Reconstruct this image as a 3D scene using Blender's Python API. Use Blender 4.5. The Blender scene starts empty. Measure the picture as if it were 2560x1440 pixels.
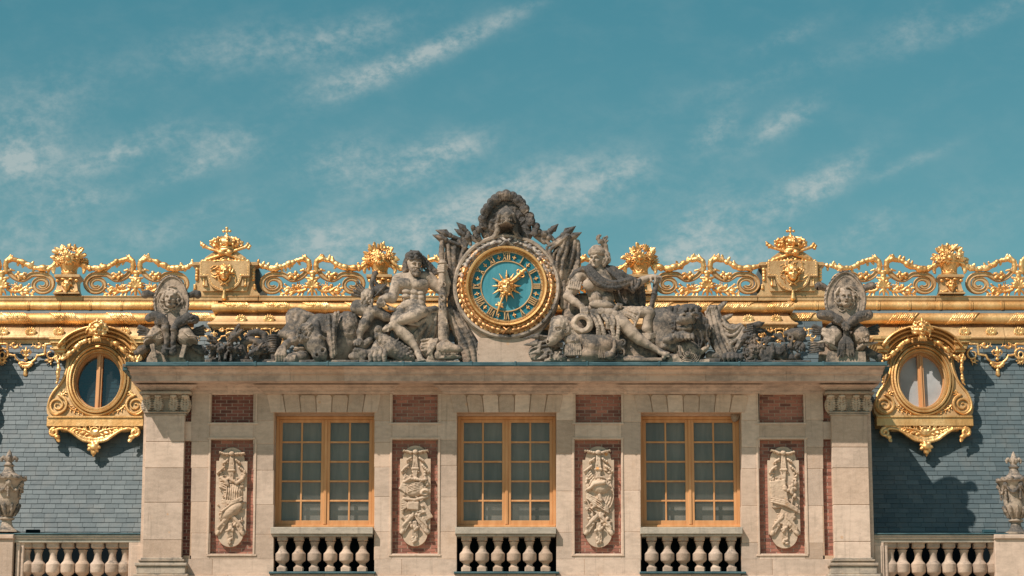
import bpy, bmesh, math, random
import numpy as np
from mathutils import Vector, Matrix

R = math.radians
sc = bpy.context.scene
COL = sc.collection
random.seed(7)
rng = np.random.default_rng(7)

# ------------------------------------------------------------------ camera
CAM = (0.112, -49.0, 1.7)
FPX = 6250.0
TILT = R(11.0)
cam_d = bpy.data.cameras.new('camera')
cam = bpy.data.objects.new('camera', cam_d)
COL.objects.link(cam)
cam.location = CAM
cam.rotation_euler = (R(90) + TILT, 0, 0)
cam_d.sensor_width = 36.0
cam_d.lens = 36.0 * FPX / 2560.0
cam_d.clip_start = 0.5
cam_d.clip_end = 3000
sc.camera = cam

# ------------------------------------------------------------------ light
LD = Vector((1.1, 1.0, -1.85)).normalized()      # the way the sunlight travels
SUN_EL = math.asin(-LD.z)
SUN_AZ = math.atan2(-LD.x, -LD.y)                # compass angle of the sun from +Y towards +X
sun_d = bpy.data.lights.new('sun', 'SUN')
sun_d.energy = 5.0
sun_d.angle = R(0.5)
sun_d.color = (1.0, 0.88, 0.775)
sun = bpy.data.objects.new('sun', sun_d)
COL.objects.link(sun)
sun.rotation_euler = LD.to_track_quat('-Z', 'Y').to_euler()
sc.view_settings.view_transform = 'Standard'
sc.view_settings.look = 'None'
sc.view_settings.exposure = 0.08
sc.view_settings.gamma = 1.0
sc.cycles.max_bounces = 6
sc.cycles.diffuse_bounces = 3
sc.cycles.glossy_bounces = 3
sc.cycles.transparent_max_bounces = 6
sc.cycles.caustics_reflective = False
sc.cycles.caustics_refractive = False


def P(u, v, y=0.0):
    """pixel of the 2560 px wide photograph -> point on the vertical plane at depth y"""
    dx = u - 1280.0
    up = 720.0 - v
    dy = FPX * math.cos(TILT) - up * math.sin(TILT)
    dz = FPX * math.sin(TILT) + up * math.cos(TILT)
    t = (y - CAM[1]) / dy
    return Vector((CAM[0] + dx * t, y, CAM[2] + dz * t))


def S(y=0.0):
    return (P(1381, 950, y) - P(1281, 950, y)).x / 100.0


S0 = S(0)


# ------------------------------------------------------------------ node helper
class NT:
    def __init__(self, tree):
        self.t = tree
        self.n = tree.nodes
        self.l = tree.links
        self.n.clear()

    def set(self, sock, val):
        if val is None:
            return
        if isinstance(val, bpy.types.NodeSocket):
            self.l.new(val, sock)
        elif isinstance(val, (tuple, list)) and sock.type == 'RGBA' and len(val) == 3:
            sock.default_value = (*val, 1)
        else:
            sock.default_value = val

    def node(self, typ, props=None, **ins):
        nd = self.n.new(typ)
        for k, v in (props or {}).items():
            setattr(nd, k, v)
        for k, v in ins.items():
            key = int(k[1:]) if k[0] == 'i' and k[1:].isdigit() else k.replace('_', ' ')
            self.set(nd.inputs[key], v)
        return nd

    def m(self, op, a, b=None, c=None, clamp=False):
        nd = self.n.new('ShaderNodeMath')
        nd.operation = op
        nd.use_clamp = clamp
        self.set(nd.inputs[0], a)
        self.set(nd.inputs[1], b)
        if c is not None:
            self.set(nd.inputs[2], c)
        return nd.outputs[0]

    def mix(self, f, a, b, mode='MIX'):
        nd = self.n.new('ShaderNodeMix')
        nd.data_type = 'RGBA'
        nd.blend_type = mode
        self.set(nd.inputs[0], f)
        self.set(nd.inputs[6], a)
        self.set(nd.inputs[7], b)
        return nd.outputs[2]

    def ramp(self, f, a, b, c=0.0, d=1.0, smooth=True):
        nd = self.n.new('ShaderNodeMapRange')
        if smooth:
            nd.interpolation_type = 'SMOOTHSTEP'
        self.set(nd.inputs[0], f)
        for k, v in enumerate((a, b, c, d)):
            self.set(nd.inputs[k + 1], v)
        return nd.outputs[0]

    def noise(self, vec, scale, detail=3, rough=0.55, dist=0.0):
        nd = self.node('ShaderNodeTexNoise', {}, Scale=scale, Detail=detail, Roughness=rough, Distortion=dist)
        if vec is not None:
            self.set(nd.inputs['Vector'], vec)
        return nd.outputs['Fac']

    def mapping(self, vec, loc=(0, 0, 0), rot=(0, 0, 0), scale=(1, 1, 1)):
        nd = self.node('ShaderNodeMapping', {}, Location=loc, Rotation=rot, Scale=scale)
        self.set(nd.inputs['Vector'], vec)
        return nd.outputs[0]

    def bump(self, h, strength=0.3, dist=0.01, normal=None):
        nd = self.node('ShaderNodeBump', {}, Strength=strength, Distance=dist, Height=h)
        if normal is not None:
            self.set(nd.inputs['Normal'], normal)
        return nd.outputs[0]


def new_mat(name):
    m = bpy.data.materials.new(name)
    m.use_nodes = True
    return m, NT(m.node_tree)


def finish(nt, col, rough=0.8, metal=0.0, normal=None, spec=None, extra=None):
    b = nt.node('ShaderNodeBsdfPrincipled', {}, Roughness=rough, Metallic=metal)
    nt.set(b.inputs['Base Color'], col)
    if normal is not None:
        nt.set(b.inputs['Normal'], normal)
    if spec is not None:
        nt.set(b.inputs['Specular IOR Level'], spec)
    for k, v in (extra or {}).items():
        nt.set(b.inputs[k], v)
    o = nt.node('ShaderNodeOutputMaterial')
    nt.l.new(b.outputs[0], o.inputs[0])
    return b


def geo_pos(nt):
    return nt.node('ShaderNodeTexCoord').outputs['Object']


def attr(nt, name='tone'):
    return nt.node('ShaderNodeAttribute', {'attribute_name': name}).outputs['Fac']


# ------------------------------------------------------------------ world
world = bpy.data.worlds.new('World')
sc.world = world
world.use_nodes = True
w = NT(world.node_tree)
sky = w.node('ShaderNodeTexSky', {'sky_type': 'NISHITA'})
sky.sun_disc = False
sky.sun_elevation = SUN_EL
sky.sun_rotation = SUN_AZ
sky.altitude = 100
sky.air_density = 1.0
sky.dust_density = 0.6
sky.ozone_density = 1.6
tc = w.node('ShaderNodeTexCoord').outputs['Generated']
sep = w.node('ShaderNodeSeparateXYZ', {}, Vector=tc)
# azimuth / elevation in degrees around the view to the north (+Y)
az = w.m('MULTIPLY', w.m('ARCTAN2', sep.outputs[0], sep.outputs[1]), 57.2958)
el = w.m('MULTIPLY', w.m('ARCSINE', sep.outputs[2]), 57.2958)
cmb = w.node('ShaderNodeCombineXYZ', {}, X=az, Y=el)
# thin wisps drawn out up to the right
wv = w.mapping(cmb.outputs[0], rot=(0, 0, R(-25)), scale=(0.66, 1.15, 1))
n1 = w.noise(wv, 0.9, 8, 0.62, 0.15)
n2 = w.noise(w.mapping(cmb.outputs[0], loc=(31, 7, 0), rot=(0, 0, R(-24)), scale=(1.2, 1.7, 1)), 2.4, 7, 0.64, 0.12)


def azel(u, v):
    d = (P(u, v, 0) - Vector(CAM)).normalized()
    return math.degrees(math.atan2(d.x, d.y)), math.degrees(math.asin(d.z))


CLOUDS = [  # u, v, half length, half width, climb angle, density
    (40, 400, 95, 50, 5, 1.0), (90, 270, 130, 60, 20, .42), (300, 383, 110, 26, 25, .75), (215, 497, 70, 20, 8, .6),
    (60, 590, 130, 60, 10, .62), (545, 368, 100, 36, 8, .6), (450, 432, 75, 18, 20, .55), (620, 120, 200, 42, 8, .42),
    (880, 92, 110, 30, 18, .5), (890, 190, 120, 26, 16, .6), (1030, 150, 170, 20, 25, .75), (1170, 95, 90, 16, 22, .5),
    (1290, 35, 55, 12, 20, .35), (850, 395, 75, 35, 15, .6), (1010, 425, 130, 40, 16, .75), (1130, 375, 80, 26, 14, .6),
    (850, 610, 140, 50, 2, 1.0), (1080, 560, 90, 40, 25, .7), (1190, 520, 130, 34, 30, .7), (1400, 445, 130, 36, 18, .6), (1560, 428, 60, 22, 20, .6),
    (1400, 510, 170, 40, 10, .75), (1790, 325, 48, 24, 42, .8), (1930, 320, 90, 24, 30, .42), (1970, 300, 60, 20, 20, .4),
    (1970, 497, 100, 28, 28, .85), (2085, 450, 75, 22, 36, .75), (2260, 412, 80, 12, 20, .45), (1730, 590, 110, 50, 35, .85),
    (1830, 640, 150, 34, 5, .8), (2170, 575, 60, 26, 30, .5), (2280, 75, 70, 34, 25, .35), (2470, 40, 110, 18, 20, .42),
    (1960, 95, 80, 16, 22, .3), (350, 600, 90, 30, 12, .35), (520, 530, 110, 26, 20, .3), (2400, 560, 150, 60, 12, .22),
    (1900, 200, 260, 22, 14, .2)]
tot = None
for (u, v, a, b, th, s) in CLOUDS:
    ca, ce = azel(u, v)
    q = w.node('ShaderNodeMapping', {'vector_type': 'TEXTURE'}, Vector=cmb.outputs[0], Location=(ca, ce, 0),
               Rotation=(0, 0, R(th)), Scale=(a / 109.0, b / 109.0, 1)).outputs[0]
    ln = w.node('ShaderNodeVectorMath', {'operation': 'DOT_PRODUCT'}, i0=q, i1=q).outputs['Value']
    g = w.m('MULTIPLY', w.m('POWER', 2.718, w.m('MULTIPLY', ln, -0.55)), s)
    tot = g if tot is None else w.m('ADD', tot, g)
shred = w.m('ADD', w.m('MULTIPLY', n1, 0.55), w.m('MULTIPLY', n2, 0.75))
shred = w.ramp(shred, 0.44, 1.02)
dens = w.m('MULTIPLY', w.m('MINIMUM', tot, 1.15), w.m('ADD', w.m('MULTIPLY', shred, 1.5), 0.12))
veil = w.m('MULTIPLY', w.ramp(n1, 0.40, 0.75), 0.08)
dens = w.m('ADD', dens, veil, clamp=True)
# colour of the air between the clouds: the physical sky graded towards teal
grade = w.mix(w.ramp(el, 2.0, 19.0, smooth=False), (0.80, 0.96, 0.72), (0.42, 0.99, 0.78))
grade = w.mix(w.ramp(el, 20.0, 40.0), grade, (0.80, 0.86, 0.74))  # above the view the grade turns neutral, chosen for its fill light
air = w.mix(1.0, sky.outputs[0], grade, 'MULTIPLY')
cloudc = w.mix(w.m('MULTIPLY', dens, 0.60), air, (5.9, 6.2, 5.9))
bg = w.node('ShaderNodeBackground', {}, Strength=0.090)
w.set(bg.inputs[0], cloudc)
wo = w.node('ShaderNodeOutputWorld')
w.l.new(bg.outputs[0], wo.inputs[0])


# ------------------------------------------------------------------ materials
def make_stone(name, base, dark, stain=(0.42, 0.24, 0.12), soot=0.0, tone_amt=0.22, grain=0.35, rust=0.25):
    m, n = new_mat(name)
    p = geo_pos(n)
    big = n.noise(p, 1.1, 5, 0.6)
    med = n.noise(n.mapping(p, scale=(1, 1, 2.2)), 6.0, 4, 0.6)
    fine = n.noise(p, 45, 3, 0.7)
    c = n.mix(n.ramp(n.m('ADD', n.m('MULTIPLY', big, .55), n.m('MULTIPLY', med, .45)), .36, .62), dark, base)
    t = n.m('ADD', 1.0 - tone_amt / 2, n.m('MULTIPLY', attr(n), tone_amt))
    c = n.mix(1.0, c, n.node('ShaderNodeCombineColor', {}, Red=t, Green=t, Blue=t).outputs[0], 'MULTIPLY')
    hue = n.m('FRACT', n.m('MULTIPLY', attr(n), 7.31))
    c = n.mix(n.m('MULTIPLY', n.m('POWER', hue, 2.0), .26), c, stain)
    pt = n.node('ShaderNodeTexVoronoi', {}, Vector=n.mapping(p, scale=(1, 1, 1)), Scale=2.1).outputs['Distance']
    c = n.mix(n.m('MULTIPLY', n.ramp(pt, .075, .06), rust * 2.2), c, tuple(min(1, x * 1.35) for x in stain))
    # warm iron stains
    st = n.ramp(n.noise(n.mapping(p, loc=(3, 1, 9), scale=(1, 1, .6)), 3.4, 5, .65), .58, .78)
    c = n.mix(n.m('MULTIPLY', st, rust), c, stain)
    # rain streaks
    sk = n.ramp(n.noise(n.mapping(p, loc=(9, 0, 2), scale=(7, 7, .5)), 2.0, 4, .6), .52, .8)
    c = n.mix(n.m('MULTIPLY', sk, .45), c, tuple(x * .40 for x in dark))
    # pores
    vo = n.node('ShaderNodeTexVoronoi', {}, Vector=p, Scale=26.0).outputs['Distance']
    pore = n.m('MULTIPLY', n.ramp(vo, .16, .05), n.ramp(n.noise(p, 7, 2), .5, .62))
    c = n.mix(n.m('MULTIPLY', pore, .55), c, tuple(x * .35 for x in dark))
    if soot:
        nrm = n.node('ShaderNodeNewGeometry').outputs['Normal']
        sx = n.node('ShaderNodeSeparateXYZ', {}, Vector=nrm)
        cr = n.noise(n.mapping(p, loc=(5, 2, 1)), 2.6, 6, .68)
        cr2 = n.noise(n.mapping(p, loc=(1, 8, 4)), 13, 5, .7)
        f = n.m('ADD', n.m('MULTIPLY', cr, .78), n.m('MULTIPLY', cr2, .37))
        f = n.m('ADD', f, n.m('MULTIPLY', sx.outputs[2], .12))
        c = n.mix(n.m('MULTIPLY', n.ramp(f, .72 - soot * .26, .92 - soot * .26), .93), c, (0.036, 0.043, 0.047))
    h = n.m('ADD', n.m('MULTIPLY', fine, .5), n.m('MULTIPLY', n.noise(p, 14, 4, .7), 1.0))
    h = n.m('SUBTRACT', h, n.m('MULTIPLY', pore, 1.0))
    c = n.mix(n.m('MULTIPLY', n.ramp(fine, .35, .7), .16), c, tuple(min(1, x * 1.3) for x in base))
    finish(n, c, .88, 0, n.bump(h, grain, .012), .25)
    return m


M = {}
M['stone'] = make_stone('limestone_ashlar', (0.67, 0.525, 0.42), (0.49, 0.385, 0.305), tone_amt=.42)
M['stone_trim'] = make_stone('limestone_cornice', (0.66, 0.52, 0.43), (0.38, 0.30, 0.255), rust=.2, soot=.18)
M['stone_cap'] = make_stone('weathered_capital_stone', (0.46, 0.39, 0.31), (0.27, 0.235, 0.20), soot=.3, grain=.5)
M['capital'] = make_stone('carved_leaf_stone', (0.60, 0.50, 0.39), (0.42, 0.34, 0.265), soot=.12, grain=.4)
M['stone_baluster'] = make_stone('baluster_stone', (0.56, 0.44, 0.345), (0.36, 0.285, 0.23), soot=.22, tone_amt=.45, grain=.5)
M['statue'] = make_stone('sculpture_stone', (0.46, 0.375, 0.295), (0.28, 0.232, 0.19), soot=.96, grain=.9, rust=.12)
M['statue_pale'] = make_stone('washed_sculpture_stone', (0.53, 0.43, 0.335), (0.35, 0.285, 0.228), soot=.76, grain=.8, rust=.12)
M['statue_dark'] = make_stone('blackened_sculpture_stone', (0.34, 0.27, 0.21), (0.17, 0.14, 0.12), soot=1.15, grain=.7, rust=.08)
M['statue_skin'] = make_stone('rain_washed_figure_stone', (0.56, 0.45, 0.35), (0.37, 0.30, 0.235), soot=.66, grain=.4, rust=.10)
M['relief'] = make_stone('relief_stone', (0.62, 0.49, 0.37), (0.47, 0.36, 0.27), stain=(.50, .25, .09), rust=.75, soot=0, grain=.3)
M['sill'] = make_stone('lichened_sill_stone', (0.50, 0.46, 0.385), (0.32, 0.31, 0.27), soot=.25, grain=.5)
M['mortar'] = make_stone('mortar_backing', (0.60, 0.42, 0.29), (0.48, 0.34, 0.24), rust=.3)


def make_gold(name, base, deep, rough=.34, grime=.5, metal=.82):
    m, n = new_mat(name)
    p = geo_pos(n)
    a = n.noise(n.mapping(p, scale=(1, 1, .45)), 2.2, 5, .65)
    b = n.noise(p, 19, 4, .65)
    c = n.mix(n.ramp(a, .38, .66), deep, base)
    dk = n.ramp(n.m('ADD', n.m('MULTIPLY', n.noise(n.mapping(p, loc=(4, 4, 4), scale=(2.5, 1, .5)), 3.5, 5, .7), .8), n.m('MULTIPLY', b, .35)), .60, .82)
    c = n.mix(n.m('MULTIPLY', dk, grime), c, (0.16, 0.075, 0.028))
    r = n.m('ADD', rough - .06, n.m('MULTIPLY', b, .22))
    h = n.m('ADD', n.m('MULTIPLY', b, .6), n.noise(p, 5, 3))
    fine = n.noise(p, 60, 3, .7)
    h = n.m('ADD', h, n.m('MULTIPLY', fine, .35))
    seam = n.ramp(n.noise(n.mapping(p, loc=(2, 5, 7), scale=(3, 1, 1.2)), 11, 6, .75), .54, .66)
    c = n.mix(n.m('MULTIPLY', seam, grime * .45), c, (0.30, 0.13, 0.04))
    finish(n, c, r, metal, n.bump(h, .42, .02))
    return m


M['gold'] = make_gold('gilded_lead', (0.86, 0.565, 0.255), (0.66, 0.37, 0.135), rough=.46, metal=.72, grime=.62)
M['gold_bright'] = make_gold('bright_gilding', (0.98, 0.64, 0.285), (0.80, 0.42, 0.145), rough=.38, grime=.60, metal=.76)
M['gold_flat'] = make_gold('matt_gilding', (0.70, 0.475, 0.245), (0.57, 0.355, 0.165), rough=.52, grime=.42, metal=.45)
M['gold_shaded'] = make_gold('shaded_gilding', (0.68, 0.42, 0.24), (0.46, 0.24, 0.12), rough=.42, grime=.7, metal=.6)  # darker gilding: the shadow of the cove band is put into its colour


def make_brick(name, c1, c2):
    m, n = new_mat(name)
    p = geo_pos(n)
    t = attr(n)
    c = n.mix(t, c1, c2)
    c = n.mix(n.m('MULTIPLY', n.ramp(n.noise(p, 30, 3), .45, .8), .35), c, (0.10, 0.05, 0.04))
    c = n.mix(n.m('MULTIPLY', n.ramp(n.noise(p, 3, 4), .5, .75), .25), c, (0.42, 0.22, 0.15))
    finish(n, c, .85, 0, n.bump(n.noise(p, 50, 3), .5, .006), .25)
    return m


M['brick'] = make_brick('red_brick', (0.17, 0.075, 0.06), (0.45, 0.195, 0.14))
M['brick_shade'] = make_brick('shaded_brick', (0.11, 0.045, 0.038), (0.27, 0.105, 0.08))  # darker copy of the red brick, with shade put into its colour
M['brick_mortar'] = make_stone('brick_mortar', (0.46, 0.35, 0.28), (0.34, 0.26, 0.21), rust=.1)

m, n = new_mat('roof_slate')
p = geo_pos(n)
t = attr(n)
c = n.mix(t, (0.058, 0.092, 0.106), (0.124, 0.166, 0.179))
c = n.mix(n.m('MULTIPLY', n.ramp(n.noise(n.mapping(p, scale=(1, 1, 1)), 2.5, 5, .6), .45, .7), .35), c, (0.17, 0.175, 0.165))
c = n.mix(n.m('MULTIPLY', n.ramp(n.noise(n.mapping(p, scale=(6, 1, 1)), 5, 4, .6), .5, .8), .4), c, (0.045, 0.065, 0.075))
finish(n, c, n.m('ADD', .40, n.m('MULTIPLY', n.noise(p, 9, 3), .22)), 0, n.bump(n.noise(n.mapping(p, scale=(1, 1, .3)), 40, 3), .18, .006), .55)
M['slate'] = m

m, n = new_mat('old_lead_sheet')
p = geo_pos(n)
c = n.mix(n.ramp(n.noise(n.mapping(p, scale=(.5, 1, 3)), 5, 5, .65), .35, .7), (0.022, 0.075, 0.095), (0.085, 0.165, 0.185))
finish(n, c, .55, .1, n.bump(n.noise(p, 12, 4), .3, .01))
M['lead'] = m

m, n = new_mat('shade_black_lead')
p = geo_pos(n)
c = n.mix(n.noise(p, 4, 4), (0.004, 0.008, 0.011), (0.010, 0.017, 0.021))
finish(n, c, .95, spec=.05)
M['gutter'] = m  # lead made near black: shade of the gaps behind balusters is in the colour

m, n = new_mat('ochre_window_paint')
p = geo_pos(n)
c = n.mix(n.ramp(n.noise(n.mapping(p, scale=(3, 1, .4)), 3, 4), .35, .7), (0.58, 0.285, 0.115), (0.68, 0.365, 0.165))
c = n.mix(n.m('MULTIPLY', n.ramp(n.noise(n.mapping(p, scale=(9, 1, 1)), 7, 5, .7), .62, .8), .35), c, (0.20, 0.10, 0.05))
finish(n, c, .45, 0, n.bump(n.noise(p, 30, 3), .1, .004), .4)
M['paint'] = m

m, n = new_mat('window_glass')
p = geo_pos(n)
g = n.node('ShaderNodeBsdfGlossy', {}, Roughness=.03)
n.set(g.inputs[0], (0.85, 0.95, 1.0))
nz = n.bump(n.noise(p, 2.2, 2), .25, .03)
n.set(g.inputs['Normal'], nz)
tr = n.node('ShaderNodeBsdfTransparent')
n.set(tr.inputs[0], (0.80, 0.80, 0.76))
fr = n.node('ShaderNodeFresnel', {}, IOR=1.5)
mx = n.node('ShaderNodeMixShader')
n.set(mx.inputs[0], n.m('ADD', n.m('MULTIPLY', fr.outputs[0], .5), .015))
n.l.new(tr.outputs[0], mx.inputs[1])
n.l.new(g.outputs[0], mx.inputs[2])
# dried dust and spots
df = n.node('ShaderNodeBsdfDiffuse')
n.set(df.inputs[0], (0.45, 0.45, 0.40))
sp = n.ramp(n.node('ShaderNodeTexVoronoi', {}, Vector=p, Scale=34.0).outputs['Distance'], .20, .08)
sp = n.m('MULTIPLY', sp, n.ramp(n.noise(p, 2.3, 3), .58, .66))
mx2 = n.node('ShaderNodeMixShader')
n.set(mx2.inputs[0], n.m('ADD', n.m('MULTIPLY', sp, .45), n.m('ADD', .03, n.m('MULTIPLY', attr(n), .12))))
n.l.new(mx.outputs[0], mx2.inputs[1])
n.l.new(df.outputs[0], mx2.inputs[2])
o = n.node('ShaderNodeOutputMaterial')
n.l.new(mx2.outputs[0], o.inputs[0])
M['glass'] = m

m, n = new_mat('grey_blind_cloth')
p = geo_pos(n)
wv_ = n.noise(n.mapping(p, scale=(3.2, 1, .35)), 3, 3)
c = n.mix(n.ramp(wv_, .3, .7), (0.27, 0.265, 0.265), (0.36, 0.345, 0.335))
finish(n, c, .9, 0, None, .1)
M['blind'] = m

m, n = new_mat('dial_enamel')
p = geo_pos(n)
c = n.mix(n.ramp(n.noise(n.mapping(p, scale=(1, 1, .4)), 5, 5, .65), .3, .75), (0.012, 0.16, 0.22), (0.03, 0.225, 0.29))
finish(n, c, .5, 0, n.bump(n.noise(p, 9, 3), .15, .01), .4)
M['dial'] = m
m, n = new_mat('dial_enamel_pale')
p = geo_pos(n)
c = n.mix(n.ramp(n.noise(n.mapping(p, scale=(1.6, 1, .3)), 6, 5, .65), .3, .75), (0.05, 0.255, 0.32), (0.10, 0.35, 0.41))
finish(n, c, .5, 0, n.bump(n.noise(p, 9, 3), .15, .01), .4)
M['dial_pale'] = m

m, n = new_mat('courtyard_paving')
p = geo_pos(n)
c = n.mix(n.noise(p, .6, 4), (0.33, 0.265, 0.20), (0.42, 0.34, 0.26))
finish(n, c, .85)
M['paving'] = m


# wreath: worn gilding through which the pale stone shows
m, n = new_mat('worn_gilt_laurel')
p = geo_pos(n)
sp_ = n.node('ShaderNodeSeparateXYZ', {}, Vector=p)
zc = P(1266, 718, -.1).z
hh = n.m('DIVIDE', n.m('SUBTRACT', sp_.outputs[2], zc), .9)
wn = n.m('ADD', n.m('MULTIPLY', n.noise(p, 5, 5, .7), 1.0), n.m('MULTIPLY', hh, .30))
wear = n.ramp(wn, .55, .72)
b1 = n.node('ShaderNodeBsdfPrincipled', {}, Roughness=.45, Metallic=.7)
gc = n.mix(n.ramp(n.noise(p, 9, 4), .35, .65), (0.46, 0.21, 0.08), (0.80, 0.46, 0.20))
n.set(b1.inputs['Base Color'], gc)
b2 = n.node('ShaderNodeBsdfPrincipled', {}, Roughness=.85)
n.set(b2.inputs['Base Color'], n.mix(n.ramp(n.noise(p, 14, 4), .4, .65), (0.16, 0.14, 0.13), (0.50, 0.44, 0.37)))
ms = n.node('ShaderNodeMixShader')
n.set(ms.inputs[0], wear)
n.l.new(b1.outputs[0], ms.inputs[1])
n.l.new(b2.outputs[0], ms.inputs[2])
o = n.node('ShaderNodeOutputMaterial')
n.l.new(ms.outputs[0], o.inputs[0])
M['wreath'] = m


# ------------------------------------------------------------------ object helpers
def tag(o, label=None, cat=None, group=None, kind=None):
    if label:
        o['label'] = label
    if cat:
        o['category'] = cat
    if group:
        o['group'] = group
    if kind:
        o['kind'] = kind
    return o


def empty(name, loc, label=None, cat=None, group=None):
    o = bpy.data.objects.new(name, None)
    COL.objects.link(o)
    o.location = loc
    o.empty_display_size = .2
    return tag(o, label, cat, group)


def mesh_obj(name, verts, faces, mat, parent=None, smooth=False, tone=None):
    me = bpy.data.meshes.new(name)
    if isinstance(verts, np.ndarray):
        nv, nf = len(verts), len(faces)
        me.vertices.add(nv)
        me.vertices.foreach_set('co', verts.astype(np.float32).ravel())
        me.loops.add(nf * 4)
        me.loops.foreach_set('vertex_index', faces.astype(np.int32).ravel())
        me.polygons.add(nf)
        me.polygons.foreach_set('loop_start', np.arange(0, nf * 4, 4, dtype=np.int32))
        me.polygons.foreach_set('loop_total', np.full(nf, 4, dtype=np.int32))
        me.update(calc_edges=True)
        me.validate()
    else:
        me.from_pydata([tuple(v) for v in verts], [], faces)
    if tone is not None:
        at = me.attributes.new('tone', 'FLOAT', 'POINT')
        at.data.foreach_set('value', np.asarray(tone, dtype=np.float32))
    if smooth is True:
        me.polygons.foreach_set('use_smooth', np.ones(len(me.polygons), dtype=bool))
    me.materials.append(mat)
    o = bpy.data.objects.new(name, me)
    COL.objects.link(o)
    if parent is not None:
        o.parent = parent
        o.matrix_parent_inverse = parent_world(parent).inverted()
    return o


def parent_world(p):
    mt = Matrix.LocRotScale(p.location, p.rotation_euler, p.scale)
    if p.parent:
        return parent_world(p.parent) @ p.matrix_parent_inverse @ mt
    return mt


def copy_tree(src, delta, parent=None):
    c = src.copy()
    COL.objects.link(c)
    if parent is None:
        c.location = src.location + Vector(delta)
    else:
        c.parent = parent
        # children were built in world coordinates: keep their offset from the source thing
        c.matrix_parent_inverse = src.matrix_parent_inverse
    for ch in list(src.children):
        copy_tree(ch, (0, 0, 0), c)
    return c


class Frame:
    """own axes: x right, y up, z out; s metres per unit"""
    def __init__(f, o, s=1.0, X=(1, 0, 0), Y=(0, 0, 1), Z=(0, -1, 0)):
        f.o = Vector(o)
        f.s = s
        f.X, f.Y, f.Z = Vector(X).normalized(), Vector(Y).normalized(), Vector(Z).normalized()

    def w(f, x, y, z=0.0):
        return f.o + (f.X * x + f.Y * y + f.Z * z) * f.s

    def sub(f, x, y, z=0.0, scale=1.0, yaw=0, pitch=0, roll=0):
        """yaw > 0 turns to the viewer's right, pitch > 0 looks down, roll > 0 leans counter-clockwise"""
        m = Matrix((f.X, f.Y, f.Z)).transposed() @ Matrix.Rotation(R(roll), 3, 'Z') @ Matrix.Rotation(R(yaw), 3, 'Y') @ Matrix.Rotation(R(pitch), 3, 'X')
        return Frame(f.w(x, y, z), f.s * scale, m.col[0], m.col[1], m.col[2])


class PhotoFrame:
    """points read off the photograph, laid at their own distance; d = px nearer than the plane"""
    def __init__(f, y):
        f.y = y
        f.s = S(y)
        f.X, f.Y, f.Z = Vector((1, 0, 0)), Vector((0, 0, 1)), Vector((0, -1, 0))

    def w(f, u, v, d=0.0):
        return P(u, v, f.y - d * f.s)

    def sub(f, u, v, d=0.0, scale=1.0, yaw=0, pitch=0, roll=0):
        return Frame(f.w(u, v, d), f.s).sub(0, 0, 0, scale, yaw, pitch, roll)


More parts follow.
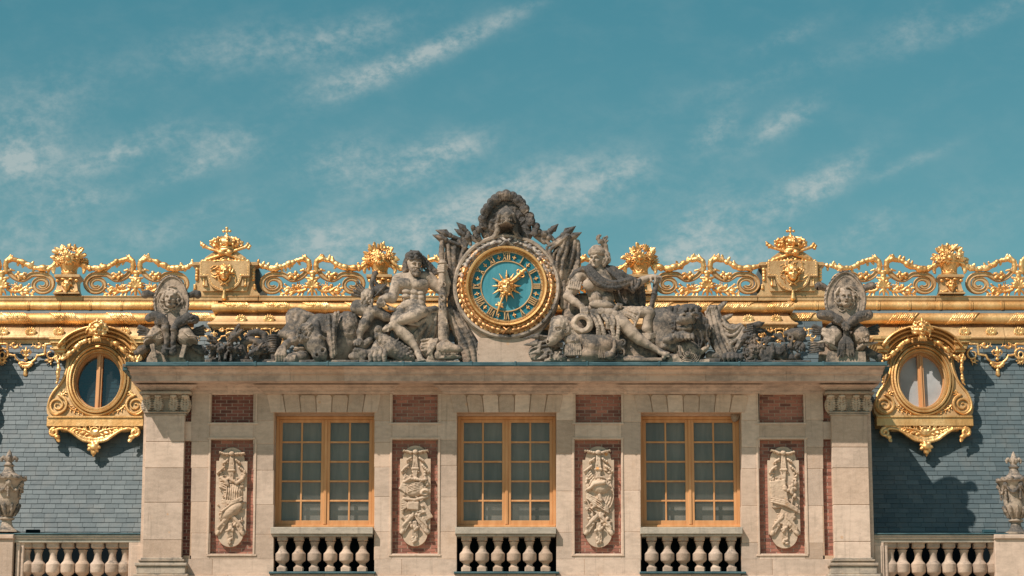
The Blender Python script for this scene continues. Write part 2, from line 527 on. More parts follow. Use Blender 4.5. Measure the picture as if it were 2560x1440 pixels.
class MB:
    def __init__(b):
        b.v, b.f, b.t = [], [], []

    def add(b, vs, fs, tone=None):
        k = len(b.v)
        tone = random.random() if tone is None else tone
        b.v += [Vector(q) for q in vs]
        b.t += [tone] * len(vs)
        b.f += [tuple(i + k for i in f) for f in fs]

    def box(b, x0, x1, z0, z1, y0, y1, tone=None, bev=0.0):
        x0, x1 = min(x0, x1), max(x0, x1)
        z0, z1 = min(z0, z1), max(z0, z1)
        y0, y1 = min(y0, y1), max(y0, y1)
        e = bev
        vs = [(x0 + e, y0, z0 + e), (x1 - e, y0, z0 + e), (x1 - e, y0, z1 - e), (x0 + e, y0, z1 - e),
              (x0, y0 + e, z0), (x1, y0 + e, z0), (x1, y0 + e, z1), (x0, y0 + e, z1),
              (x0, y1, z0), (x1, y1, z0), (x1, y1, z1), (x0, y1, z1)]
        fs = [(0, 1, 2, 3), (0, 4, 5, 1), (1, 5, 6, 2), (2, 6, 7, 3), (3, 7, 4, 0),
              (4, 8, 9, 5), (5, 9, 10, 6), (6, 10, 11, 7), (7, 11, 8, 4), (8, 11, 10, 9)]
        if e == 0:
            vs = vs[4:]
            fs = [(0, 1, 2, 3), (0, 4, 5, 1), (1, 5, 6, 2), (2, 6, 7, 3), (3, 7, 4, 0), (4, 7, 6, 5)]
        b.add(vs, fs, tone)

    def pbox(b, u0, u1, v0, v1, y0, y1, tone=None, bev=0.0):
        """box whose near face covers a rectangle of the photograph at depth y0"""
        um, vm = (u0 + u1) / 2, (v0 + v1) / 2
        b.box(P(u0, vm, y0).x, P(u1, vm, y0).x, P(um, v0, y0).z, P(um, v1, y0).z, y0, y1, tone, bev)

    def lathe(b, c, prof, seg=12, tone=None, sy=1.0, square=()):
        """prof: (radius, z) from bottom to top, around the vertical through c"""
        vs, fs = [], []
        for j, (r, z) in enumerate(prof):
            for i in range(seg):
                a = 2 * math.pi * (i + .5) / seg
                x, y = r * math.cos(a), r * math.sin(a)
                if j in square:
                    q = max(abs(math.cos(a)), abs(math.sin(a)))
                    x, y = x / q, y / q
                vs.append((c[0] + x, c[1] + y * sy, c[2] + z))
        for j in range(len(prof) - 1):
            for i in range(seg):
                k = (i + 1) % seg
                fs.append((j * seg + i, j * seg + k, (j + 1) * seg + k, (j + 1) * seg + i))
        fs.append(tuple(range(seg))[::-1])
        fs.append(tuple((len(prof) - 1) * seg + i for i in range(seg)))
        b.add(vs, fs, tone)

    def tube(b, pts, rad, seg=6, tone=None):
        """pts: world points; rad: one radius or one for each point"""
        pts = [Vector(q) for q in pts]
        n_ = len(pts)
        rad = [rad] * n_ if not isinstance(rad, (list, tuple)) else rad
        vs, fs = [], []
        up = Vector((0.13, -1, 0.21)).normalized()
        for i, q in enumerate(pts):
            tn = (pts[min(i + 1, n_ - 1)] - pts[max(i - 1, 0)]).normalized()
            a = tn.cross(up)
            if a.length < .05:
                a = tn.cross(Vector((1, 0, 0)))
            a.normalize()
            c2 = tn.cross(a).normalized()
            for k in range(seg):
                th = 2 * math.pi * k / seg
                vs.append(q + (a * math.cos(th) + c2 * math.sin(th)) * rad[i])
        for i in range(n_ - 1):
            for k in range(seg):
                k2 = (k + 1) % seg
                fs.append((i * seg + k, i * seg + k2, (i + 1) * seg + k2, (i + 1) * seg + k))
        fs.append(tuple(range(seg))[::-1])
        fs.append(tuple((n_ - 1) * seg + k for k in range(seg)))
        b.add(vs, fs, tone)

    def sweep(b, fr, path, prof, tone=None, closed=False, scale=None):
        """profile (offset across, height out) carried along a plane path in a frame's x/y"""
        n_ = len(path)
        vs, fs = [], []
        m_ = len(prof)
        for i, (x, y) in enumerate(path):
            if closed:
                a, c2 = path[i - 1], path[(i + 1) % n_]
            else:
                a, c2 = path[max(i - 1, 0)], path[min(i + 1, n_ - 1)]
            tx, ty = c2[0] - a[0], c2[1] - a[1]
            L = math.hypot(tx, ty) or 1
            nx, ny = -ty / L, tx / L
            mit = 1.0
            if (closed or 0 < i < n_ - 1):
                d1 = (x - a[0], y - a[1])
                l1 = math.hypot(*d1) or 1
                cs = abs((d1[0] * tx + d1[1] * ty) / (l1 * L))
                mit = 1 / max(cs, .55)
            k = scale(i / (n_ - 1)) if scale else 1.0
            for (o_, h) in prof:
                vs.append(fr.w(x + nx * o_ * mit * k, y + ny * o_ * mit * k, h * (k if scale else 1)))
        rng_ = range(n_) if closed else range(n_ - 1)
        for i in rng_:
            j = (i + 1) % n_
            for q in range(m_):
                q2 = (q + 1) % m_
                fs.append((i * m_ + q, j * m_ + q, j * m_ + q2, i * m_ + q2))
        if not closed:
            fs.append(tuple(range(m_)))
            fs.append(tuple((n_ - 1) * m_ + q for q in range(m_))[::-1])
        b.add(vs, fs, tone)

    def extrude(b, fr, outline, z0, z1, tone=None, bev=0.0, hole=None):
        """solid of an outline between two heights of a frame"""
        n_ = len(outline)
        if hole is None:
            cx = sum(q[0] for q in outline) / n_
            cy = sum(q[1] for q in outline) / n_
            vs = [fr.w(x, y, z0) for x, y in outline] + [fr.w(x, y, z1 - bev) for x, y in outline]
            vs += [fr.w(x + (cx - x) * bev / (abs(x - cx) + abs(y - cy) + 1e-6), y + (cy - y) * bev / (abs(x - cx) + abs(y - cy) + 1e-6), z1) for x, y in outline]
            fs = []
            for i in range(n_):
                j = (i + 1) % n_
                fs.append((i, j, n_ + j, n_ + i))
                fs.append((n_ + i, n_ + j, 2 * n_ + j, 2 * n_ + i))
            fs.append(tuple(range(n_))[::-1])
            fs.append(tuple(range(2 * n_, 3 * n_)))
            b.add(vs, fs, tone)
        else:  # outline and hole with the same number of points
            vs = []
            for z in (z0, z1):
                vs += [fr.w(x, y, z) for x, y in outline] + [fr.w(x, y, z) for x, y in hole]
            fs = []
            for i in range(n_):
                j = (i + 1) % n_
                fs.append((2 * n_ + i, 2 * n_ + j, 3 * n_ + j, 3 * n_ + i))
                fs.append((i, n_ + i, n_ + j, j))
                fs.append((i, j, 2 * n_ + j, 2 * n_ + i))
                fs.append((n_ + j, n_ + i, 3 * n_ + i, 3 * n_ + j))
            b.add(vs, fs, tone)

    def build(b, name, mat, parent=None, smooth=False, angle=None):
        o = mesh_obj(name, b.v, b.f, mat, parent, False, b.t)
        bm = bmesh.new()
        bm.from_mesh(o.data)
        bmesh.ops.recalc_face_normals(bm, faces=bm.faces)
        if smooth or angle:
            lim = R(angle or 40)
            for f in bm.faces:
                f.smooth = True
            for e in bm.edges:
                if len(e.link_faces) == 2 and e.calc_face_angle(0) > lim:
                    e.smooth = False
        bm.to_mesh(o.data)
        bm.free()
        return o


def spiral(cx, cy, r0, r1, a0, turns, n_=28, sq=1.0):
    """points winding from radius r0 in to r1; turns > 0 is counter-clockwise"""
    out = []
    for i in range(n_ + 1):
        t_ = i / n_
        r = r0 + (r1 - r0) * t_
        a = R(a0) + t_ * turns * 2 * math.pi
        out.append((cx + r * math.cos(a), cy + r * math.sin(a) * sq))
    return out


def bez(p0, p1, p2, p3, n_=10):
    out = []
    for i in range(n_ + 1):
        t_ = i / n_
        a, b_, c_, d_ = (1 - t_)**3, 3 * t_ * (1 - t_)**2, 3 * t_ * t_ * (1 - t_), t_**3
        out.append(tuple(a * p0[k] + b_ * p1[k] + c_ * p2[k] + d_ * p3[k] for k in range(len(p0))))
    return out


def curve_pts(pts, n_=6):
    """Catmull-Rom through points of any dimension"""
    out = []
    p_ = [pts[0]] + list(pts) + [pts[-1]]
    for i in range(1, len(p_) - 2):
        for j in range(n_):
            t_ = j / n_
            out.append(tuple(.5 * ((2 * p_[i][k]) + (-p_[i - 1][k] + p_[i + 1][k]) * t_ + (2 * p_[i - 1][k] - 5 * p_[i][k] + 4 * p_[i + 1][k] - p_[i + 2][k]) * t_**2 + (-p_[i - 1][k] + 3 * p_[i][k] - 3 * p_[i + 1][k] + p_[i + 2][k]) * t_**3) for k in range(len(pts[0]))))
    out.append(tuple(pts[-1]))
    return out


# ------------------------------------------------------------------ clay: signed-distance modelling
_lat = rng.random((32, 32, 32)).astype(np.float32)


def vnoise(X, Y, Z):
    def ip(a):
        f0 = np.floor(a)
        t_ = a - f0
        i0 = f0.astype(np.int32)
        return i0 & 31, (i0 + 1) & 31, t_ * t_ * (3 - 2 * t_)
    x0, x1, tx = ip(X)
    y0, y1, ty = ip(Y)
    z0, z1, tz = ip(Z)
    L = _lat
    a = L[x0, y0, z0] * (1 - tx) + L[x1, y0, z0] * tx
    b_ = L[x0, y1, z0] * (1 - tx) + L[x1, y1, z0] * tx
    c_ = L[x0, y0, z1] * (1 - tx) + L[x1, y0, z1] * tx
    d_ = L[x0, y1, z1] * (1 - tx) + L[x1, y1, z1] * tx
    return (a * (1 - ty) + b_ * ty) * (1 - tz) + (c_ * (1 - ty) + d_ * ty) * tz - .5


class Clay:
    def __init__(c, vox=.011, k=.02):
        c.p = []
        c.vox = vox
        c.k = k

    def _add(c, lo, hi, fn, k, op):
        k = c.k if k is None else k
        c.p.append((lo, hi, fn, k, op))
        return c

    def tube(c, fr, pts, k=None, op='+'):
        """pts: (x, y, z, radius) in the frame, a chain of round cones"""
        for a, b_ in zip(pts[:-1], pts[1:]):
            A = np.array(fr.w(*a[:3]))
            B = np.array(fr.w(*b_[:3]))
            ra, rb = a[3] * fr.s, b_[3] * fr.s
            rm = max(ra, rb)

            def fn(X, Y, Z, A=A, B=B, ra=ra, rb=rb):
                D = B - A
                L = max(float(D @ D), 1e-9)
                t_ = np.clip(((X - A[0]) * D[0] + (Y - A[1]) * D[1] + (Z - A[2]) * D[2]) / L, 0, 1)
                return np.sqrt((X - A[0] - t_ * D[0])**2 + (Y - A[1] - t_ * D[1])**2 + (Z - A[2] - t_ * D[2])**2) - (ra + (rb - ra) * t_)
            c._add(np.minimum(A, B) - rm, np.maximum(A, B) + rm, fn, k, op)
        return c

    def _oriented(c, fr, ctr, rot, yaw, pitch):
        f2 = Frame(fr.w(*ctr), fr.s, fr.X, fr.Y, fr.Z).sub(0, 0, 0, 1, yaw, pitch, rot)
        return np.array(f2.o), np.array((f2.X, f2.Y, f2.Z))

    def ell(c, fr, ctr, rad, rot=0, yaw=0, pitch=0, k=None, op='+'):
        O, A = c._oriented(fr, ctr, rot, yaw, pitch)
        r = np.maximum(np.array(rad, dtype=float) * fr.s, 1e-4)
        ext = np.sqrt(((A.T * r)**2).sum(axis=1))

        def fn(X, Y, Z):
            x, y, z = X - O[0], Y - O[1], Z - O[2]
            q = [A[i, 0] * x + A[i, 1] * y + A[i, 2] * z for i in range(3)]
            k0 = np.sqrt((q[0] / r[0])**2 + (q[1] / r[1])**2 + (q[2] / r[2])**2)
            k1 = np.sqrt((q[0] / r[0]**2)**2 + (q[1] / r[1]**2)**2 + (q[2] / r[2]**2)**2) + 1e-6
            return k0 * (k0 - 1) / k1
        return c._add(O - ext, O + ext, fn, k, op)

    def box(c, fr, ctr, half, rot=0, yaw=0, pitch=0, rnd=0.0, k=None, op='+'):
        O, A = c._oriented(fr, ctr, rot, yaw, pitch)
        h = np.array(half, dtype=float) * fr.s
        rn = rnd * fr.s
        ext = np.abs(A.T * h).sum(axis=1)

        def fn(X, Y, Z):
            x, y, z = X - O[0], Y - O[1], Z - O[2]
            q = [np.abs(A[i, 0] * x + A[i, 1] * y + A[i, 2] * z) - h[i] + rn for i in range(3)]
            out = np.sqrt(np.maximum(q[0], 0)**2 + np.maximum(q[1], 0)**2 + np.maximum(q[2], 0)**2)
            return out + np.minimum(np.maximum(q[0], np.maximum(q[1], q[2])), 0) - rn
        return c._add(O - ext, O + ext, fn, k, op)

    def torus(c, fr, ctr, R0, r0, rot=0, yaw=0, pitch=0, sy=1.0, k=None, op='+'):
        """ring lying in the frame's x/y plane"""
        O, A = c._oriented(fr, ctr, rot, yaw, pitch)
        R1, r1 = R0 * fr.s, r0 * fr.s
        ext = np.full(3, (R1 * max(1, sy) + r1))

        def fn(X, Y, Z):
            x, y, z = X - O[0], Y - O[1], Z - O[2]
            q = [A[i, 0] * x + A[i, 1] * y + A[i, 2] * z for i in range(3)]
            d_ = np.sqrt(q[0]**2 + (q[1] / sy)**2) - R1
            return np.sqrt(d_**2 + q[2]**2) - r1
        return c._add(O - ext, O + ext, fn, k, op)

    def folds(c, fr, A, B, n_, r, r2=None, k=None, wob=0.0, seed=0, seg=6):
        """cloth: n tubes spread between two edge curves A and B (lists of x, y, z)"""
        r2 = r if r2 is None else r2
        rd = random.Random(seed)
        a = curve_pts(A, seg)
        b_ = curve_pts(B, seg)
        for i in range(n_):
            t_ = i / max(n_ - 1, 1)
            ph = rd.uniform(0, 6)
            pts = []
            for j, (q, e) in enumerate(zip(a, b_)):
                s_ = j / (len(a) - 1)
                o_ = wob * math.sin(ph + s_ * 5)
                pts.append((q[0] + (e[0] - q[0]) * t_ + o_, q[1] + (e[1] - q[1]) * t_ + o_ * .5, q[2] + (e[2] - q[2]) * t_ + (r * .7 if i % 2 else 0) + o_ * .5,
                            (r + (r2 - r) * s_) * (1 if i % 2 else .8)))
            c.tube(fr, pts[::2] if len(pts) > 8 else pts, k)
        return c

    def scatter(c, fr, n_, fn_, k=None):
        for i in range(n_):
            fn_(c, i)
        return c

    def mesh(c, noise=0.0, nscale=18.0, noise2=0.0):
        v = c.vox
        adds = [q for q in c.p if q[4] == '+']
        lo = np.min([q[0] for q in adds], axis=0) - 3 * v - noise
        hi = np.max([q[1] for q in adds], axis=0) + 3 * v + noise
        N = np.ceil((hi - lo) / v).astype(int) + 1
        F = np.full(tuple(N), 3 * v, dtype=np.float32)
        ax = [lo[i] + np.arange(N[i]) * v for i in range(3)]
        for (a, b_, fn, k, op) in c.p:
            mg = k + 2.5 * v
            i0 = np.clip(np.floor((a - mg - lo) / v).astype(int), 0, N)
            i1 = np.clip(np.ceil((b_ + mg - lo) / v).astype(int) + 1, 0, N)
            if np.any(i1 <= i0):
                continue
            sl = tuple(slice(i0[i], i1[i]) for i in range(3))
            X = ax[0][sl[0]][:, None, None].astype(np.float32)
            Y = ax[1][sl[1]][None, :, None].astype(np.float32)
            Z = ax[2][sl[2]][None, None, :].astype(np.float32)
            d_ = fn(X, Y, Z).astype(np.float32)
            f = F[sl]
            k = max(k, 1e-4)
            if op == '+':
                h = np.clip(.5 + .5 * (f - d_) / k, 0, 1)
                F[sl] = f * (1 - h) + d_ * h - k * h * (1 - h)
            else:
                h = np.clip(.5 - .5 * (f + d_) / k, 0, 1)
                F[sl] = f * (1 - h) - d_ * h + k * h * (1 - h)
        if noise or noise2:
            idx = np.nonzero(np.abs(F) < 2.2 * v + noise)
            X, Y, Z = (ax[i][idx[i]].astype(np.float32) for i in range(3))
            g = np.zeros(len(X), dtype=np.float32)
            if noise:
                g += 2 * noise * vnoise(X * nscale, Y * nscale, Z * nscale)
            if noise2:
                g += 2 * noise2 * vnoise(X * nscale * 2.3 + 9, Y * nscale * 2.3 + 5, Z * nscale * 2.3)
            F[idx] += g
        return surface_nets(F, lo, v)

    def build(c, name, mat, parent=None, noise=0.0, nscale=18.0, noise2=0.0):
        stone_ = mat.name.find('stone') >= 0 and nscale < 17
        V_, Q = c.mesh(noise * (.38 if stone_ else 1), nscale, noise2 * (.6 if stone_ else 1))
        return mesh_obj(name, V_, Q, mat, parent, True, np.full(len(V_), random.random()))


def surface_nets(F, lo, v):
    ins = F < 0
    nx, ny, nz = F.shape
    cnt = np.zeros((nx - 1, ny - 1, nz - 1), dtype=np.int8)
    cor = [(i, j, k) for i in (0, 1) for j in (0, 1) for k in (0, 1)]
    for (i, j, k) in cor:
        cnt += ins[i:nx - 1 + i, j:ny - 1 + j, k:nz - 1 + k]
    act = (cnt > 0) & (cnt < 8)
    ci = np.argwhere(act)
    idm = np.full(act.shape, -1, dtype=np.int32)
    idm[act] = np.arange(len(ci))
    vals = {c_: F[ci[:, 0] + c_[0], ci[:, 1] + c_[1], ci[:, 2] + c_[2]] for c_ in cor}
    acc = np.zeros((len(ci), 3))
    num = np.zeros(len(ci))
    for c_ in cor:
        for a in range(3):
            if c_[a] == 0:
                d_ = list(c_)
                d_[a] = 1
                f0, f1 = vals[c_], vals[tuple(d_)]
                cr = (f0 < 0) != (f1 < 0)
                t_ = np.where(cr, f0 / np.where(cr, f0 - f1, 1), 0)
                pt = np.repeat(np.array([c_], dtype=float), len(ci), 0)
                pt[:, a] += t_
                acc += pt * cr[:, None]
                num += cr
    V_ = lo + (ci + acc / num[:, None]) * v
    quads = []
    for a in range(3):
        b_, c_ = (a + 1) % 3, (a + 2) % 3
        s0 = [slice(1, None)] * 3
        s1 = [slice(1, None)] * 3
        s0[a] = slice(0, -1)
        s1[a] = slice(1, None)
        s0[b_] = s1[b_] = slice(1, -1)
        s0[c_] = s1[c_] = slice(1, -1)
        A, B = ins[tuple(s0)], ins[tuple(s1)]
        for flip, mk in ((False, A & ~B), (True, ~A & B)):
            e = np.argwhere(mk)
            if not len(e):
                continue
            e[:, b_] += 1
            e[:, c_] += 1
            # cells around the edge
            q = []
            for (db, dc) in ((-1, -1), (0, -1), (0, 0), (-1, 0)):
                g = e.copy()
                g[:, b_] += db
                g[:, c_] += dc
                q.append(idm[g[:, 0], g[:, 1], g[:, 2]])
            q = np.stack(q, 1)
            if flip:
                q = q[:, ::-1]
            quads.append(q)
    Q = np.concatenate(quads)
    return V_, Q[(Q >= 0).all(axis=1)]


# ------------------------------------------------------------------ faces
def face(c, f, hair=None, mouth=0.0, beard=False, ears=True, neck=False, k=.05, stern=0.0):
    """a carved head in a frame whose unit is the height of the head; looks along +z"""
    s = f.s
    K = lambda q: q * s
    c.ell(f, (0, .10, -.08), (.37, .40, .42), k=K(.06))
    c.ell(f, (0, -.10, .05), (.29, .38, .32), k=K(.10))
    c.ell(f, (0, -.34, .14), (.17, .13, .19), k=K(.10))
    for sx in (-1, 1):
        c.ell(f, (sx * .17, -.10, .25), (.09, .08, .08), k=K(.08))
        c.ell(f, (sx * .145, .04, .385), (.115, .075, .115), k=K(.04), op='-')
        c.ell(f, (sx * .13, .035, .285), (.065, .045, .05), k=K(.015))
        c.tube(f, [(sx * .045, .125, .39, .034), (sx * .15, .155, .375, .034), (sx * .25, .09, .27, .022)], k=K(.04))
        if ears:
            c.ell(f, (sx * .37, 0, -.02), (.04, .10, .06), k=K(.02))
    c.tube(f, [(0, .10, .385, .036), (0, -.04, .45, .046), (0, -.09, .48, .055)], k=K(.035))
    for sx in (-1, 1):
        c.ell(f, (sx * .05, -.095, .405), (.035, .028, .04), k=K(.02))
    c.ell(f, (0, .26, .26), (.22, .12, .10), k=K(.1))
    if mouth:
        c.ell(f, (0, -.235, .35), (.085, .05 + .05 * mouth, .12), k=K(.02), op='-')
        for yy, w_ in ((-.175, .09), (-.24 - .075 * mouth, .075)):
            c.tube(f, [(-w_, yy - .02, .33, .018), (0, yy, .385, .024), (w_, yy - .02, .33, .018)], k=K(.02))
    else:
        c.tube(f, [(-.085, -.195, .34, .012), (-.03, -.182, .385, .024), (.03, -.182, .385, .024), (.085, -.195, .34, .012)], k=K(.02))
        c.tube(f, [(-.07, -.225, .34, .014), (0, -.232, .38, .028), (.07, -.225, .34, .014)], k=K(.02))
        c.tube(f, [(-.09, -.206, .39, .008), (.09, -.206, .39, .008)], k=K(.012), op='-')
    c.ell(f, (0, -.37, .30), (.07, .055, .06), k=K(.06))
    if neck:
        c.tube(f, [(0, -.2, -.05, .22), (0, -.75, -.12, .24)], k=K(.08))
    if beard:
        rd = random.Random(3)
        for i in range(26):
            a = rd.uniform(-1, 1)
            h = rd.uniform(0, 1)
            x = a * (.27 - .12 * h)
            y = -.18 - .34 * h * (1 - .3 * abs(a))
            z = .30 - .25 * a * a + .03 - .05 * h
            if abs(x) < .07 and y > -.27:
                continue
            c.tube(f, [(x, y, z, .045), (x * .9, y - .09, z + .02, .03)], k=K(.012))
    return c


def hair_ring(c, f, n_, r0, r1, a0=-30, a1=210, curl=.10, w_=.045, z=.05, seed=1, sx=1.0, sy=1.0, k=.015):
    """wavy locks flying out around a face"""
    rd = random.Random(seed)
    for i in range(n_):
        a = R(a0 + (a1 - a0) * (i + rd.uniform(-.3, .3)) / max(1, n_ - 1))
        L = r1 * rd.uniform(.8, 1.15)
        ph = rd.uniform(0, 6)
        pts = []
        for j in range(6):
            t_ = j / 5
            r = r0 + (L - r0) * t_
            aa = a + curl * math.sin(ph + t_ * 5.5) * (0.4 + t_) * 2
            pts.append((r * math.cos(aa) * sx, r * math.sin(aa) * sy, z + .08 * math.sin(ph * 2 + t_ * 4) - t_ * .05, w_ * (1 - .6 * t_)))
        c.tube(f, pts, k=k * f.s)


def leaf(c, f, x, y, z, L, W, ang, lift=.25, k=None, th=.16):
    """a small ribbed leaf: a flat ellipsoid with a raised mid rib"""
    a = R(ang)
    cx, cy = x + math.cos(a) * L / 2, y + math.sin(a) * L / 2
    c.ell(f, (cx, cy, z + lift * L * .4), (L / 2, W / 2, max(W * th, 1e-3)), rot=ang, yaw=0, k=k)
    c.tube(f, [(x, y, z + W * .1, W * .12), (x + math.cos(a) * L, y + math.sin(a) * L, z + lift * L * .8 + W * .1, W * .06)], k=k)


def acanthus(c, f, pts, W, n_=6, k=None, z=0.0, side=(1, -1)):
    """scrolling leaf: a stem along pts (x, y) with lobes on both sides"""
    q = curve_pts([(a, b_) for a, b_ in pts], 4)
    m_ = len(q)
    c.tube(f, [(x, y, z + W * .25, W * .26 * (1 - .7 * i / m_)) for i, (x, y) in enumerate(q)], k=k)
    for i in range(1, n_ + 1):
        j = min(int(i * m_ / (n_ + 1)), m_ - 2)
        x, y = q[j]
        tx, ty = q[j + 1][0] - x, q[j + 1][1] - y
        an = math.degrees(math.atan2(ty, tx))
        L = W * (1.15 - .6 * i / (n_ + 1))
        for s_ in side:
            aa = an + s_ * 52
            ex, ey = x + math.cos(R(aa)) * L, y + math.sin(R(aa)) * L
            ex2, ey2 = ex + math.cos(R(an + s_ * 10)) * L * .35, ey + math.sin(R(an + s_ * 10)) * L * .35
            c.tube(f, [(x, y, z, W * .17), (ex, ey, z + W * .28, W * .17), (ex2, ey2, z + W * .1, W * .07)], k=k)


def flower(c, f, x, y, z, r, n_=9, k=None, rot=0):
    c.ell(f, (x, y, z + r * .15), (r * .36, r * .36, r * .3), k=k)
    for i in range(n_):
        a = R(rot + 360 * i / n_)
        c.ell(f, (x + math.cos(a) * r * .66, y + math.sin(a) * r * .66, z), (r * .38, r * .17, r * .16), rot=math.degrees(a), k=k)


def garland(c, f, pts, r, k=None, seed=0, step=1.1, lumpy=.35, leaves=True):
    """swag of fruit and leaves along (x, y, z)"""
    rd = random.Random(seed)
    q = curve_pts(pts, 8)
    acc, last = 0, None
    n_ = len(q)
    for i, p_ in enumerate(q):
        if last is not None:
            acc += math.dist(p_[:2], last[:2])
        last = p_
        if i == 0 or acc > r * step:
            acc = 0
            t_ = i / (n_ - 1)
            rr = r * (.62 + .5 * math.sin(math.pi * t_)) * rd.uniform(1 - lumpy, 1 + lumpy * .5)
            nx_ = q[min(i + 1, n_ - 1)]
            pv_ = q[max(i - 1, 0)]
            ta = math.degrees(math.atan2(nx_[1] - pv_[1], nx_[0] - pv_[0]))
            c.ell(f, (p_[0] + rd.uniform(-.15, .15) * r, p_[1] + rd.uniform(-.2, .2) * r, p_[2] + rr * .3), (rr * .95, rr * .72, rr * .72), rot=ta, k=k)
            for s2 in (-1, 0, 1):
                b2 = R(ta + s2 * 32)
                c.tube(f, [(p_[0] + math.cos(b2) * rr * .3, p_[1] + math.sin(b2) * rr * .5, p_[2] + rr * .7, rr * .24), (p_[0] + math.cos(b2) * rr * 1.15, p_[1] + math.sin(b2) * rr * 1.05, p_[2] + rr * .45, rr * .12)], k=k)
            if leaves and rd.random() < .7:
                an = rd.choice((-1, 1)) * rd.uniform(50, 120)
                leaf(c, f, p_[0], p_[1], p_[2], r * 1.6, r * .8, an, k=k)


# ------------------------------------------------------------------ ground
g = MB()
g.add([(-700, -700, 0), (700, -700, 0), (700, 700, 0), (-700, 700, 0)], [(0, 1, 2, 3)])
go = g.build('ground', M['paving'])
tag(go, kind='structure')

ZTOP = P(1266, 905, -.88).z          # top of the lead covering the cornice

bld = empty('palace_building', (0, 0, 0), 'brick and stone palace front with blue slate roofs and gilded dormers', 'building')

# ---- stone courses
st = MB()      # ashlar
bk = MB()      # joint backing
YW = 0.0
GAP = 0.32


def courses(u0, u1, v0, v1, js, y=YW, back=.3, split=None, bev=.006, target=None):
    js = [v0] + [j for j in js if v0 + 4 < j < v1 - 4] + [v1]
    for i, (a, b_) in enumerate(zip(js[:-1], js[1:])):
        us = [u0] + ([s_ for s_ in split[i % len(split)] if u0 < s_ < u1] if split else []) + [u1]
        for c_, d_ in zip(us[:-1], us[1:]):
            (target or st).pbox(c_ + (GAP if c_ > u0 else 0), d_ - (GAP if d_ < u1 else 0), a + (GAP if i else 0), b_ - (GAP if i < len(js) - 2 else 0), y, y + back, bev=bev)


def backing(u0, u1, v0, v1, y=YW + .007, back=.32):
    bk.pbox(u0, u1, v0, v1, y, back)


BOT = 1520
WIN = [(684, 936), (1142, 1391), (1602, 1854)]
UB = [(527, 638), (980, 1097), (1438, 1553), (1897, 2008)]   # upper brick panels
LB = [(525, 633), (980, 1094), (1437, 1553), (1899, 2013)]   # lower brick panels
PIER = [(455, 684), (936, 1142), (1391, 1602), (1854, 2088)]
JS = [[1104, 1170, 1255, 1333], [1052, 1106, 1168, 1242, 1330], [1051, 1135, 1228, 1331], [1051, 1118, 1172, 1264, 1357]]
JS2 = [[1052, 1110, 1176, 1262, 1336], [1052, 1100, 1165, 1243, 1330], [1055, 1136, 1226, 1330], [1050, 1118, 1172, 1265, 1358]]
for i, (p0, p1) in enumerate(PIER):
    ub, lb = UB[i], LB[i]
    l0 = 478 if i == 0 else p0
    r1 = 2058 if i == 3 else p1
    courses(l0, lb[0], 978, 1398, JS[i])
    courses(lb[1], r1, 978, 1398, JS2[i])
    courses(lb[0], lb[1], 1056, 1099, [])
    courses(lb[0], lb[1], 978, 986, [])
    courses(lb[0], lb[1], 1384, 1398, [])
    courses(p0, p1, 1398, 1437, [], split=[[(p0 * 2 + p1) / 3], ])
    courses(p0 - 0, p1 + 0, 1437, BOT, [1476], y=YW - .05, split=[[(p0 + p1) / 2], [(p0 + p1 * 2) / 3]])
    backing(l0 + 1, lb[0] - 4, 978, 1400)
    backing(lb[1] + 4, r1 - 1, 978, 1400)
    backing(lb[0] - 4, lb[1] + 4, 1059, 1096)
    backing(p0 + 1, p1 - 1, 1389, BOT)
    # raised frame round the lower brick panel
    for (a, b_, c_, d_) in ((lb[0] - 6, lb[1] + 6, 1093, 1098), (lb[0] - 6, lb[0] - 1, 1098, 1386), (lb[1] + 1, lb[1] + 6, 1098, 1386), (lb[0] - 8, lb[1] + 8, 1386, 1390)):
        st.pbox(a, b_, c_, d_, YW - .018, YW + .05, tone=.8, bev=.004)
# narrow stone by the outer pilasters
courses(455, 478, 1054, 1102, [])
courses(2058, 2088, 1054, 1098, [])
# window heads: flat arches of wedge stones
for i, (a, b_) in enumerate(WIN):
    n_ = 7
    c0 = (a + b_) / 2
    pf = PhotoFrame(YW)
    L0, L1 = a - 8, b_ + 8
    bk.pbox(a - 2, b_ + 2, 978, 1031, YW + .014, .3)
    for k in range(n_):
        x0 = L0 + (L1 - L0) * k / n_
        x1 = L0 + (L1 - L0) * (k + 1) / n_
        t0, t1 = c0 + (x0 - c0) * 1.07, c0 + (x1 - c0) * 1.07
        r = random.uniform(3, 7)
        h = random.uniform(984, 988)
        ol = [(x0 + .8, 1031), (x1 - .8, 1031), (t1 - 1, h + r * 1.2), (t1 - r, h), (t0 + r, h), (t0 + 1, h + r * 1.2)]
        st.extrude(pf, ol, -8, 1.5 + random.uniform(0, .8), bev=.8)
    st.pbox(a - 8, b_ + 8, 978, 983, YW, .3)
wall = bk.build('wall', M['mortar'], bld)
stone = st.build('ashlar_facing', M['stone'], bld)

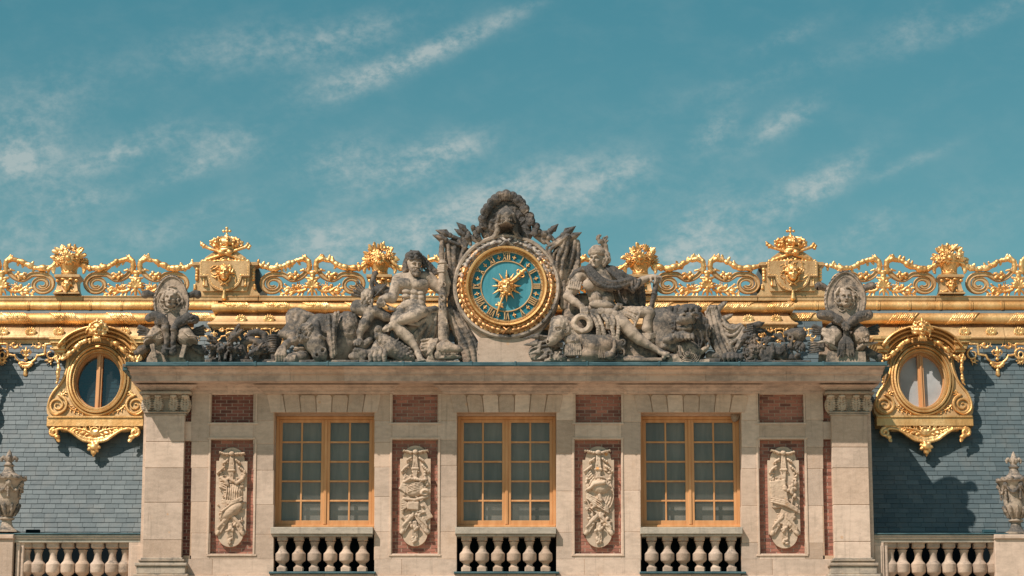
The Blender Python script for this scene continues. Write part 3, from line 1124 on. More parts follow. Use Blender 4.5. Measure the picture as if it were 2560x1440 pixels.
# body behind the face, and the wings
core = MB()
xl, xr = P(372, 1100, 0).x, P(2163, 1100, 0).x
zb = P(1266, 1500, 0).z
core.box(xl, xr, 0, zb, .32, 1.0)
for a, b_ in ((xl, P(700, 1100, 0).x),):
    pass
core.box(xl, xr, P(1266, 985, 0).z, P(1266, 920, 0).z, .32, 3.4)
for a, b_ in PIER:
    core.box(P(a, 1200, 0).x + .02, P(b_, 1200, 0).x - .02, zb, P(1266, 985, 0).z, .33, 1.0)
core.box(xl, xl + .3, zb, P(1266, 985, 0).z, .33, 3.0)
core.box(xr - .3, xr, zb, P(1266, 985, 0).z, .33, 3.0)
core.box(xl, xr, zb, P(1266, 985, 0).z, 2.6, 2.8)
core.build('inner_wall', M['stone'], bld)
lowv = MB()
lowv.box(xl - .05, xr + .05, 0, P(1266, 1519, 0).z, -.06, .3)
lowv.build('lower_wall', M['stone'], bld)

# ---- brick panels
def bricks(u0, u1, v0, v1, y, mt, name):
    q = MB()
    x0, x1 = P(u0, (v0 + v1) / 2, y).x, P(u1, (v0 + v1) / 2, y).x
    z0, z1 = P((u0 + u1) / 2, v1, y).z, P((u0 + u1) / 2, v0, y).z
    row = 0
    z = z0
    while z < z1:
        x = x0 - (.0 if row % 2 else .112) - random.uniform(0, .01)
        while x < x1:
            a, b_ = max(x, x0), min(x + .218, x1)
            if b_ - a > .02:
                tn = random.choice((random.uniform(.35, 1), random.uniform(.55, 1), random.uniform(0, .6)))
                q.box(a + .005, b_ - .005, z + .005, min(z + .0615, z1), y + random.uniform(0, .006), y + .05, tn, .002)
            x += .226
        z += .0665
        row += 1
    o = q.build(name, M[mt], bld)
    q = MB()
    q.box(x0, x1, z0, z1, y + .009, y + .12)
    q.build('mortar_bed', M['brick_mortar'], o)


for i in range(4):
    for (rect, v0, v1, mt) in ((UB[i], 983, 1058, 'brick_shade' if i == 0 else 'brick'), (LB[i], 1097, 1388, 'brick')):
        bricks(rect[0] - 3, rect[1] + 3, v0, v1, YW + .10, mt, 'brick_panel')
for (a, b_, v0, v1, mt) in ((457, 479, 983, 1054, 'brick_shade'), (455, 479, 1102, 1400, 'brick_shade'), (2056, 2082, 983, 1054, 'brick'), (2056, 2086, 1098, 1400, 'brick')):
    bricks(a, b_, v0, v1, YW + .07, mt, 'brick_strip')
# stone border lines of the upper panels
q = MB()
for a, b_ in UB:
    q = MB()
    q.pbox(a - 5, a - 1, 984, 1060, YW - .012, YW + .04, tone=.6)
    q.pbox(b_ + 1, b_ + 5, 984, 1060, YW - .012, YW + .04, tone=.6)
    q.pbox(a - 7, b_ + 7, 1057, 1061, YW - .02, YW + .04, tone=.7)
    q.pbox(a - 1, a + 1.5, 984, 1056, YW + .0, YW + .1, tone=.4)
    q.build('panel_border', M['stone'], bld)

# ---- pilasters with carved capitals
for k, (cu, ju) in enumerate(((413, [1104, 1170, 1256, 1350]), (2122, [1118, 1170, 1262, 1354]))):
    q = MB()
    yp = -.12
    X = lambda u, v=1200: P(u, v, yp).x
    x0, x1 = (P(366, 1040, yp).x, P(462, 1040, yp).x) if k == 0 else (P(2078, 1040, yp).x, P(2168, 1040, yp).x)
    # constant width in the world
    xs = (x0, x1)
    js = [1037] + ju + [1396]
    for a, b_ in zip(js[:-1], js[1:]):
        q.box(xs[0], xs[1], P(cu, b_, yp).z + .006, P(cu, a, yp).z - .006, yp, .3, bev=.006)
    q.box(xs[0] + .02, xs[1] - .02, P(cu, 1396, yp).z, P(cu, 1037, yp).z, yp + .012, .29, tone=.2)
    # strip of wall seen beside the shaft
    if k == 0:
        q.box(xs[0] - .07, xs[0] + .1, P(cu, 1430, 0).z, P(cu, 990, 0).z, .03, .34)
    else:
        q.box(xs[1] - .1, xs[1] + .09, P(cu, 1430, 0).z, P(cu, 990, 0).z, .03, .34)
    sh = q.build('pilaster', M['stone'], bld)
    # base mouldings
    q = MB()
    for (v0, v1, o_) in ((1394, 1399, .03), (1399, 1404, .07), (1404, 1408, .05), (1408, 1416, .13), (1416, 1436, .10), (1436, BOT, .16)):
        q.box(xs[0] - o_, xs[1] + o_, P(cu, v1, yp).z, P(cu, v0, yp).z - .002, yp - o_, .28, bev=.012)
    q.build('pilaster_base', M['stone_cap'], sh)
    q = MB()
    for (v0, v1, o_) in ((1029, 1033, .05), (1033, 1038, .025)):
        q.box(xs[0] - o_, xs[1] + o_, P(cu, v1, yp).z, P(cu, v0, yp).z - .002, yp - o_, .28, bev=.01)
    q.box(xs[0] - .13, xs[1] + .13, P(cu, 987, yp).z, P(cu, 981, yp).z, yp - .15, .28, bev=.01)
    q.build('capital_moulding', M['stone_cap'], sh)
    # leaves
    c = Clay(.011, .008)
    f = Frame(P(cu, 1030, yp), S(yp))
    hw = (xs[1] - xs[0]) / 2 / f.s
    f.o.x = (xs[0] + xs[1]) / 2
    c.box(f, (0, 22, -24), (hw - 1, 24, 15), rnd=2)
    c.box(f, (0, 40, -18), (hw + 1, 5, 15), rnd=2)
    for (x, sides) in ((-hw * .40, (-1, 1)), (hw * .40, (-1, 1)), (-hw * 1.0, (-1, 1)), (hw * 1.0, (-1, 1))):
        c.ell(f, (x, 18, -9), (15, 22, 6), k=.01)
        c.tube(f, [(x, 1, -1, 2.0), (x, 30, 2, 1.8), (x, 38, 8, 3.4)])
        c.ell(f, (x, 39, 9), (9, 4.5, 5), k=.01)
        for j in range(6):
            yy = 2 + j * 5.6
            L = 15 - abs(j - 2) * 1.6
            for s_ in sides:
                c.tube(f, [(x, yy, -1, 1.6), (x + s_ * L * .6, yy + 5.5, 1.5, 2.3), (x + s_ * L, yy + 4.0, -1.5, 1.3)])
    for s_ in (-1, 1):
        c.torus(f, (s_ * (hw + 5), 38, 6), 4, 1.6)
        c.ell(f, (s_ * (hw + 4), 37, 3), (7, 5, 7))
    c.build('carved_capital', M['capital'], sh, noise=.003)

# ---- cornice
PROF = [(0, 984), (4, 980), (4, 976.5), (9, 974.5), (14, 970), (17, 968.5), (17, 966), (26, 962), (30, 960.5), (30, 959),
        (70, 952.5), (70, 936.5), (77, 935.5), (77, 932), (78, 929), (83, 925), (87, 923.8), (93, 923), (93, 919.5), (96, 917.5), (103, 916.5), (105, 913)]
corn = MB()
xL, xR, YB = P(372, 970, 0).x, P(2160, 970, 0).x, 3.1


def cornice_ring(prof, mb, blocks, xL=xL, xR=xR, yb=YB, sx=50 / 105, gap=.0014):
    """blocks: x positions of the vertical joints on the front"""
    pts = [((o_ * S0), P(1266, v, -o_ * S0).z) for o_, v in prof]
    for a, b_ in zip(blocks[:-1], blocks[1:]):
        first, last = a == blocks[0], b_ == blocks[-1]
        vs = []
        for (o_, z) in pts:
            xa = xL - o_ * sx if first else a + gap
            xb = xR + o_ * sx if last else b_ - gap
            vs += [(xa, -o_, z), (xb, -o_, z)]
        n_ = len(pts)
        vs += [(xL if first else a + gap, .3, pts[-1][1]), (xR if last else b_ - gap, .3, pts[-1][1]), (xL if first else a + gap, .3, pts[0][1]), (xR if last else b_ - gap, .3, pts[0][1])]
        fs = [(2 * i, 2 * i + 1, 2 * i + 3, 2 * i + 2) for i in range(n_ + 1)] + [(2 * n_ + 2, 2 * n_ + 3, 1, 0)]
        fs.append(tuple(2 * i for i in range(n_ + 2)))
        fs.append(tuple(2 * i + 1 for i in range(n_ + 2)))
        mb.add(vs, fs)
    for sgn, xe in ((-1, xL), (1, xR)):
        vs = []
        for (o_, z) in pts:
            vs += [(xe + sgn * o_ * sx, -o_ + .0005, z), (xe + sgn * o_ * sx, yb, z)]
        n_ = len(pts)
        vs += [(xe - sgn * .2, 0, pts[-1][1]), (xe - sgn * .2, yb, pts[-1][1]), (xe - sgn * .2, 0, pts[0][1]), (xe - sgn * .2, yb, pts[0][1])]
        fs = [(2 * i, 2 * i + 1, 2 * i + 3, 2 * i + 2) for i in range(n_ + 1)]
        fs.append(tuple(2 * i + 1 for i in range(n_ + 2)))
        mb.add(vs, fs)


jx = [xL] + [P(u, 940, -.6).x for u in (441, 590, 726, 860, 1100, 1212, 1325, 1465, 1615, 1764, 1967, 2087)] + [xR]
cornice_ring(PROF[9:], corn, jx)
cornice_ring(PROF[:10], corn, [xL] + [P(u, 970, -.1).x for u in (474, 569, 760, 986, 1104, 1330, 1560, 1700, 1905, 2008, 2075)] + [xR])
# the bed mouldings break forward above pilasters and windows
for (a, b_) in ((366, 470), (2070, 2166), (662, 972), (1110, 1418), (1570, 1880)):
    mbq = corn
    o0 = .07 if b_ - a > 150 else .13
    pts = [((o_ * S0 * .9 + o0), P(1266, v, -o_ * S0 - o0).z - .003) for o_, v in PROF[:9]]
    xa, xb = P(a, 970, -.1).x, P(b_, 970, -.1).x
    vs = []
    for (o_, z) in pts:
        e = o_ - o0
        vs += [(xa - e, -o_, z), (xb + e, -o_, z)]
    n_ = len(pts)
    vs += [(xa - .1, .2, pts[-1][1]), (xb + .1, .2, pts[-1][1]), (xa, .2, pts[0][1]), (xb, .2, pts[0][1])]
    fs = [(2 * i, 2 * i + 1, 2 * i + 3, 2 * i + 2) for i in range(n_ + 1)] + [(2 * n_ + 2, 2 * n_ + 3, 1, 0), tuple(2 * i for i in range(n_ + 2)), tuple(2 * i + 1 for i in range(n_ + 2))]
    mbq.add(vs, fs)
cor = corn.build('cornice', M['stone_trim'], bld)
# lead covering
ld = MB()
le = [P(u, 909, -.88).x for u in (314, 470, 640, 820, 1010, 1180, 1290, 1470, 1650, 1850, 2060, 2217)]
z0 = P(1266, 914.2, -.88).z
for a, b_ in zip(le[:-1], le[1:]):
    jz = random.uniform(-.004, .003)
    ld.box(a, b_ - .004, z0 + jz, ZTOP, -.89 + random.uniform(-.006, .006), 3.0, bev=.012)
    ld.box(b_ - .03, b_ + .01, z0 - .004, ZTOP + .014, -.897, 2.9, bev=.01)
# side returns hang a little lower
ld.box(le[0] - .07, le[0] + .02, z0 - .08, ZTOP - .03, -.80, 3.0, bev=.01)
ld.box(le[-1] - .02, le[-1] + .06, z0 - .08, ZTOP - .03, -.80, 3.0, bev=.01)
ld.build('lead_flashing', M['lead'], cor)

# ---- windows
YF = .36      # plane of the joinery
for i, (a, b_) in enumerate(WIN):
    # reveals and lintel underside come from the wall blocks; stone jambs behind
    wfr = MB()
    pf = P
    zt, zbm = P(1266, 1034, 0).z, P(1266, 1317, 0).z
    xa, xb = P(a, 1180, 0).x, P(b_, 1180, 0).x
    jm = MB()
    jm.box(xa - .2, xa, P(1266, 1430, 0).z, zt, .29, .62)
    jm.box(xb, xb + .2, P(1266, 1430, 0).z, zt, .29, .62)
    jm.box(xa - .2, xb + .2, zt - .0, zt + .3, .29, .62)
    jm.build('window_reveal', M['stone'], bld)
    wv_ = .105
    xa += .004
    xb -= .004
    zt -= .004
    # fixed frame
    wfr.box(xa, xa + .06, zbm, zt, YF, YF + .1, .5, .004)
    wfr.box(xb - .06, xb, zbm, zt, YF, YF + .1, .5, .004)
    wfr.box(xa + .06, xb - .06, zt - .06, zt, YF, YF + .1, .5, .004)
    wfr.box(xa - .0, xb + .0, zbm, zbm + .07, YF - .05, YF + .1, .5, .012)
    wo_ = wfr.build('window', M['paint'], bld)
    xm = (xa + xb) / 2
    for s_ in (0, 1):
        lf = MB()
        c0, c1 = (xa + .06, xm - .004) if s_ == 0 else (xm + .004, xb - .06)
        d0, d1 = zbm + .072, zt - .062
        stl = .085
        w0, w1 = (stl * .75, stl) if s_ == 0 else (stl, stl * .75)
        y0, y1 = YF + .02, YF + .07
        lf.box(c0, c0 + w0, d0, d1, y0, y1, .5, .006)
        lf.box(c1 - w1, c1, d0, d1, y0, y1, .5, .006)
        lf.box(c0 + w0, c1 - w1, d1 - .06, d1, y0, y1, .5, .006)
        lf.box(c0 + w0, c1 - w1, d0, d0 + .09, y0, y1, .5, .006)
        if s_ == 1:
            lf.box(xm - .03, xm + .03, d0 + .01, d1, y0 - .022, y0 - .001, .5, .008)
        e0, e1, h0, h1 = c0 + w0, c1 - w1, d0 + .09, d1 - .06
        mn = .036
        mx_ = (e0 + e1) / 2
        lf.box(mx_ - mn / 2, mx_ + mn / 2, h0, h1, y0 + .006, y1 - .002, .5, .006)
        for r_ in range(1, 5):
            zz = h0 + (h1 - h0) * r_ / 5
            lf.box(e0, e1, zz - mn / 2, zz + mn / 2, y0 + .007, y1 - .003, .5, .006)
        lf.build('sash', M['paint'], wo_)
        gl = MB()
        for cx_ in range(2):
            for r_ in range(5):
                g0, g1 = (e0, mx_) if cx_ == 0 else (mx_, e1)
                z0_, z1_ = h0 + (h1 - h0) * r_ / 5, h0 + (h1 - h0) * (r_ + 1) / 5
                tl, tl2 = random.uniform(-.0016, .0016), random.uniform(-.0016, .0016)
                gl.add([(g0, YF + .05 + tl, z0_), (g1, YF + .05 - tl, z0_), (g1, YF + .05 - tl + tl2, z1_), (g0, YF + .05 + tl + tl2, z1_)], [(0, 1, 2, 3)])
        gl.build('glass', M['glass'], wo_)
    bl = MB()
    for k in range(14):
        t0, t1 = xa + (xb - xa) * k / 14, xa + (xb - xa) * (k + 1) / 14
        bl.box(t0, t1, zbm, zt, YF + .17, YF + .19)
    bl.build('blind', M['blind'], wo_)
    # sill and small balustrade below
    bal = MB()
    bal.box(xa - .03, xb - .005, P(1266, 1335, -.1).z, P(1266, 1318, -.1).z, -.13, .36, .5, .008)
    bal.box(xa - .0, xb - .02, P(1266, 1341, -.06).z, P(1266, 1335, -.1).z - .002, -.08, .36, .3, .006)
    bo = bal.build('window_balustrade', M['sill'], bld)
    cs = ([706, 747.5, 786, 826, 865.5, 906.5], [1166, 1205.5, 1245, 1284.5, 1324, 1364], [1629, 1668.5, 1708, 1749, 1788.5, 1828.5])[i]
    for cu in cs:
        q = MB()
        yc = .06
        zb_, zt_ = P(1266, 1429, yc).z, P(1266, 1341, yc).z
        H = zt_ - zb_
        pr = [(.097, 0), (.097, .11), (.075, .135), (.055, .16), (.055, .19), (.05, .215), (.07, .25), (.110, .30), (.118, .34), (.118, .50), (.112, .515), (.078, .575), (.06, .64), (.058, .72), (.066, .78), (.082, .84), (.062, .855), (.095, .87), (.10, .885), (.10, 1.0)]
        q.lathe((P(cu, 1385, yc).x, yc, zb_), [(r * (1.14 if j not in (0, 1, 18, 19) else 1), h * H) for j, (r, h) in enumerate(pr)], 24, square=(0, 1, 18, 19))
        q.build('baluster', M['stone_baluster'], bo, angle=20)
    q = MB()
    q.box(xa - .05, xb + .05, P(1266, 1434, -.1).z, P(1266, 1429, -.1).z, -.12, .5, bev=.008)
    q.build('lead_tray', M['lead'], bo)
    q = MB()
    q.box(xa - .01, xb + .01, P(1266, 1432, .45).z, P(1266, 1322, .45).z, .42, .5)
    q.build('window_recess', M['gutter'], bld)  # near-black sheet standing in for the shade behind the window balusters
    q = MB()
    for r_ in range(2):
        q.pbox(a - 1, (a + b_) / 2, 1435, 1476, -.05, .3, bev=.005)
        break
    q.pbox(a + 1, (a + b_) / 2 - .6, 1435, BOT, -.045, .3, bev=.005)
    q.pbox((a + b_) / 2 + .6, b_ - 1, 1435, BOT, -.045, .3, bev=.005)
    q.build('apron_stone', M['stone'], bld)

# ---- roofs of split slate
ZR0 = P(1266, 1342, 1.52).z
SLOPE = math.atan2(P(1266, 830, 2.62).z - ZR0, 2.62 - 1.52)
RX = Vector((1, 0, 0))
RY = Vector((0, math.cos(SLOPE), math.sin(SLOPE)))
RZ = Vector((0, -math.sin(SLOPE), math.cos(SLOPE)))


def slates(mb, x0, x1, L0, L1, yoff=0.0, seed=1):
    rd = random.Random(seed)
    o = Vector((0, 1.52 + yoff, ZR0))
    ph = .1015
    row = 0
    h = L0
    while h < L1:
        x = x0 - rd.uniform(0, .25)
        while x < x1:
            wd = rd.uniform(.215, .285)
            a, b_ = max(x + .003, x0), min(x + wd - .003, x1)
            if b_ > a + .02:
                e = rd.uniform(0, .004)
                dz0, dz1 = .017 + rd.uniform(-.0015, .002), .004
                jy = rd.uniform(-.003, .002)
                tw = rd.uniform(-.0012, .0012)
                q = [(a, h + jy, dz0 + tw), (b_, h + jy + rd.uniform(-.003, .003), dz0 - tw), (b_, h + ph + .03, dz1), (a, h + ph + .03, dz1)]
                vs = [o + RX * p0 + RY * p1 + RZ * p2 for p0, p1, p2 in q] + [o + RX * p0 + RY * p1 + RZ * (p2 - .012) for p0, p1, p2 in q]
                tn = rd.betavariate(2.2, 2.6)
                mb.add(vs, [(0, 1, 2, 3), (0, 4, 5, 1), (1, 5, 6, 2), (0, 3, 7, 4)], tn)
            x += wd
        row += 1
        h += ph
    vs = [o + RX * p0 + RY * p1 + RZ * (-.02) for p0, p1 in ((x0, L0), (x1, L0), (x1, L1), (x0, L1))]
    mb.add(vs, [(0, 1, 2, 3)], .1)


LR = math.dist((1.52, ZR0), (2.62, P(1266, 830, 2.62).z))
rf = MB()
slates(rf, P(-60, 1100, 1.8).x, P(560, 1100, 2.2).x, 0, LR + .05, seed=3)
slates(rf, P(1950, 1100, 2.2).x, P(2620, 1100, 1.8).x, 0, LR + .05, seed=4)
slates(rf, P(480, 880, 2.2).x, P(2060, 880, 2.2).x, LR * .70, LR * 1.03, yoff=-.25, seed=5)
rf.build('slate_roof', M['slate'], bld)
q = MB()
for (a, b_) in ((-60, 372), (2150, 2620)):
    q.box(P(a, 1335, 1.5).x, P(b_, 1335, 1.5).x, 0, ZR0 - .01, 1.5, 2.4)
    q.box(P(a, 1335, 1.5).x, P(b_, 1335, 1.5).x, ZR0 - .02, ZR0 + .07, 1.42, 1.6)
q.box(P(480, 900, 2.2).x, P(2060, 900, 2.2).x, P(1266, 930, 2.).z, P(1266, 842, 2.4).z, 2.75, 3.2)
q.build('gutter', M['gutter'], bld)
q = MB()
for (a, b_) in ((-80, 369), (2168, 2640)):
    q.box(P(a, 1335, .4).x, P(b_, 1335, .4).x, 0, P(1266, 1466, .3).z, -.02, 1.49)
q.build('wing_wall', M['stone'], bld)


# ================================================================== gilded roof work
def xprof(mb, u0, u1, prof, ret=None, tone=None, yback=3.3):
    """bar along x; prof: (v, y) from top to bottom, closed at the back; ret: (left, right) mitred ends"""
    pts = [(y, P(1266, v, y).z) for v, y in prof]
    xa, xb = P(u0, 800, pts[0][0]).x, P(u1, 800, pts[0][0]).x
    ymax = max(y for y, z in pts)
    vs = []
    for (y, z) in pts:
        e = (ymax - y)
        vs += [(xa - (e if ret and ret[0] else 0), y, z), (xb + (e if ret and ret[1] else 0), y, z)]
    n_ = len(pts)
    if ret:
        for (y, z) in pts:
            e = (ymax - y)
            vs += [(xa - (e if ret[0] else 0), yback, z), (xb + (e if ret[1] else 0), yback, z)]
        fs = [(2 * i, 2 * i + 1, 2 * i + 3, 2 * i + 2) for i in range(n_ - 1)]
        k = 2 * n_
        fs += [(k + 2 * i, 2 * i, 2 * i + 2, k + 2 * i + 2) for i in range(n_ - 1)]
        fs += [(2 * i + 1, k + 2 * i + 1, k + 2 * i + 3, 2 * i + 3) for i in range(n_ - 1)]
        fs += [(0, 1, k + 1, k), (2 * n_ - 2, 2 * n_ - 1, k + 2 * n_ - 1, k + 2 * n_ - 2)]
        mb.add(vs, fs, tone)
        return
    vs += [(xa, yback, pts[-1][1]), (xb, yback, pts[-1][1]), (xa, yback, pts[0][1]), (xb, yback, pts[0][1])]
    fs = [(2 * i, 2 * i + 1, 2 * i + 3, 2 * i + 2) for i in range(n_ + 1)] + [(2 * n_ + 2, 2 * n_ + 3, 1, 0)]
    fs.append(tuple(2 * i for i in range(n_ + 2)))
    fs.append(tuple(2 * i + 1 for i in range(n_ + 2)))
    mb.add(vs, fs, tone)


def roll(vc, yc, rv, n_=8, ry=None):
    """half round front between vc - rv and vc + rv"""
    ry = rv * S0 if ry is None else ry
    return [(vc - rv * math.cos(math.pi * i / n_), yc - ry * math.sin(math.pi * i / n_)) for i in range(n_ + 1)]


# --- side wings
for (u0, u1, seed) in ((-80, 545, 1), (1968, 2640, 2)):
    q = MB()
    step = 155 / 2
    u = u0
    while u < u1:
        e = min(u + step, u1)
        xprof(q, u + .6, e - .6, roll(765, 2.86, 12.5), yback=3.2)
        xprof(q, e - 9, e - 5, roll(765, 2.85, 13.2), yback=3.2)
        u = e
    q.build('ridge_roll', M['gold'], bld, angle=35)
    q = MB()
    xprof(q, u0, u1, [(776, 2.80), (784, 2.74)], yback=3.2)
    q.build('slate_course', M['slate'], bld)
    q = MB()
    u = u0
    while u < u1:
        e = min(u + 148, u1)
        xprof(q, u + .5, e - .5, roll(797, 2.62, 14), yback=3.2)
        u = e
    q.build('eaves_roll', M['gold'], bld, angle=35)
    q = MB()
    xprof(q, u0, u1, [(811, 2.60), (813, 2.64), (818, 2.60)], yback=3.2)
    q.build('shadow_moulding', M['gold_shaded'], bld)
    q = MB()
    u = u0
    while u < u1:
        e = min(u + 90, u1)
        xprof(q, u + .5, e - .5, [(818, 2.60), (819, 2.575), (826, 2.57), (834, 2.55), (839, 2.52), (840, 2.47), (843, 2.455), (846, 2.46), (848, 2.50), (849, 2.53), (859, 2.54), (861, 2.58)], yback=3.2)
        u = e
    q.build('frieze', M['gold_flat'], bld, angle=25)
# --- central roof front, which stands forward
yo = -.33
q = MB()
xprof(q, 545, 1968, [(751, 3.02), (758, 2.9)], yback=3.2)
q.build('slate_course', M['slate'], bld)
q = MB()
xprof(q, 542, 1972, [(757 + (v - 783) * .87, y + yo + .04) for v, y in roll(797, 2.62, 14)], ret=(1, 1))
q.build('eaves_roll', M['gold'], bld, angle=35)
q = MB()
xprof(q, 545, 1969, [(781, 2.31), (783, 2.34), (790, 2.30)], ret=(1, 1))
q.build('shadow_moulding', M['gold_shaded'], bld)
q = MB()
xprof(q, 541, 1973, [(790, 2.27), (793, 2.26), (800, 2.22), (805, 2.16), (806, 2.12), (809, 2.10), (812, 2.11), (813, 2.15), (814, 2.18), (820, 2.19), (822, 2.22)], ret=(1, 1))
q.build('frieze', M['gold_flat'], bld, angle=25)

# --- acanthus wraps twisted round the eaves roll
def wrap(uc, vc, yc, L=46, rv=14.5, flip=1, seed=0):
    c = Clay(.010, .006)
    f = Frame(P(uc, vc, yc), S(yc))
    rd = random.Random(seed)
    for i in range(13):
        t_ = (i - 6) / 6
        x0 = t_ * L * .72
        pts = []
        for j in range(7):
            a = R(-78 + 152 * j / 6)
            x = x0 + flip * (j - 3) * 5.2 + rd.uniform(-.5, .5)
            env = 1.0 - .55 * max(0, t_ * flip) * (1 - j / 6)
            rr = rv + .6
            pts.append((x, rr * math.sin(a), rr * math.cos(a) * .92, 1.9 * env * (1.1 if 0 < j < 6 else .7)))
        if abs(t_) < .99:
            c.tube(f, pts)
    for i in range(5):
        y = rv * (.85 - .22 * i)
        z = math.sqrt(max(rv * rv - y * y, 0)) * .92
        c.tube(f, [(flip * L * .55, y, z, 2.0), (flip * (L * .95 - i * 5), y + 1.5, z + .5, .9)])
    return c.build('acanthus_wrap', M['gold_bright'], bld, noise=.004)


wrs = [wrap(46, 797, 2.62, flip=-1, seed=1), wrap(168, 797, 2.62, flip=-1, seed=2), wrap(310, 797, 2.62, flip=-1, seed=3)]
for uc in (2255, 2405, 2555):
    wrap(uc, 797, 2.62, flip=1, seed=uc)
for uc in (600, 700, 800, 905):
    wrap(uc, 769, 2.33, flip=-1, seed=uc, rv=12.6)
for uc in (1640, 1740, 1840, 1945):
    wrap(uc, 769, 2.33, flip=1, seed=uc, rv=12.6)
wrap(505, 797, 2.62, flip=-1, seed=9)
wrap(1995, 797, 2.62, flip=1, seed=8)

# --- rosettes on the friezes
def rosette(u, v, y):
    c = Clay(.009, .005)
    f = Frame(P(u, v, y), S(y))
    for i in range(14):
        a = R(360 * i / 14)
        c.ell(f, (math.cos(a) * 10, math.sin(a) * 7.6, 1.6), (5.2, 2.1, 1.8), rot=math.degrees(math.atan2(math.sin(a) * 7, math.cos(a) * 9.5)))
    c.torus(f, (0, 0, 1.5), 6, 1.6, sy=.75)
    c.ell(f, (0, 0, 1), (4, 3, 2))
    c.build('rosette', M['gold_bright'], bld)


for u in (8, 77, 147, 312, 2258, 2331, 2411, 2478, 2548):
    rosette(u, 829, 2.54)
for u in (603, 673, 1871, 1941):
    rosette(u, 798, 2.20)

# --- pierced lambrequins hanging below the friezes
def lambrequin(uc, v0, y, s=1.0, name='lambrequin', lobes=True):
    """gilded apron: volutes, strapwork and a hanging tassel; v0 is the lower edge of the frieze"""
    c = Clay(.010, .006)
    f = Frame(P(uc, v0, y), S(y) * s)
    # strap: across, stepping down to the lily
    for sg in (-1, 1):
        st_ = [(sg * 68, -3), (sg * 48, -4), (sg * 46, -30), (sg * 34, -32), (sg * 28, -33), (sg * 24, -42), (sg * 14, -50), (0, -53)]
        c.tube(f, [(x, yy, 3, 3.0) for x, yy in st_])
        c.tube(f, [(x, yy, 5, 1.1) for x, yy in st_])
        # C scrolls
        for (cx, cy, r, a0, tr) in ((sg * 62, -30, 15, 90, .62 * -sg), (sg * 30, -6, 9, 200 if sg > 0 else -20, .45 * sg)):
            sp = spiral(cx, cy, r, r * .45, a0, tr * 1.6, 12)
            c.tube(f, [(x, yy, 4, 3.0 - 1.0 * i / 12) for i, (x, yy) in enumerate(sp)])
        acanthus(c, f, [(sg * 66, -44), (sg * 58, -50), (sg * 50, -42)], 8, 3)
        acanthus(c, f, [(sg * 46, -6), (sg * 30, -10), (sg * 14, -6)], 8, 4)
        c.tube(f, [(0, -30, 5, 3), (sg * 8, -20, 6, 2.6), (sg * 13, -24, 5, 2.0), (sg * 10, -30, 4, 1.5)])
    # lily
    c.tube(f, [(0, -36, 5, 2.5), (0, -22, 7, 4.2), (0, -10, 5, 1.2)])
    c.box(f, (0, -33, 5), (8, 2, 3))
    c.ell(f, (0, -42, 4), (5, 4, 3))
    # tassel of husks
    for i in range(7):
        a = R(200 + 140 * i / 6)
        c.ell(f, (math.cos(a) * 15, -50 + math.sin(a) * 12, 4), (5.5, 4, 4), rot=i * 30)
    c.tube(f, [(0, -62, 4, 3), (0, -68, 4, 2.5), (0, -71, 4, 4.5), (0, -81, 3, 6)], k=.01)
    return c.build(name, M['gold_bright'], bld, noise=.005)


for u in (67, 2491):
    lambrequin(u, 857, 2.40)
for u in (-52, 2610):
    lambrequin(u, 857, 2.40)
for u in (620, 1905):
    lambrequin(u, 820, 2.10, .72)
for u in (536, 708, 1820, 1990):
    lambrequin(u, 820, 2.12, .66)

# ================================================================== dormers with an oval window
def arc_pts(cx, cy, rx, ry, a0, a1, n_=24):
    return [(cx + rx * math.cos(R(a0 + (a1 - a0) * i / n_)), cy + ry * math.sin(R(a0 + (a1 - a0) * i / n_))) for i in range(n_ + 1)]


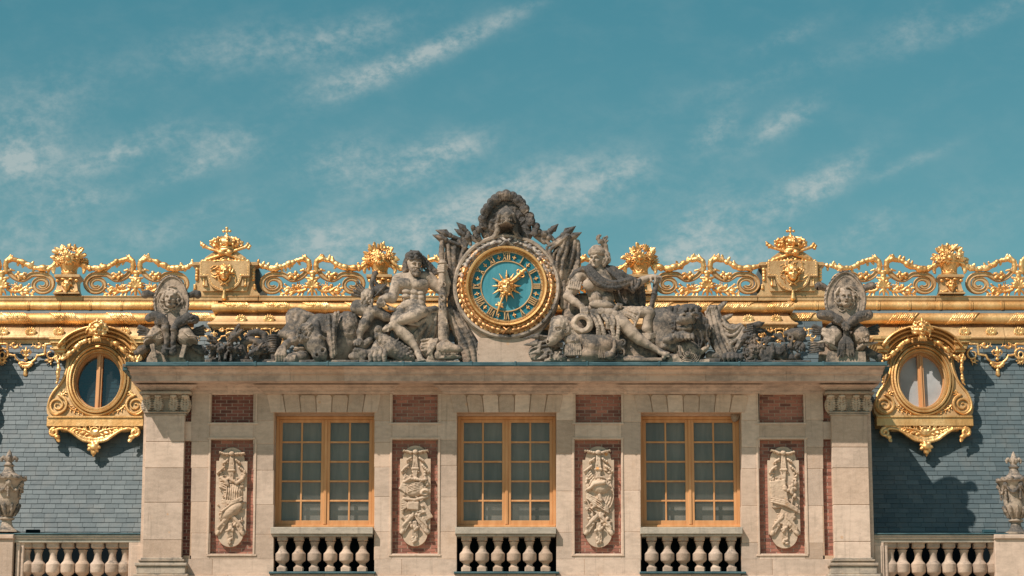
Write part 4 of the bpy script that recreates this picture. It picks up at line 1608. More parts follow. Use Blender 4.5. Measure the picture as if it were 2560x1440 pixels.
def dormer(uc, vc, yc, label, paleness=0, tiltd=7.0, ear=(1, 1)):
    f0 = Frame(P(uc, vc, yc), S(yc), (1, 0, 0), (0, math.sin(R(tiltd)), math.cos(R(tiltd))), (0, -math.cos(R(tiltd)), math.sin(R(tiltd))))
    q = MB()
    # body: waist with flaring shoulders, an oval hole
    n_ = 72
    def body_r(a):
        # outline radius as seen from the centre of the oval
        x, y = math.cos(a), math.sin(a)
        return x, y
    outl = []
    prof_r = [(0, 118), (30, 118), (60, 104), (80, 86), (92, 80), (100, 92)]
    # right half outline from bottom centre up to the top, points in px from the centre
    half = [(0, -96), (60, -96), (116, -96), (124, -82), (123, -58), (112, -38), (96, -10), (86, 18), (82, 48), (84, 72), (100, 82), (100, 96), (70, 104), (0, 122)]
    hp = curve_pts(half[2:9], 5)
    half = half[:2] + [tuple(x) for x in hp] + half[9:]
    full = half + [(-x, y) for x, y in reversed(half[1:-1])]
    # resample by angle so that outline and hole match
    def ray(a):
        best = 0
        dx, dy = math.cos(a), math.sin(a)
        for (x1, y1), (x2, y2) in zip(full, full[1:] + full[:1]):
            ex, ey = x2 - x1, y2 - y1
            dt = dx * ey - dy * ex
            if abs(dt) < 1e-9:
                continue
            t_ = (x1 * ey - y1 * ex) / dt
            s_ = (x1 * dy - y1 * dx) / dt
            if t_ > 0 and -1e-6 <= s_ <= 1 + 1e-6:
                best = max(best, t_)
        return best
    angs = [2 * math.pi * i / n_ for i in range(n_)]
    for ex in ((116, -96), (-116, -96)):
        angs.append(math.atan2(ex[1], ex[0]) % (2 * math.pi))
    angs.sort()
    outl = [(math.cos(a) * ray(a), math.sin(a) * ray(a)) for a in angs]
    hole = [(math.cos(a) * 57, math.sin(a) * 72) for a in angs]
    q.extrude(f0, outl, -70, 0, hole=hole)
    body = q.build('dormer', M['gold_flat'], bld, angle=30)
    tag(body, label)
    # slab and mouldings
    q = MB()
    bx = lambda x0, x1, y0, y1, z0, z1: q.extrude(f0, [(x0, y0), (x1, y0), (x1, y1), (x0, y1)], z0, z1, bev=.8)
    bx(-120, 120, -122, -97, -40, 12)
    bx(-118, 118, -101, -97, 10, 15)
    # ears left and right of the arch
    for sg in (-1, 1):
        for j, (y0, y1, o_) in enumerate(((66, 73, 20), (73, 80, 26), (80, 88, 22), (88, 96, 32), (96, 103, 36))):
            e = 3 + j * 3.4
            x0, x1 = 84 - j, 106 + e
            pts = [(sg * x0, y0), (sg * x1, y0), (sg * x1, y1), (sg * x0, y1)]
            q.extrude(f0, pts if sg > 0 else pts[::-1], -60, o_, bev=.8)
    # moulded arch: rings from the wall to the top edge
    def archp(off, n2=26):
        pts = [(-112 - off * .4, 66 + off * .78), (-84 - off * .2, 68 + off * .8)]
        pts += [(math.cos(R(a)) * (82 + off), 46 + math.sin(R(a)) * (60 + off * .92)) for a in [158 - 136 * i / n2 for i in range(n2 + 1)]]
        pts += [(84 + off * .2, 68 + off * .8), (112 + off * .4, 66 + off * .78)]
        return pts
    for off, wd, h in ((3, 3.0, 14), (9, 3.2, 22), (14.5, 2.4, 18), (20, 3.4, 28), (26.5, 2.8, 38)):
        q.sweep(f0, archp(off)[1:-1], [(-wd, -60), (-wd, h - 2), (-wd * .3, h), (wd * .5, h - 1), (wd, h - 4), (wd, -60)])
    # edge volutes, flat bands following the flare
    for sg in (-1, 1):
        ed = [(sg * x, y) for x, y in curve_pts([(78, 66), (76, 40), (82, 12), (94, -12), (110, -34), (119, -58), (117, -78), (102, -90), (88, -86)], 4)]
        q.sweep(f0, ed, [(-2.6, -2), (-2.6, 5), (0, 6.5), (2.6, 5), (2.6, -2)])
        sp = spiral(sg * 97, -66, 25, 3, 100 if sg > 0 else 80, 2.1 * sg, 44)
        q.sweep(f0, sp, [(-3.4, -1), (-3.4, 5), (-1.5, 7), (1.5, 7), (3.4, 5), (3.4, -1)], scale=lambda t_: 1.1 - .65 * t_)
    # rings round the oval
    for rx, ry, wd, h in ((76, 92, 3.5, 8), (69, 85, 3.8, 12), (62, 77.5, 3.4, 7)):
        q.sweep(f0, arc_pts(0, 0, rx, ry, 0, 360 - 360 / 64, 63), [(wd, -20), (wd, h - 4), (wd * .4, h), (-wd * .6, h - 1), (-wd, h - 5), (-wd, -20)], closed=True)
    q.build('dormer_moulding', M['gold'], body, angle=28)
    # carving: mask, garlands, scroll apron
    c = Clay(.0105, .006)
    fm = f0.sub(-1, 118, 40, 39)
    face(c, fm, ears=False, mouth=.5)
    hair_ring(c, fm, 15, .36, .66, -30, 210, w_=.10, seed=int(uc), k=.08)
    c.tube(fm, [(0, .48, .3, .10), (0, .72, .25, .05)])
    for i in range(5):
        a = R(40 + 25 * i)
        c.ell(fm, (.38 * math.cos(a), .38 * math.sin(a) + .12, .28), (.09, .09, .09))
    c.ell(fm, (0, -.62, .1), (.32, .16, .16))
    for i in range(5):
        c.tube(fm, [((i - 2) * .10, -.5, .2, .05), ((i - 2) * .13, -.78, .14, .045)])
    for sg in (-1, 1):
        garland(c, f0, [(sg * 22, 100, 20), (sg * 48, 86, 18), (sg * 72, 62, 16), (sg * 92, 48, 14)], 8.5, seed=sg + 4, leaves=True)
        garland(c, f0, [(sg * 104, 58, 16), (sg * 98, 36, 14), (sg * 98, 12, 12), (sg * 101, -12, 10)], 6.2, seed=sg + 9)
        sp = spiral(sg * 103, 54, 10, 3, 90, 1.0 * sg, 12)
        c.tube(f0, [(x, y, 14, 3) for x, y in sp])
        acanthus(c, f0, [(sg * 96, -40), (sg * 84, -38), (sg * 78, -30)], 9, 3)
        acanthus(c, f0, [(sg * 70, -66), (sg * 60, -76), (sg * 40, -84), (sg * 24, -86)], 8, 6)
    c.build('dormer_garland', M['gold_bright'], body, noise=.004)
    c = Clay(.0105, .007)
    for sg in (-1, 1):
        pth = [(sg * 98, -132), (sg * 84, -128), (sg * 62, -134), (sg * 42, -148), (sg * 26, -158), (0, -163)]
        ap = curve_pts(pth, 4)
        c.tube(f0, [(x, y, 8, 4) for x, y in ap])
        c.tube(f0, [(x, y + 8, 3, 6) for x, y in ap])
        c.tube(f0, [(x * .9, y + 20, 0, 8) for x, y in ap[4:]])
        sp = spiral(sg * 100, -138, 12, 3, 90, -1.3 * sg, 16)
        c.tube(f0, [(x, y, 9, 3.8) for x, y in sp])
        c.ell(f0, (sg * 92, -150, 8), (8, 6, 6))
        leaf(c, f0, sg * 92, -152, 8, 14, 10, -90 - sg * 30)
        acanthus(c, f0, [(sg * 6, -140), (sg * 24, -132), (sg * 44, -128), (sg * 66, -122)], 13, 7, z=6)
    c.ell(f0, (0, -138, 8), (14, 10, 6))
    c.torus(f0, (0, -132, 12), 9, 2.5, sy=.7)
    for i in range(7):
        a = R(360 * i / 7)
        c.ell(f0, (11 * math.cos(a), -176 + 9 * math.sin(a), 9), (7, 5, 5), rot=math.degrees(a))
    c.ell(f0, (0, -176, 10), (11, 10, 8))
    c.ell(f0, (0, -189, 8), (7, 7, 6))
    c.tube(f0, [(0, -192, 8, 4), (0, -199, 8, 1.5)])
    # fill between apron and slab
    c.tube(f0, [(-80, -126, -4, 8), (80, -126, -4, 8)], k=.02)
    c.tube(f0, [(-44, -136, -4, 9), (44, -136, -4, 9)], k=.02)
    c.tube(f0, [(-20, -148, -4, 10), (20, -148, -4, 10)], k=.02)
    c.build('scroll_apron', M['gold_bright'], body, noise=.004)
    # joinery of the oval
    q = MB()
    q.sweep(f0, arc_pts(0, 0, 58, 71.5, 0, 360 - 360 / 64, 63), [(4, -44), (4, -14), (3, -11), (-3, -12), (-5, -16), (-5, -44)], closed=True)
    for x0, x1 in ((-7.2, -.5), (.5, 7.2)):
        q.extrude(f0, [(x0, -70), (x1, -70), (x1, 70), (x0, 70)], -40, -15, bev=1)
    q.extrude(f0, [(-2, -70), (2, -70), (2, 70), (-2, 70)], -16, -11, bev=.8)
    q.build('oval_window', M['paint'], body, angle=30)
    q = MB()
    q.add([f0.w(x, y, -26) for x, y in arc_pts(0, 0, 57, 71, 0, 350, 35)], [tuple(range(36))])
    q.build('oval_glass', M['oval_glass_pale' if paleness else 'oval_glass'], body)
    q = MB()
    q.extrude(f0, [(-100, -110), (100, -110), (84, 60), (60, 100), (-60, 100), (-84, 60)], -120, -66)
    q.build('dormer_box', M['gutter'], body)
    if paleness:
        q = MB()
        for k in range(12):
            q.extrude(f0, [(-58 + k * 9.6, -72), (-58 + k * 9.6 + 9.6, -72), (-58 + k * 9.6 + 9.6, 72), (-58 + k * 9.6, 72)], -52, -44 + (3 if k % 2 else 0))
        q.build('curtain', M['curtain'], body)
    return body


for nm, tint, gl_amt, dif in (('oval_glass', (0.30, 0.42, 0.46), .10, .04), ('oval_glass_pale', (0.95, 0.95, 0.93), .02, .80)):
    m, n = new_mat(nm)
    p = geo_pos(n)
    g_ = n.node('ShaderNodeBsdfGlossy', {}, Roughness=.04)
    n.set(g_.inputs['Normal'], n.bump(n.noise(p, 1.6, 2), .25, .03))
    tr_ = n.node('ShaderNodeBsdfTransparent')
    n.set(tr_.inputs[0], tint)
    mx = n.node('ShaderNodeMixShader')
    n.set(mx.inputs[0], gl_amt)
    n.l.new(tr_.outputs[0], mx.inputs[1])
    n.l.new(g_.outputs[0], mx.inputs[2])
    d_ = n.node('ShaderNodeBsdfDiffuse')
    n.set(d_.inputs[0], (0.50, 0.52, 0.53))
    mx2 = n.node('ShaderNodeMixShader')
    n.set(mx2.inputs[0], n.m('MULTIPLY', n.ramp(n.noise(p, 2.0, 3), .3, .7, .8, 1.1), dif))
    n.l.new(mx.outputs[0], mx2.inputs[1])
    n.l.new(d_.outputs[0], mx2.inputs[2])
    o = n.node('ShaderNodeOutputMaterial')
    n.l.new(mx2.outputs[0], o.inputs[0])
    M[nm] = m
m, n = new_mat('pale_curtain')
p = geo_pos(n)
finish(n, n.mix(n.noise(n.mapping(p, scale=(5, 1, 1)), 3, 3), (0.42, 0.44, 0.43), (0.68, 0.66, 0.62)), .9)
M['curtain'] = m

dormer(245, 950, 2.02, 'gilded dormer with dark glass in its oval window')
dormer(2305, 949, 2.02, 'gilded dormer with pale curtained glass in its oval window', 1)
# the next dormer of the left wing stands outside the picture and throws the shadow seen at its edge
dormer(-135, 950, 2.02, 'gilded dormer at the end of the wing')


# ================================================================== gilded cresting on the ridge
YR = 3.02
ZR = None
# base rail, one long part of the roof; the panels, baskets and crowned pedestals stand on it
q = MB()
us = [-80, 208, 485, 646, 925, 1130, 1400, 1610, 1895, 2065, 2340, 2640]
for a, b_ in zip(us[:-1], us[1:]):
    q.pbox(a + .6, b_ - .6, 740.5, 752, YR - .20, YR + .20, bev=.01)
    q.pbox(a + .6, b_ - .6, 739, 741.5, YR - .215, YR + .215, bev=.004)
q.build('crest_rail', M['gold_flat'], bld)


def crest_panel(uc, label, right_fest=True, left_fest=True):
    """one bay of scroll work: volutes, paired leaf peaks, palmette and the swags"""
    root = empty('scroll_panel', P(uc, 740, YR), label, 'roof railing', 'gilded scroll panels along the roof ridge')
    f = Frame(P(uc, 740, YR), S(YR))
    q = MB()
    band = [(-6.3, -5), (-6.3, 5), (-4.4, 7.4), (-2.8, 4.4), (2.8, 4.4), (4.4, 7.4), (6.3, 5), (6.3, -5)]
    for sg in (-1, 1):
        # from the peak down, along, round the volute
        top = [(sg * x, y) for x, y in curve_pts([(10, 70), (16, 62), (24, 52), (38, 44), (52, 42), (64, 48), (76, 55), (98, 55.5)], 4)]
        sp = [(sg * (100 + r * math.cos(a) * 1.2), 30 + r * math.sin(a)) for r, a in
              [(25.5 - 19.5 * (i / 46), math.pi / 2 - i / 46 * 1.66 * 2 * math.pi) for i in range(1, 47)]]
        pth = top + sp
        m0 = len(pth)
        q.sweep(f, pth, [(o_ * (-sg), h) for o_, h in band] if sg < 0 else band, scale=lambda t_: 1.0 - .35 * max(0, t_ - .45) / .55)
        q.extrude(f, [(sg * 6, 62), (sg * 20, 62), (sg * 20, 67), (sg * 6, 67)][::sg], -7, 8)
    q.build('scroll_band', M['gold_flat'], root, angle=32)
    c = Clay(.0105, .006)
    for sg in (-1, 1):
        # leaf horns at the top
        c.tube(f, [(sg * 10, 62, 3, 6.5), (sg * 8, 76, 4, 7), (sg * 10, 88, 5, 6.5), (sg * 18, 98, 4, 4.5), (sg * 20, 106, 3, 1.5)])
        c.tube(f, [(sg * 10, 86, 4, 5), (sg * 24, 94, 5, 6.5), (sg * 36, 91, 4, 6)])
        c.tube(f, [(sg * 19, 98, 4, 3), (sg * 26, 104, 4, 1.5)])
        c.tube(f, [(sg * 12, 78, 7, 3.4), (sg * 5, 86, 6, 1.2)])
        c.tube(f, [(sg * 22, 66, 5, 3.4), (sg * 31, 64, 5, 2.2)])
        for (x, y, r) in ((50, 52, 7), (42, 58, 6), (57, 47, 5.5), (36, 52, 5), (46, 45, 5), (60, 56, 4)):
            c.ell(f, (sg * x, y, 5), (r, r * .8, r * .8), rot=x * 7)
        leaf(c, f, sg * 50, 50, 8, 13, 7, 90 - sg * 40)
        leaf(c, f, sg * 40, 50, 8, 12, 7, -60 * sg if sg > 0 else 240)
        # acanthus running from the palmette to the volute
        acanthus(c, f, [(sg * 16, 16), (sg * 30, 11), (sg * 46, 12), (sg * 60, 22), (sg * 72, 14)], 16, 6)
        acanthus(c, f, [(sg * 44, 12), (sg * 40, 24), (sg * 32, 30)], 9, 4)
        acanthus(c, f, [(sg * 10, 30), (sg * 22, 24), (sg * 34, 20)], 8, 4)
        acanthus(c, f, [(sg * 50, 8), (sg * 64, 7), (sg * 80, 5)], 11, 5)
    # palmette
    for i in range(7):
        a = R(90 + (i - 3) * 27)
        L = 27 - abs(i - 3) * 2.6
        c.tube(f, [(0, 20, 7, 3.4), (math.cos(a) * L * .7, 20 + math.sin(a) * L * .7, 9, 4.4), (math.cos(a) * L, 20 + math.sin(a) * L * .9, 6, 2.2)])
    c.tube(f, [(0, 20, 8, 4.5), (0, 4, 7, 3.5), (0, -1, 5, 1.5)])
    for sg in (-1, 1):
        c.tube(f, [(0, 18, 8, 3), (sg * 9, 9, 8, 3), (sg * 12, 2, 6, 1.5)])
    c.ell(f, (0, 58, 5), (9, 7, 6))
    c.ell(f, (0, 50, 5), (7, 8, 6))
    c.tube(f, [(-16, 46, 5, 3), (0, 42, 6, 5), (16, 46, 5, 3)])
    c.build('acanthus_leaves', M['gold_bright'], root, noise=.005)
    for sg, on in ((-1, left_fest), (1, right_fest)):
        if on:
            c = Clay(.0105, .006)
            x1 = on if isinstance(on, (int, float)) and not isinstance(on, bool) else 148
            garland(c, f, [(sg * 30, 93, 2), (sg * 48, 88, 2), (sg * 74, 74, 2), (sg * 104, 69, 2), (sg * 128, 75, 2), (sg * x1, 82, 2)], 10.0, seed=int(uc) + sg, step=1.0, lumpy=.25)
            c.tube(f, [(sg * x, y, 0, 2.5) for x, y in curve_pts([(30, 93), (48, 88), (74, 74), (104, 69), (128, 75), (x1, 82)], 3)])
            c.build('swag', M['gold_bright'], root, noise=.005)
    return root


crest_panel(4, 'gilded scroll railing panel at the far left edge, left of the first flower basket', left_fest=False)
crest_panel(340, 'gilded scroll railing panel between the leftmost flower basket and the left crowned pedestal')
crest_panel(781, 'gilded scroll railing panel between the left crowned pedestal and the seated club bearer')
crest_panel(1111, 'gilded scroll railing panel mostly hidden by the club bearer and the left banner')
crest_panel(1438, 'gilded scroll railing panel peeping out between the right banner and the helmeted warrior')
crest_panel(1768, 'gilded scroll railing panel between the warrior with the baton and the right crowned pedestal')
crest_panel(2209, 'gilded scroll railing panel behind the right medusa shield trophy')
crest_panel(2547, 'gilded scroll railing panel at the far right edge beyond the last flower basket', right_fest=False)


def basket(uc, label, seed):
    root = empty('flower_basket', P(uc, 740, YR), label, 'ornamental basket', 'gilded flower baskets on the roof ridge')
    f = Frame(P(uc, 740, YR), S(YR))
    q = MB()
    prof = lambda pts: [(r * f.s, z * f.s) for r, z in pts]
    # pedestal with concave sides
    q.lathe((f.o.x, YR, f.o.z), prof([(33, 0), (33, 3), (30, 5), (27, 12), (25, 24), (25, 36), (27, 40), (30, 42), (32, 43), (32, 49), (29, 50)]), 4, square=tuple(range(11)))
    q.build('pedestal', M['gold_flat'], root, angle=30)
    q = MB()
    q.lathe((f.o.x, YR, f.o.z), prof([(17, 50), (20, 51), (20, 55), (18, 57), (18, 60), (22, 74), (24, 82), (24, 84)]), 16)
    q.build('basket_body', M['gold'], root, angle=30)
    c = Clay(.0105, .005)
    for i in range(12):
        a = R(360 * i / 12)
        for dr in (-1, 1):
            a2 = a + dr * R(50)
            c.tube(f, [(18.6 * math.sin(a), 60, 18.6 * math.cos(a), 1.3), (24.6 * math.sin(a2), 82, 24.6 * math.cos(a2), 1.3)])
    c.torus(f, (0, 84, 0), 24, 2.6, pitch=90)
    c.torus(f, (0, 57, 0), 18.5, 2.2, pitch=90)
    c.build('lattice', M['gold_bright'], root)
    # carved mask on the pedestal
    c = Clay(.0105, .006)
    fm = f.sub(0, 22, 26, 30)
    face(c, fm, ears=False, beard=True)
    hair_ring(c, fm, 9, .34, .55, 0, 180, w_=.08, seed=seed)
    for sg in (-1, 1):
        c.tube(f, [(sg * 12, 8, 30, 3), (sg * 22, 4, 30, 3), (sg * 28, 8, 29, 2)])
        c.ell(f, (sg * 24, 34, 28), (5, 4, 4))
        c.ell(f, (sg * 10, 38, 29), (6, 3, 3))
    c.build('pedestal_mask', M['gold_bright'], root, noise=.003)
    # flowers
    c = Clay(.0105, .006)
    rd = random.Random(seed)
    f = f.sub(0, -17, 0, 1.05)
    c.ell(f, (0, 100, 0), (30, 20, 20))
    sites = [(0, 104, 24, 17, 14), (-24, 102, 16, 11, 10), (24, 112, 16, 12, 11), (-14, 124, 12, 13, 11), (12, 131, 8, 12, 10), (-34, 112, 4, 10, 9), (38, 100, 4, 10, 9), (-4, 118, 18, 9, 9)]
    for (x, y, z, r, pn) in sites:
        fl = f.sub(x + rd.uniform(-2, 2), y + rd.uniform(-2, 2), z, 1, yaw=x * .9 + rd.uniform(-12, 12), pitch=-(y - 106) * 1.2 + rd.uniform(-12, 12))
        flower(c, fl, 0, 0, 0, r, pn, rot=rd.uniform(0, 40))
    for i in range(34):
        a = R(rd.uniform(-22, 202))
        r0 = rd.uniform(18, 30)
        x, y = math.cos(a) * r0, 106 + math.sin(a) * r0 * .8
        leaf(c, f, x, y, rd.uniform(-8, 14), rd.uniform(15, 23), rd.uniform(7, 11), math.degrees(a) + rd.uniform(-25, 25), lift=rd.uniform(0, .3), th=.2)
    for sg in (-1, 1):
        for i in range(5):
            leaf(c, f, sg * (28 + i * 3), 90 - i * 2, 6, 15, 8, -90 + sg * (50 - i * 18), th=.2)
            c.ell(f, (sg * (34 + i * 4), 92 - i * 3, 6), (5, 5, 5))
    c.build('flowers', M['gold_bright'], root, noise=.006)
    return root


basket(171, 'gilded basket of flowers on the ridge, leftmost of all', 11)
basket(949, 'gilded basket of flowers behind the left shoulder of the club bearer', 12)
basket(1601, 'gilded basket of flowers just right of the warrior with the baton', 13)
basket(2375, 'gilded basket of flowers on the ridge, rightmost of all', 14)


def crowned(uc, label, seed):
    """pedestal with a sun mask and a closed crown on crossed sceptres"""
    root = empty('crowned_pedestal', P(uc, 741, YR), label, 'roof ornament', 'gilded crowned pedestals on the roof ridge')
    f = Frame(P(uc, 741, YR - .05), S(YR))
    q = MB()
    half = [(88, 0), (88, 4), (83, 8), (77, 20), (73, 36), (72, 54), (72, 70), (74, 74), (81, 77), (81, 84), (77, 86)]
    q.extrude(f, [(x, y) for x, y in half] + [(-x, y) for x, y in reversed(half)], -26, 12, bev=.6)
    q.extrude(f, [(-83, 77), (83, 77), (83, 83), (-83, 83)], -28, 16, bev=1)
    q.extrude(f, [(-56, 10), (56, 10), (62, 34), (62, 84), (-62, 84), (-62, 34)], 10, 18, bev=.6)
    # drapery-shaped plaque: square top, round bottom
    pl = [(-63, 86), (-63, 47), (-43, 47)] + [(math.cos(a) * 43, 47 + math.sin(a) * 38) for a in [math.pi + math.pi * i / 16 for i in range(17)]] + [(43, 47), (63, 47), (63, 86)]
    q.extrude(f, pl[::1], 14, 25, bev=.8)
    for sg in (-1, 1):
        q.extrude(f, [(sg * 42, 22), (sg * 50, 22), (sg * 47, 38), (sg * 45, 38)][::sg], 16, 24)
    # roof lump under the crown
    q.extrude(f, [(-60, 85), (60, 85), (50, 98), (36, 108), (22, 117), (-22, 117), (-36, 108), (-50, 98)], -20, 14, bev=2)
    # lead backing seen from the side
    q.build('pedestal', M['gold_flat'], root, angle=30)
    c = Clay(.0105, .006)
    # braid along the plaque
    br = [(-59, 86), (-59, 51), (-40, 50)] + [(math.cos(a) * 38, 47 + math.sin(a) * 34) for a in [math.pi + math.pi * i / 16 for i in range(17)]] + [(40, 50), (59, 51), (59, 86)]
    acc = 0
    dens_ = []
    for (x1, y1), (x2, y2) in zip(br[:-1], br[1:]):
        L = math.dist((x1, y1), (x2, y2))
        for k in range(int(L / 3.4) + 1):
            t_ = k * 3.4 / L
            dens_.append((x1 + (x2 - x1) * t_, y1 + (y2 - y1) * t_))
    for i, (x, y) in enumerate(dens_):
        c.ell(f, (x, y, 24.4), (2.5, 1.3, 1.5), rot=45 if i % 2 else -45)
    for sg in (-1, 1):
        for i in range(4):
            c.ell(f, (sg * 71, 66 - i * 8, 13), (4.5, 5.5, 4))
        for i in range(3):
            c.ell(f, (sg * 75, 26 - i * 4, 13), (4, 3, 3))
    for x in (-52, 52):
        c.tube(f, [(x, 46, 19, 1.6), (x, 38, 19, 2.4), (x, 36, 19, 1.6), (x, 25, 19, 3.8)])
    c.tube(f, [(0, 12, 24, 3), (0, 6, 24, 3), (0, -9, 22, 6.5)])
    c.build('braid', M['gold_bright'], root, noise=.003)
    c = Clay(.0105, .006)
    fm = f.sub(0, 54, 27, 42)
    face(c, fm, ears=False)
    hair_ring(c, fm, 23, .38, .88, -40, 220, w_=.05, curl=.10, z=-.04, seed=seed, k=.006)
    hair_ring(c, fm, 10, .36, .56, 10, 170, w_=.08, curl=.10, z=.06, seed=seed + 1, k=.006)
    for sg in (-1, 1):
        c.tube(fm, [(sg * .36, -.2, .1, .06), (sg * .3, -.45, .1, .06), (sg * .06, -.62, .1, .06), (sg * .2, -.74, .1, .04)])
    c.build('sun_mask', M['gold_bright'], root, noise=.002)
    # crown
    c = Clay(.0105, .005)
    fc = f.sub(0, 112, -4, 1)
    fc.Y = fc.Y * .86
    fc.X = fc.X * 1.14
    c.torus(fc, (0, 5, 0), 23, 4, pitch=90)
    c.torus(fc, (0, 12, 0), 24, 3.2, pitch=90)
    c.box(fc, (0, 9, 0), (20, 8, 18))
    for i in range(12):
        a = R(360 * i / 12 + 8)
        x, z = math.sin(a), math.cos(a)
        c.ell(fc, (x * 26, 20, z * 24), (4.5, 6, 4.5))
        c.ell(fc, (x * 31, 28 + (i % 2) * 3, z * 28), (3.5, 4, 3.5))
        c.ell(fc, (x * 25, 8, z * 24), (2, 2, 2))
    for i in range(8):
        a = R(360 * i / 8 + 8)
        x, z = math.sin(a), math.cos(a)
        pr_ = [(25, 15), (34, 24), (34, 33), (26, 41), (14, 44), (4, 46)]
        c.tube(fc, [(x * r, y, z * r, 3.1) for r, y in pr_])
        for r, y in pr_[1:5]:
            c.ell(fc, (x * (r + 1.5), y + 1, z * (r + 1.5)), (3.2, 3.2, 3.2))
    c.ell(fc, (0, 29, 0), (30, 16, 28))
    c.ell(fc, (0, 49, 0), (7, 6, 7))
    c.tube(fc, [(0, 54, 0, 3), (0, 60, 0, 2), (0, 66, 0, 3.2), (0, 74, 0, 2.6)])
    for (x, y) in ((-7, 66), (7, 66), (0, 75), (0, 66)):
        c.ell(fc, (x, y, 0), (4, 3.6, 3.4))
    # crossed sceptre and hand of justice
    for sg in (-1, 1):
        c.tube(f, [(sg * -54, 86, 14, 4.4), (sg * -36, 94, 16, 4.6), (0, 106, 18, 4.0), (sg * 30, 116, 16, 3.6), (sg * 50, 124, 12, 4)])
        for k in range(9):
            t_ = k / 8
            c.ell(f, (sg * (-62 + 40 * t_), 83 + 16 * t_ + (3 if k % 2 else -2), 15), (4.6, 3.6, 3.6), rot=k * 40)
        for (x, y, r) in (((52, 126, 5), (58, 121, 4.5), (56, 132, 4.5), (61, 127, 4)) if sg > 0 else ((48, 124, 5), (54, 127, 5.5), (60, 131, 4), (57, 123, 3))):
            c.ell(f, (sg * x, y, 12), (r, r * .9, r))
    if True:
        for k in range(4):
            c.tube(f, [(-56, 127 + k * 2, 12, 1.6), (-64, 128 + k * 3.4, 12, 1.4)])
    c.ell(f, (-10, 108, 20), (9, 7, 6))
    c.ell(f, (11, 109, 20), (8, 7, 6))
    c.tube(f, [(-50, 84, 16, 3), (0, 88, 18, 4), (50, 84, 16, 3)])
    for k in range(-5, 6):
        c.ell(f, (k * 9, 90 + (2 if k % 2 else -2), 16), (5, 3.4, 4), rot=k * 25)
    c.build('crown', M['gold_bright'], root, noise=.003)
    # dark lead-covered chimney wall standing behind the pedestal
    q = MB()
    q.extrude(f, [(60, 0), (74, 0), (94, 26), (80, 78), (60, 80)] if uc < 1266 else [(-60, 0), (-60, 80), (-80, 78), (-94, 26), (-74, 0)], -120, -30)
    q.build('lead_back', M['slate'], root)
    return root


crowned(563, 'gilded crowned pedestal with a sun mask, the one left of the clock', 5)
crowned(1980, 'gilded crowned pedestal with a sun mask, the one right of the clock', 6)

# ================================================================== balustrades of the wings and their urns
def balustrade(label, u0, u1, posts, cs, ped, halfs):
    root = empty('stone_balustrade', P((u0 + u1) / 2, 1440, .25), label, 'balustrade', 'stone balustrades in front of the slate roofs')
    y0, y1 = .10, .46
    q = MB()
    ps = [u0] + ped[2:] + [u1]
    for a, b_ in zip(ps[:-1], ps[1:]):
        q.pbox(a + .5, b_ - .5, 1336, 1342, y0 - .05, y1 + .05, bev=.015)
        q.pbox(a + .5, b_ - .5, 1342, 1347, y0 - .03, y1 + .03, bev=.01)
        q.pbox(a + .5, b_ - .5, 1347, 1356, y0, y1, bev=.006)
    q.build('top_rail', M['sill'], root)
    q = MB()
    q.pbox(u0, u1, 1332.5, 1336, y0 - .07, y1 + .07, bev=.01)
    q.build('lead_cover', M['lead'], root)
    for (a, b_, pr) in posts:
        q = MB()
        q.pbox(a, b_, 1356, 1530, y0 + .02 - pr, y1 - .02, bev=.008)
        q.pbox(a + (b_ - a) * .18, b_ - (b_ - a) * .18, 1364, 1530, y0 + .005 - pr, y0 + .03, bev=.004)
        q.build('post', M['stone'], root)
    a, b_ = ped[:2]
    q = MB()
    q.pbox(a, b_, 1347, 1530, y0 - .08, y1 + .05, bev=.01)
    q.pbox(a - 4, b_ + 4, 1336, 1347, y0 - .12, y1 + .08, bev=.015)
    q.build('pedestal', M['stone'], root)
    for cu in cs + halfs:
        q = MB()
        yc = (y0 + y1) / 2
        zt_, zb_ = P(cu, 1357, yc).z, P(cu, 1466, yc).z
        H = zt_ - zb_
        pr = [(.105, 0), (.105, .12), (.08, .14), (.06, .165), (.055, .20), (.075, .25), (.125, .31), (.135, .35), (.135, .50), (.128, .52), (.085, .58), (.068, .64), (.064, .72), (.072, .78), (.09, .83), (.068, .85), (.105, .87), (.115, .885), (.115, 1.0)]
        q.lathe((P(cu, 1400, yc).x, yc, zb_), [(r * 1.06, h * H) for r, h in pr], 24, square=(0, 1, 17, 18))
        q.build('baluster', M['stone_baluster'], root, angle=20)
    return root


balustrade('stone balustrade at the lower left, between the left urn and the corner pilaster', -60, 352,
           [(37, 48, 0), (49, 58, -.03), (320, 358, .02)], [96, 133, 170, 207, 244, 281], [-60, 30, 33], [66, 314])
balustrade('stone balustrade at the lower right, between the corner pilaster and the right urn', 2184, 2640,
           [(2184, 2212, .02), (2212, 2222, -.02)], [2256.5, 2295.5, 2333.5, 2372, 2410.5, 2449], [2490, 2600, 2486], [2226, 2484])


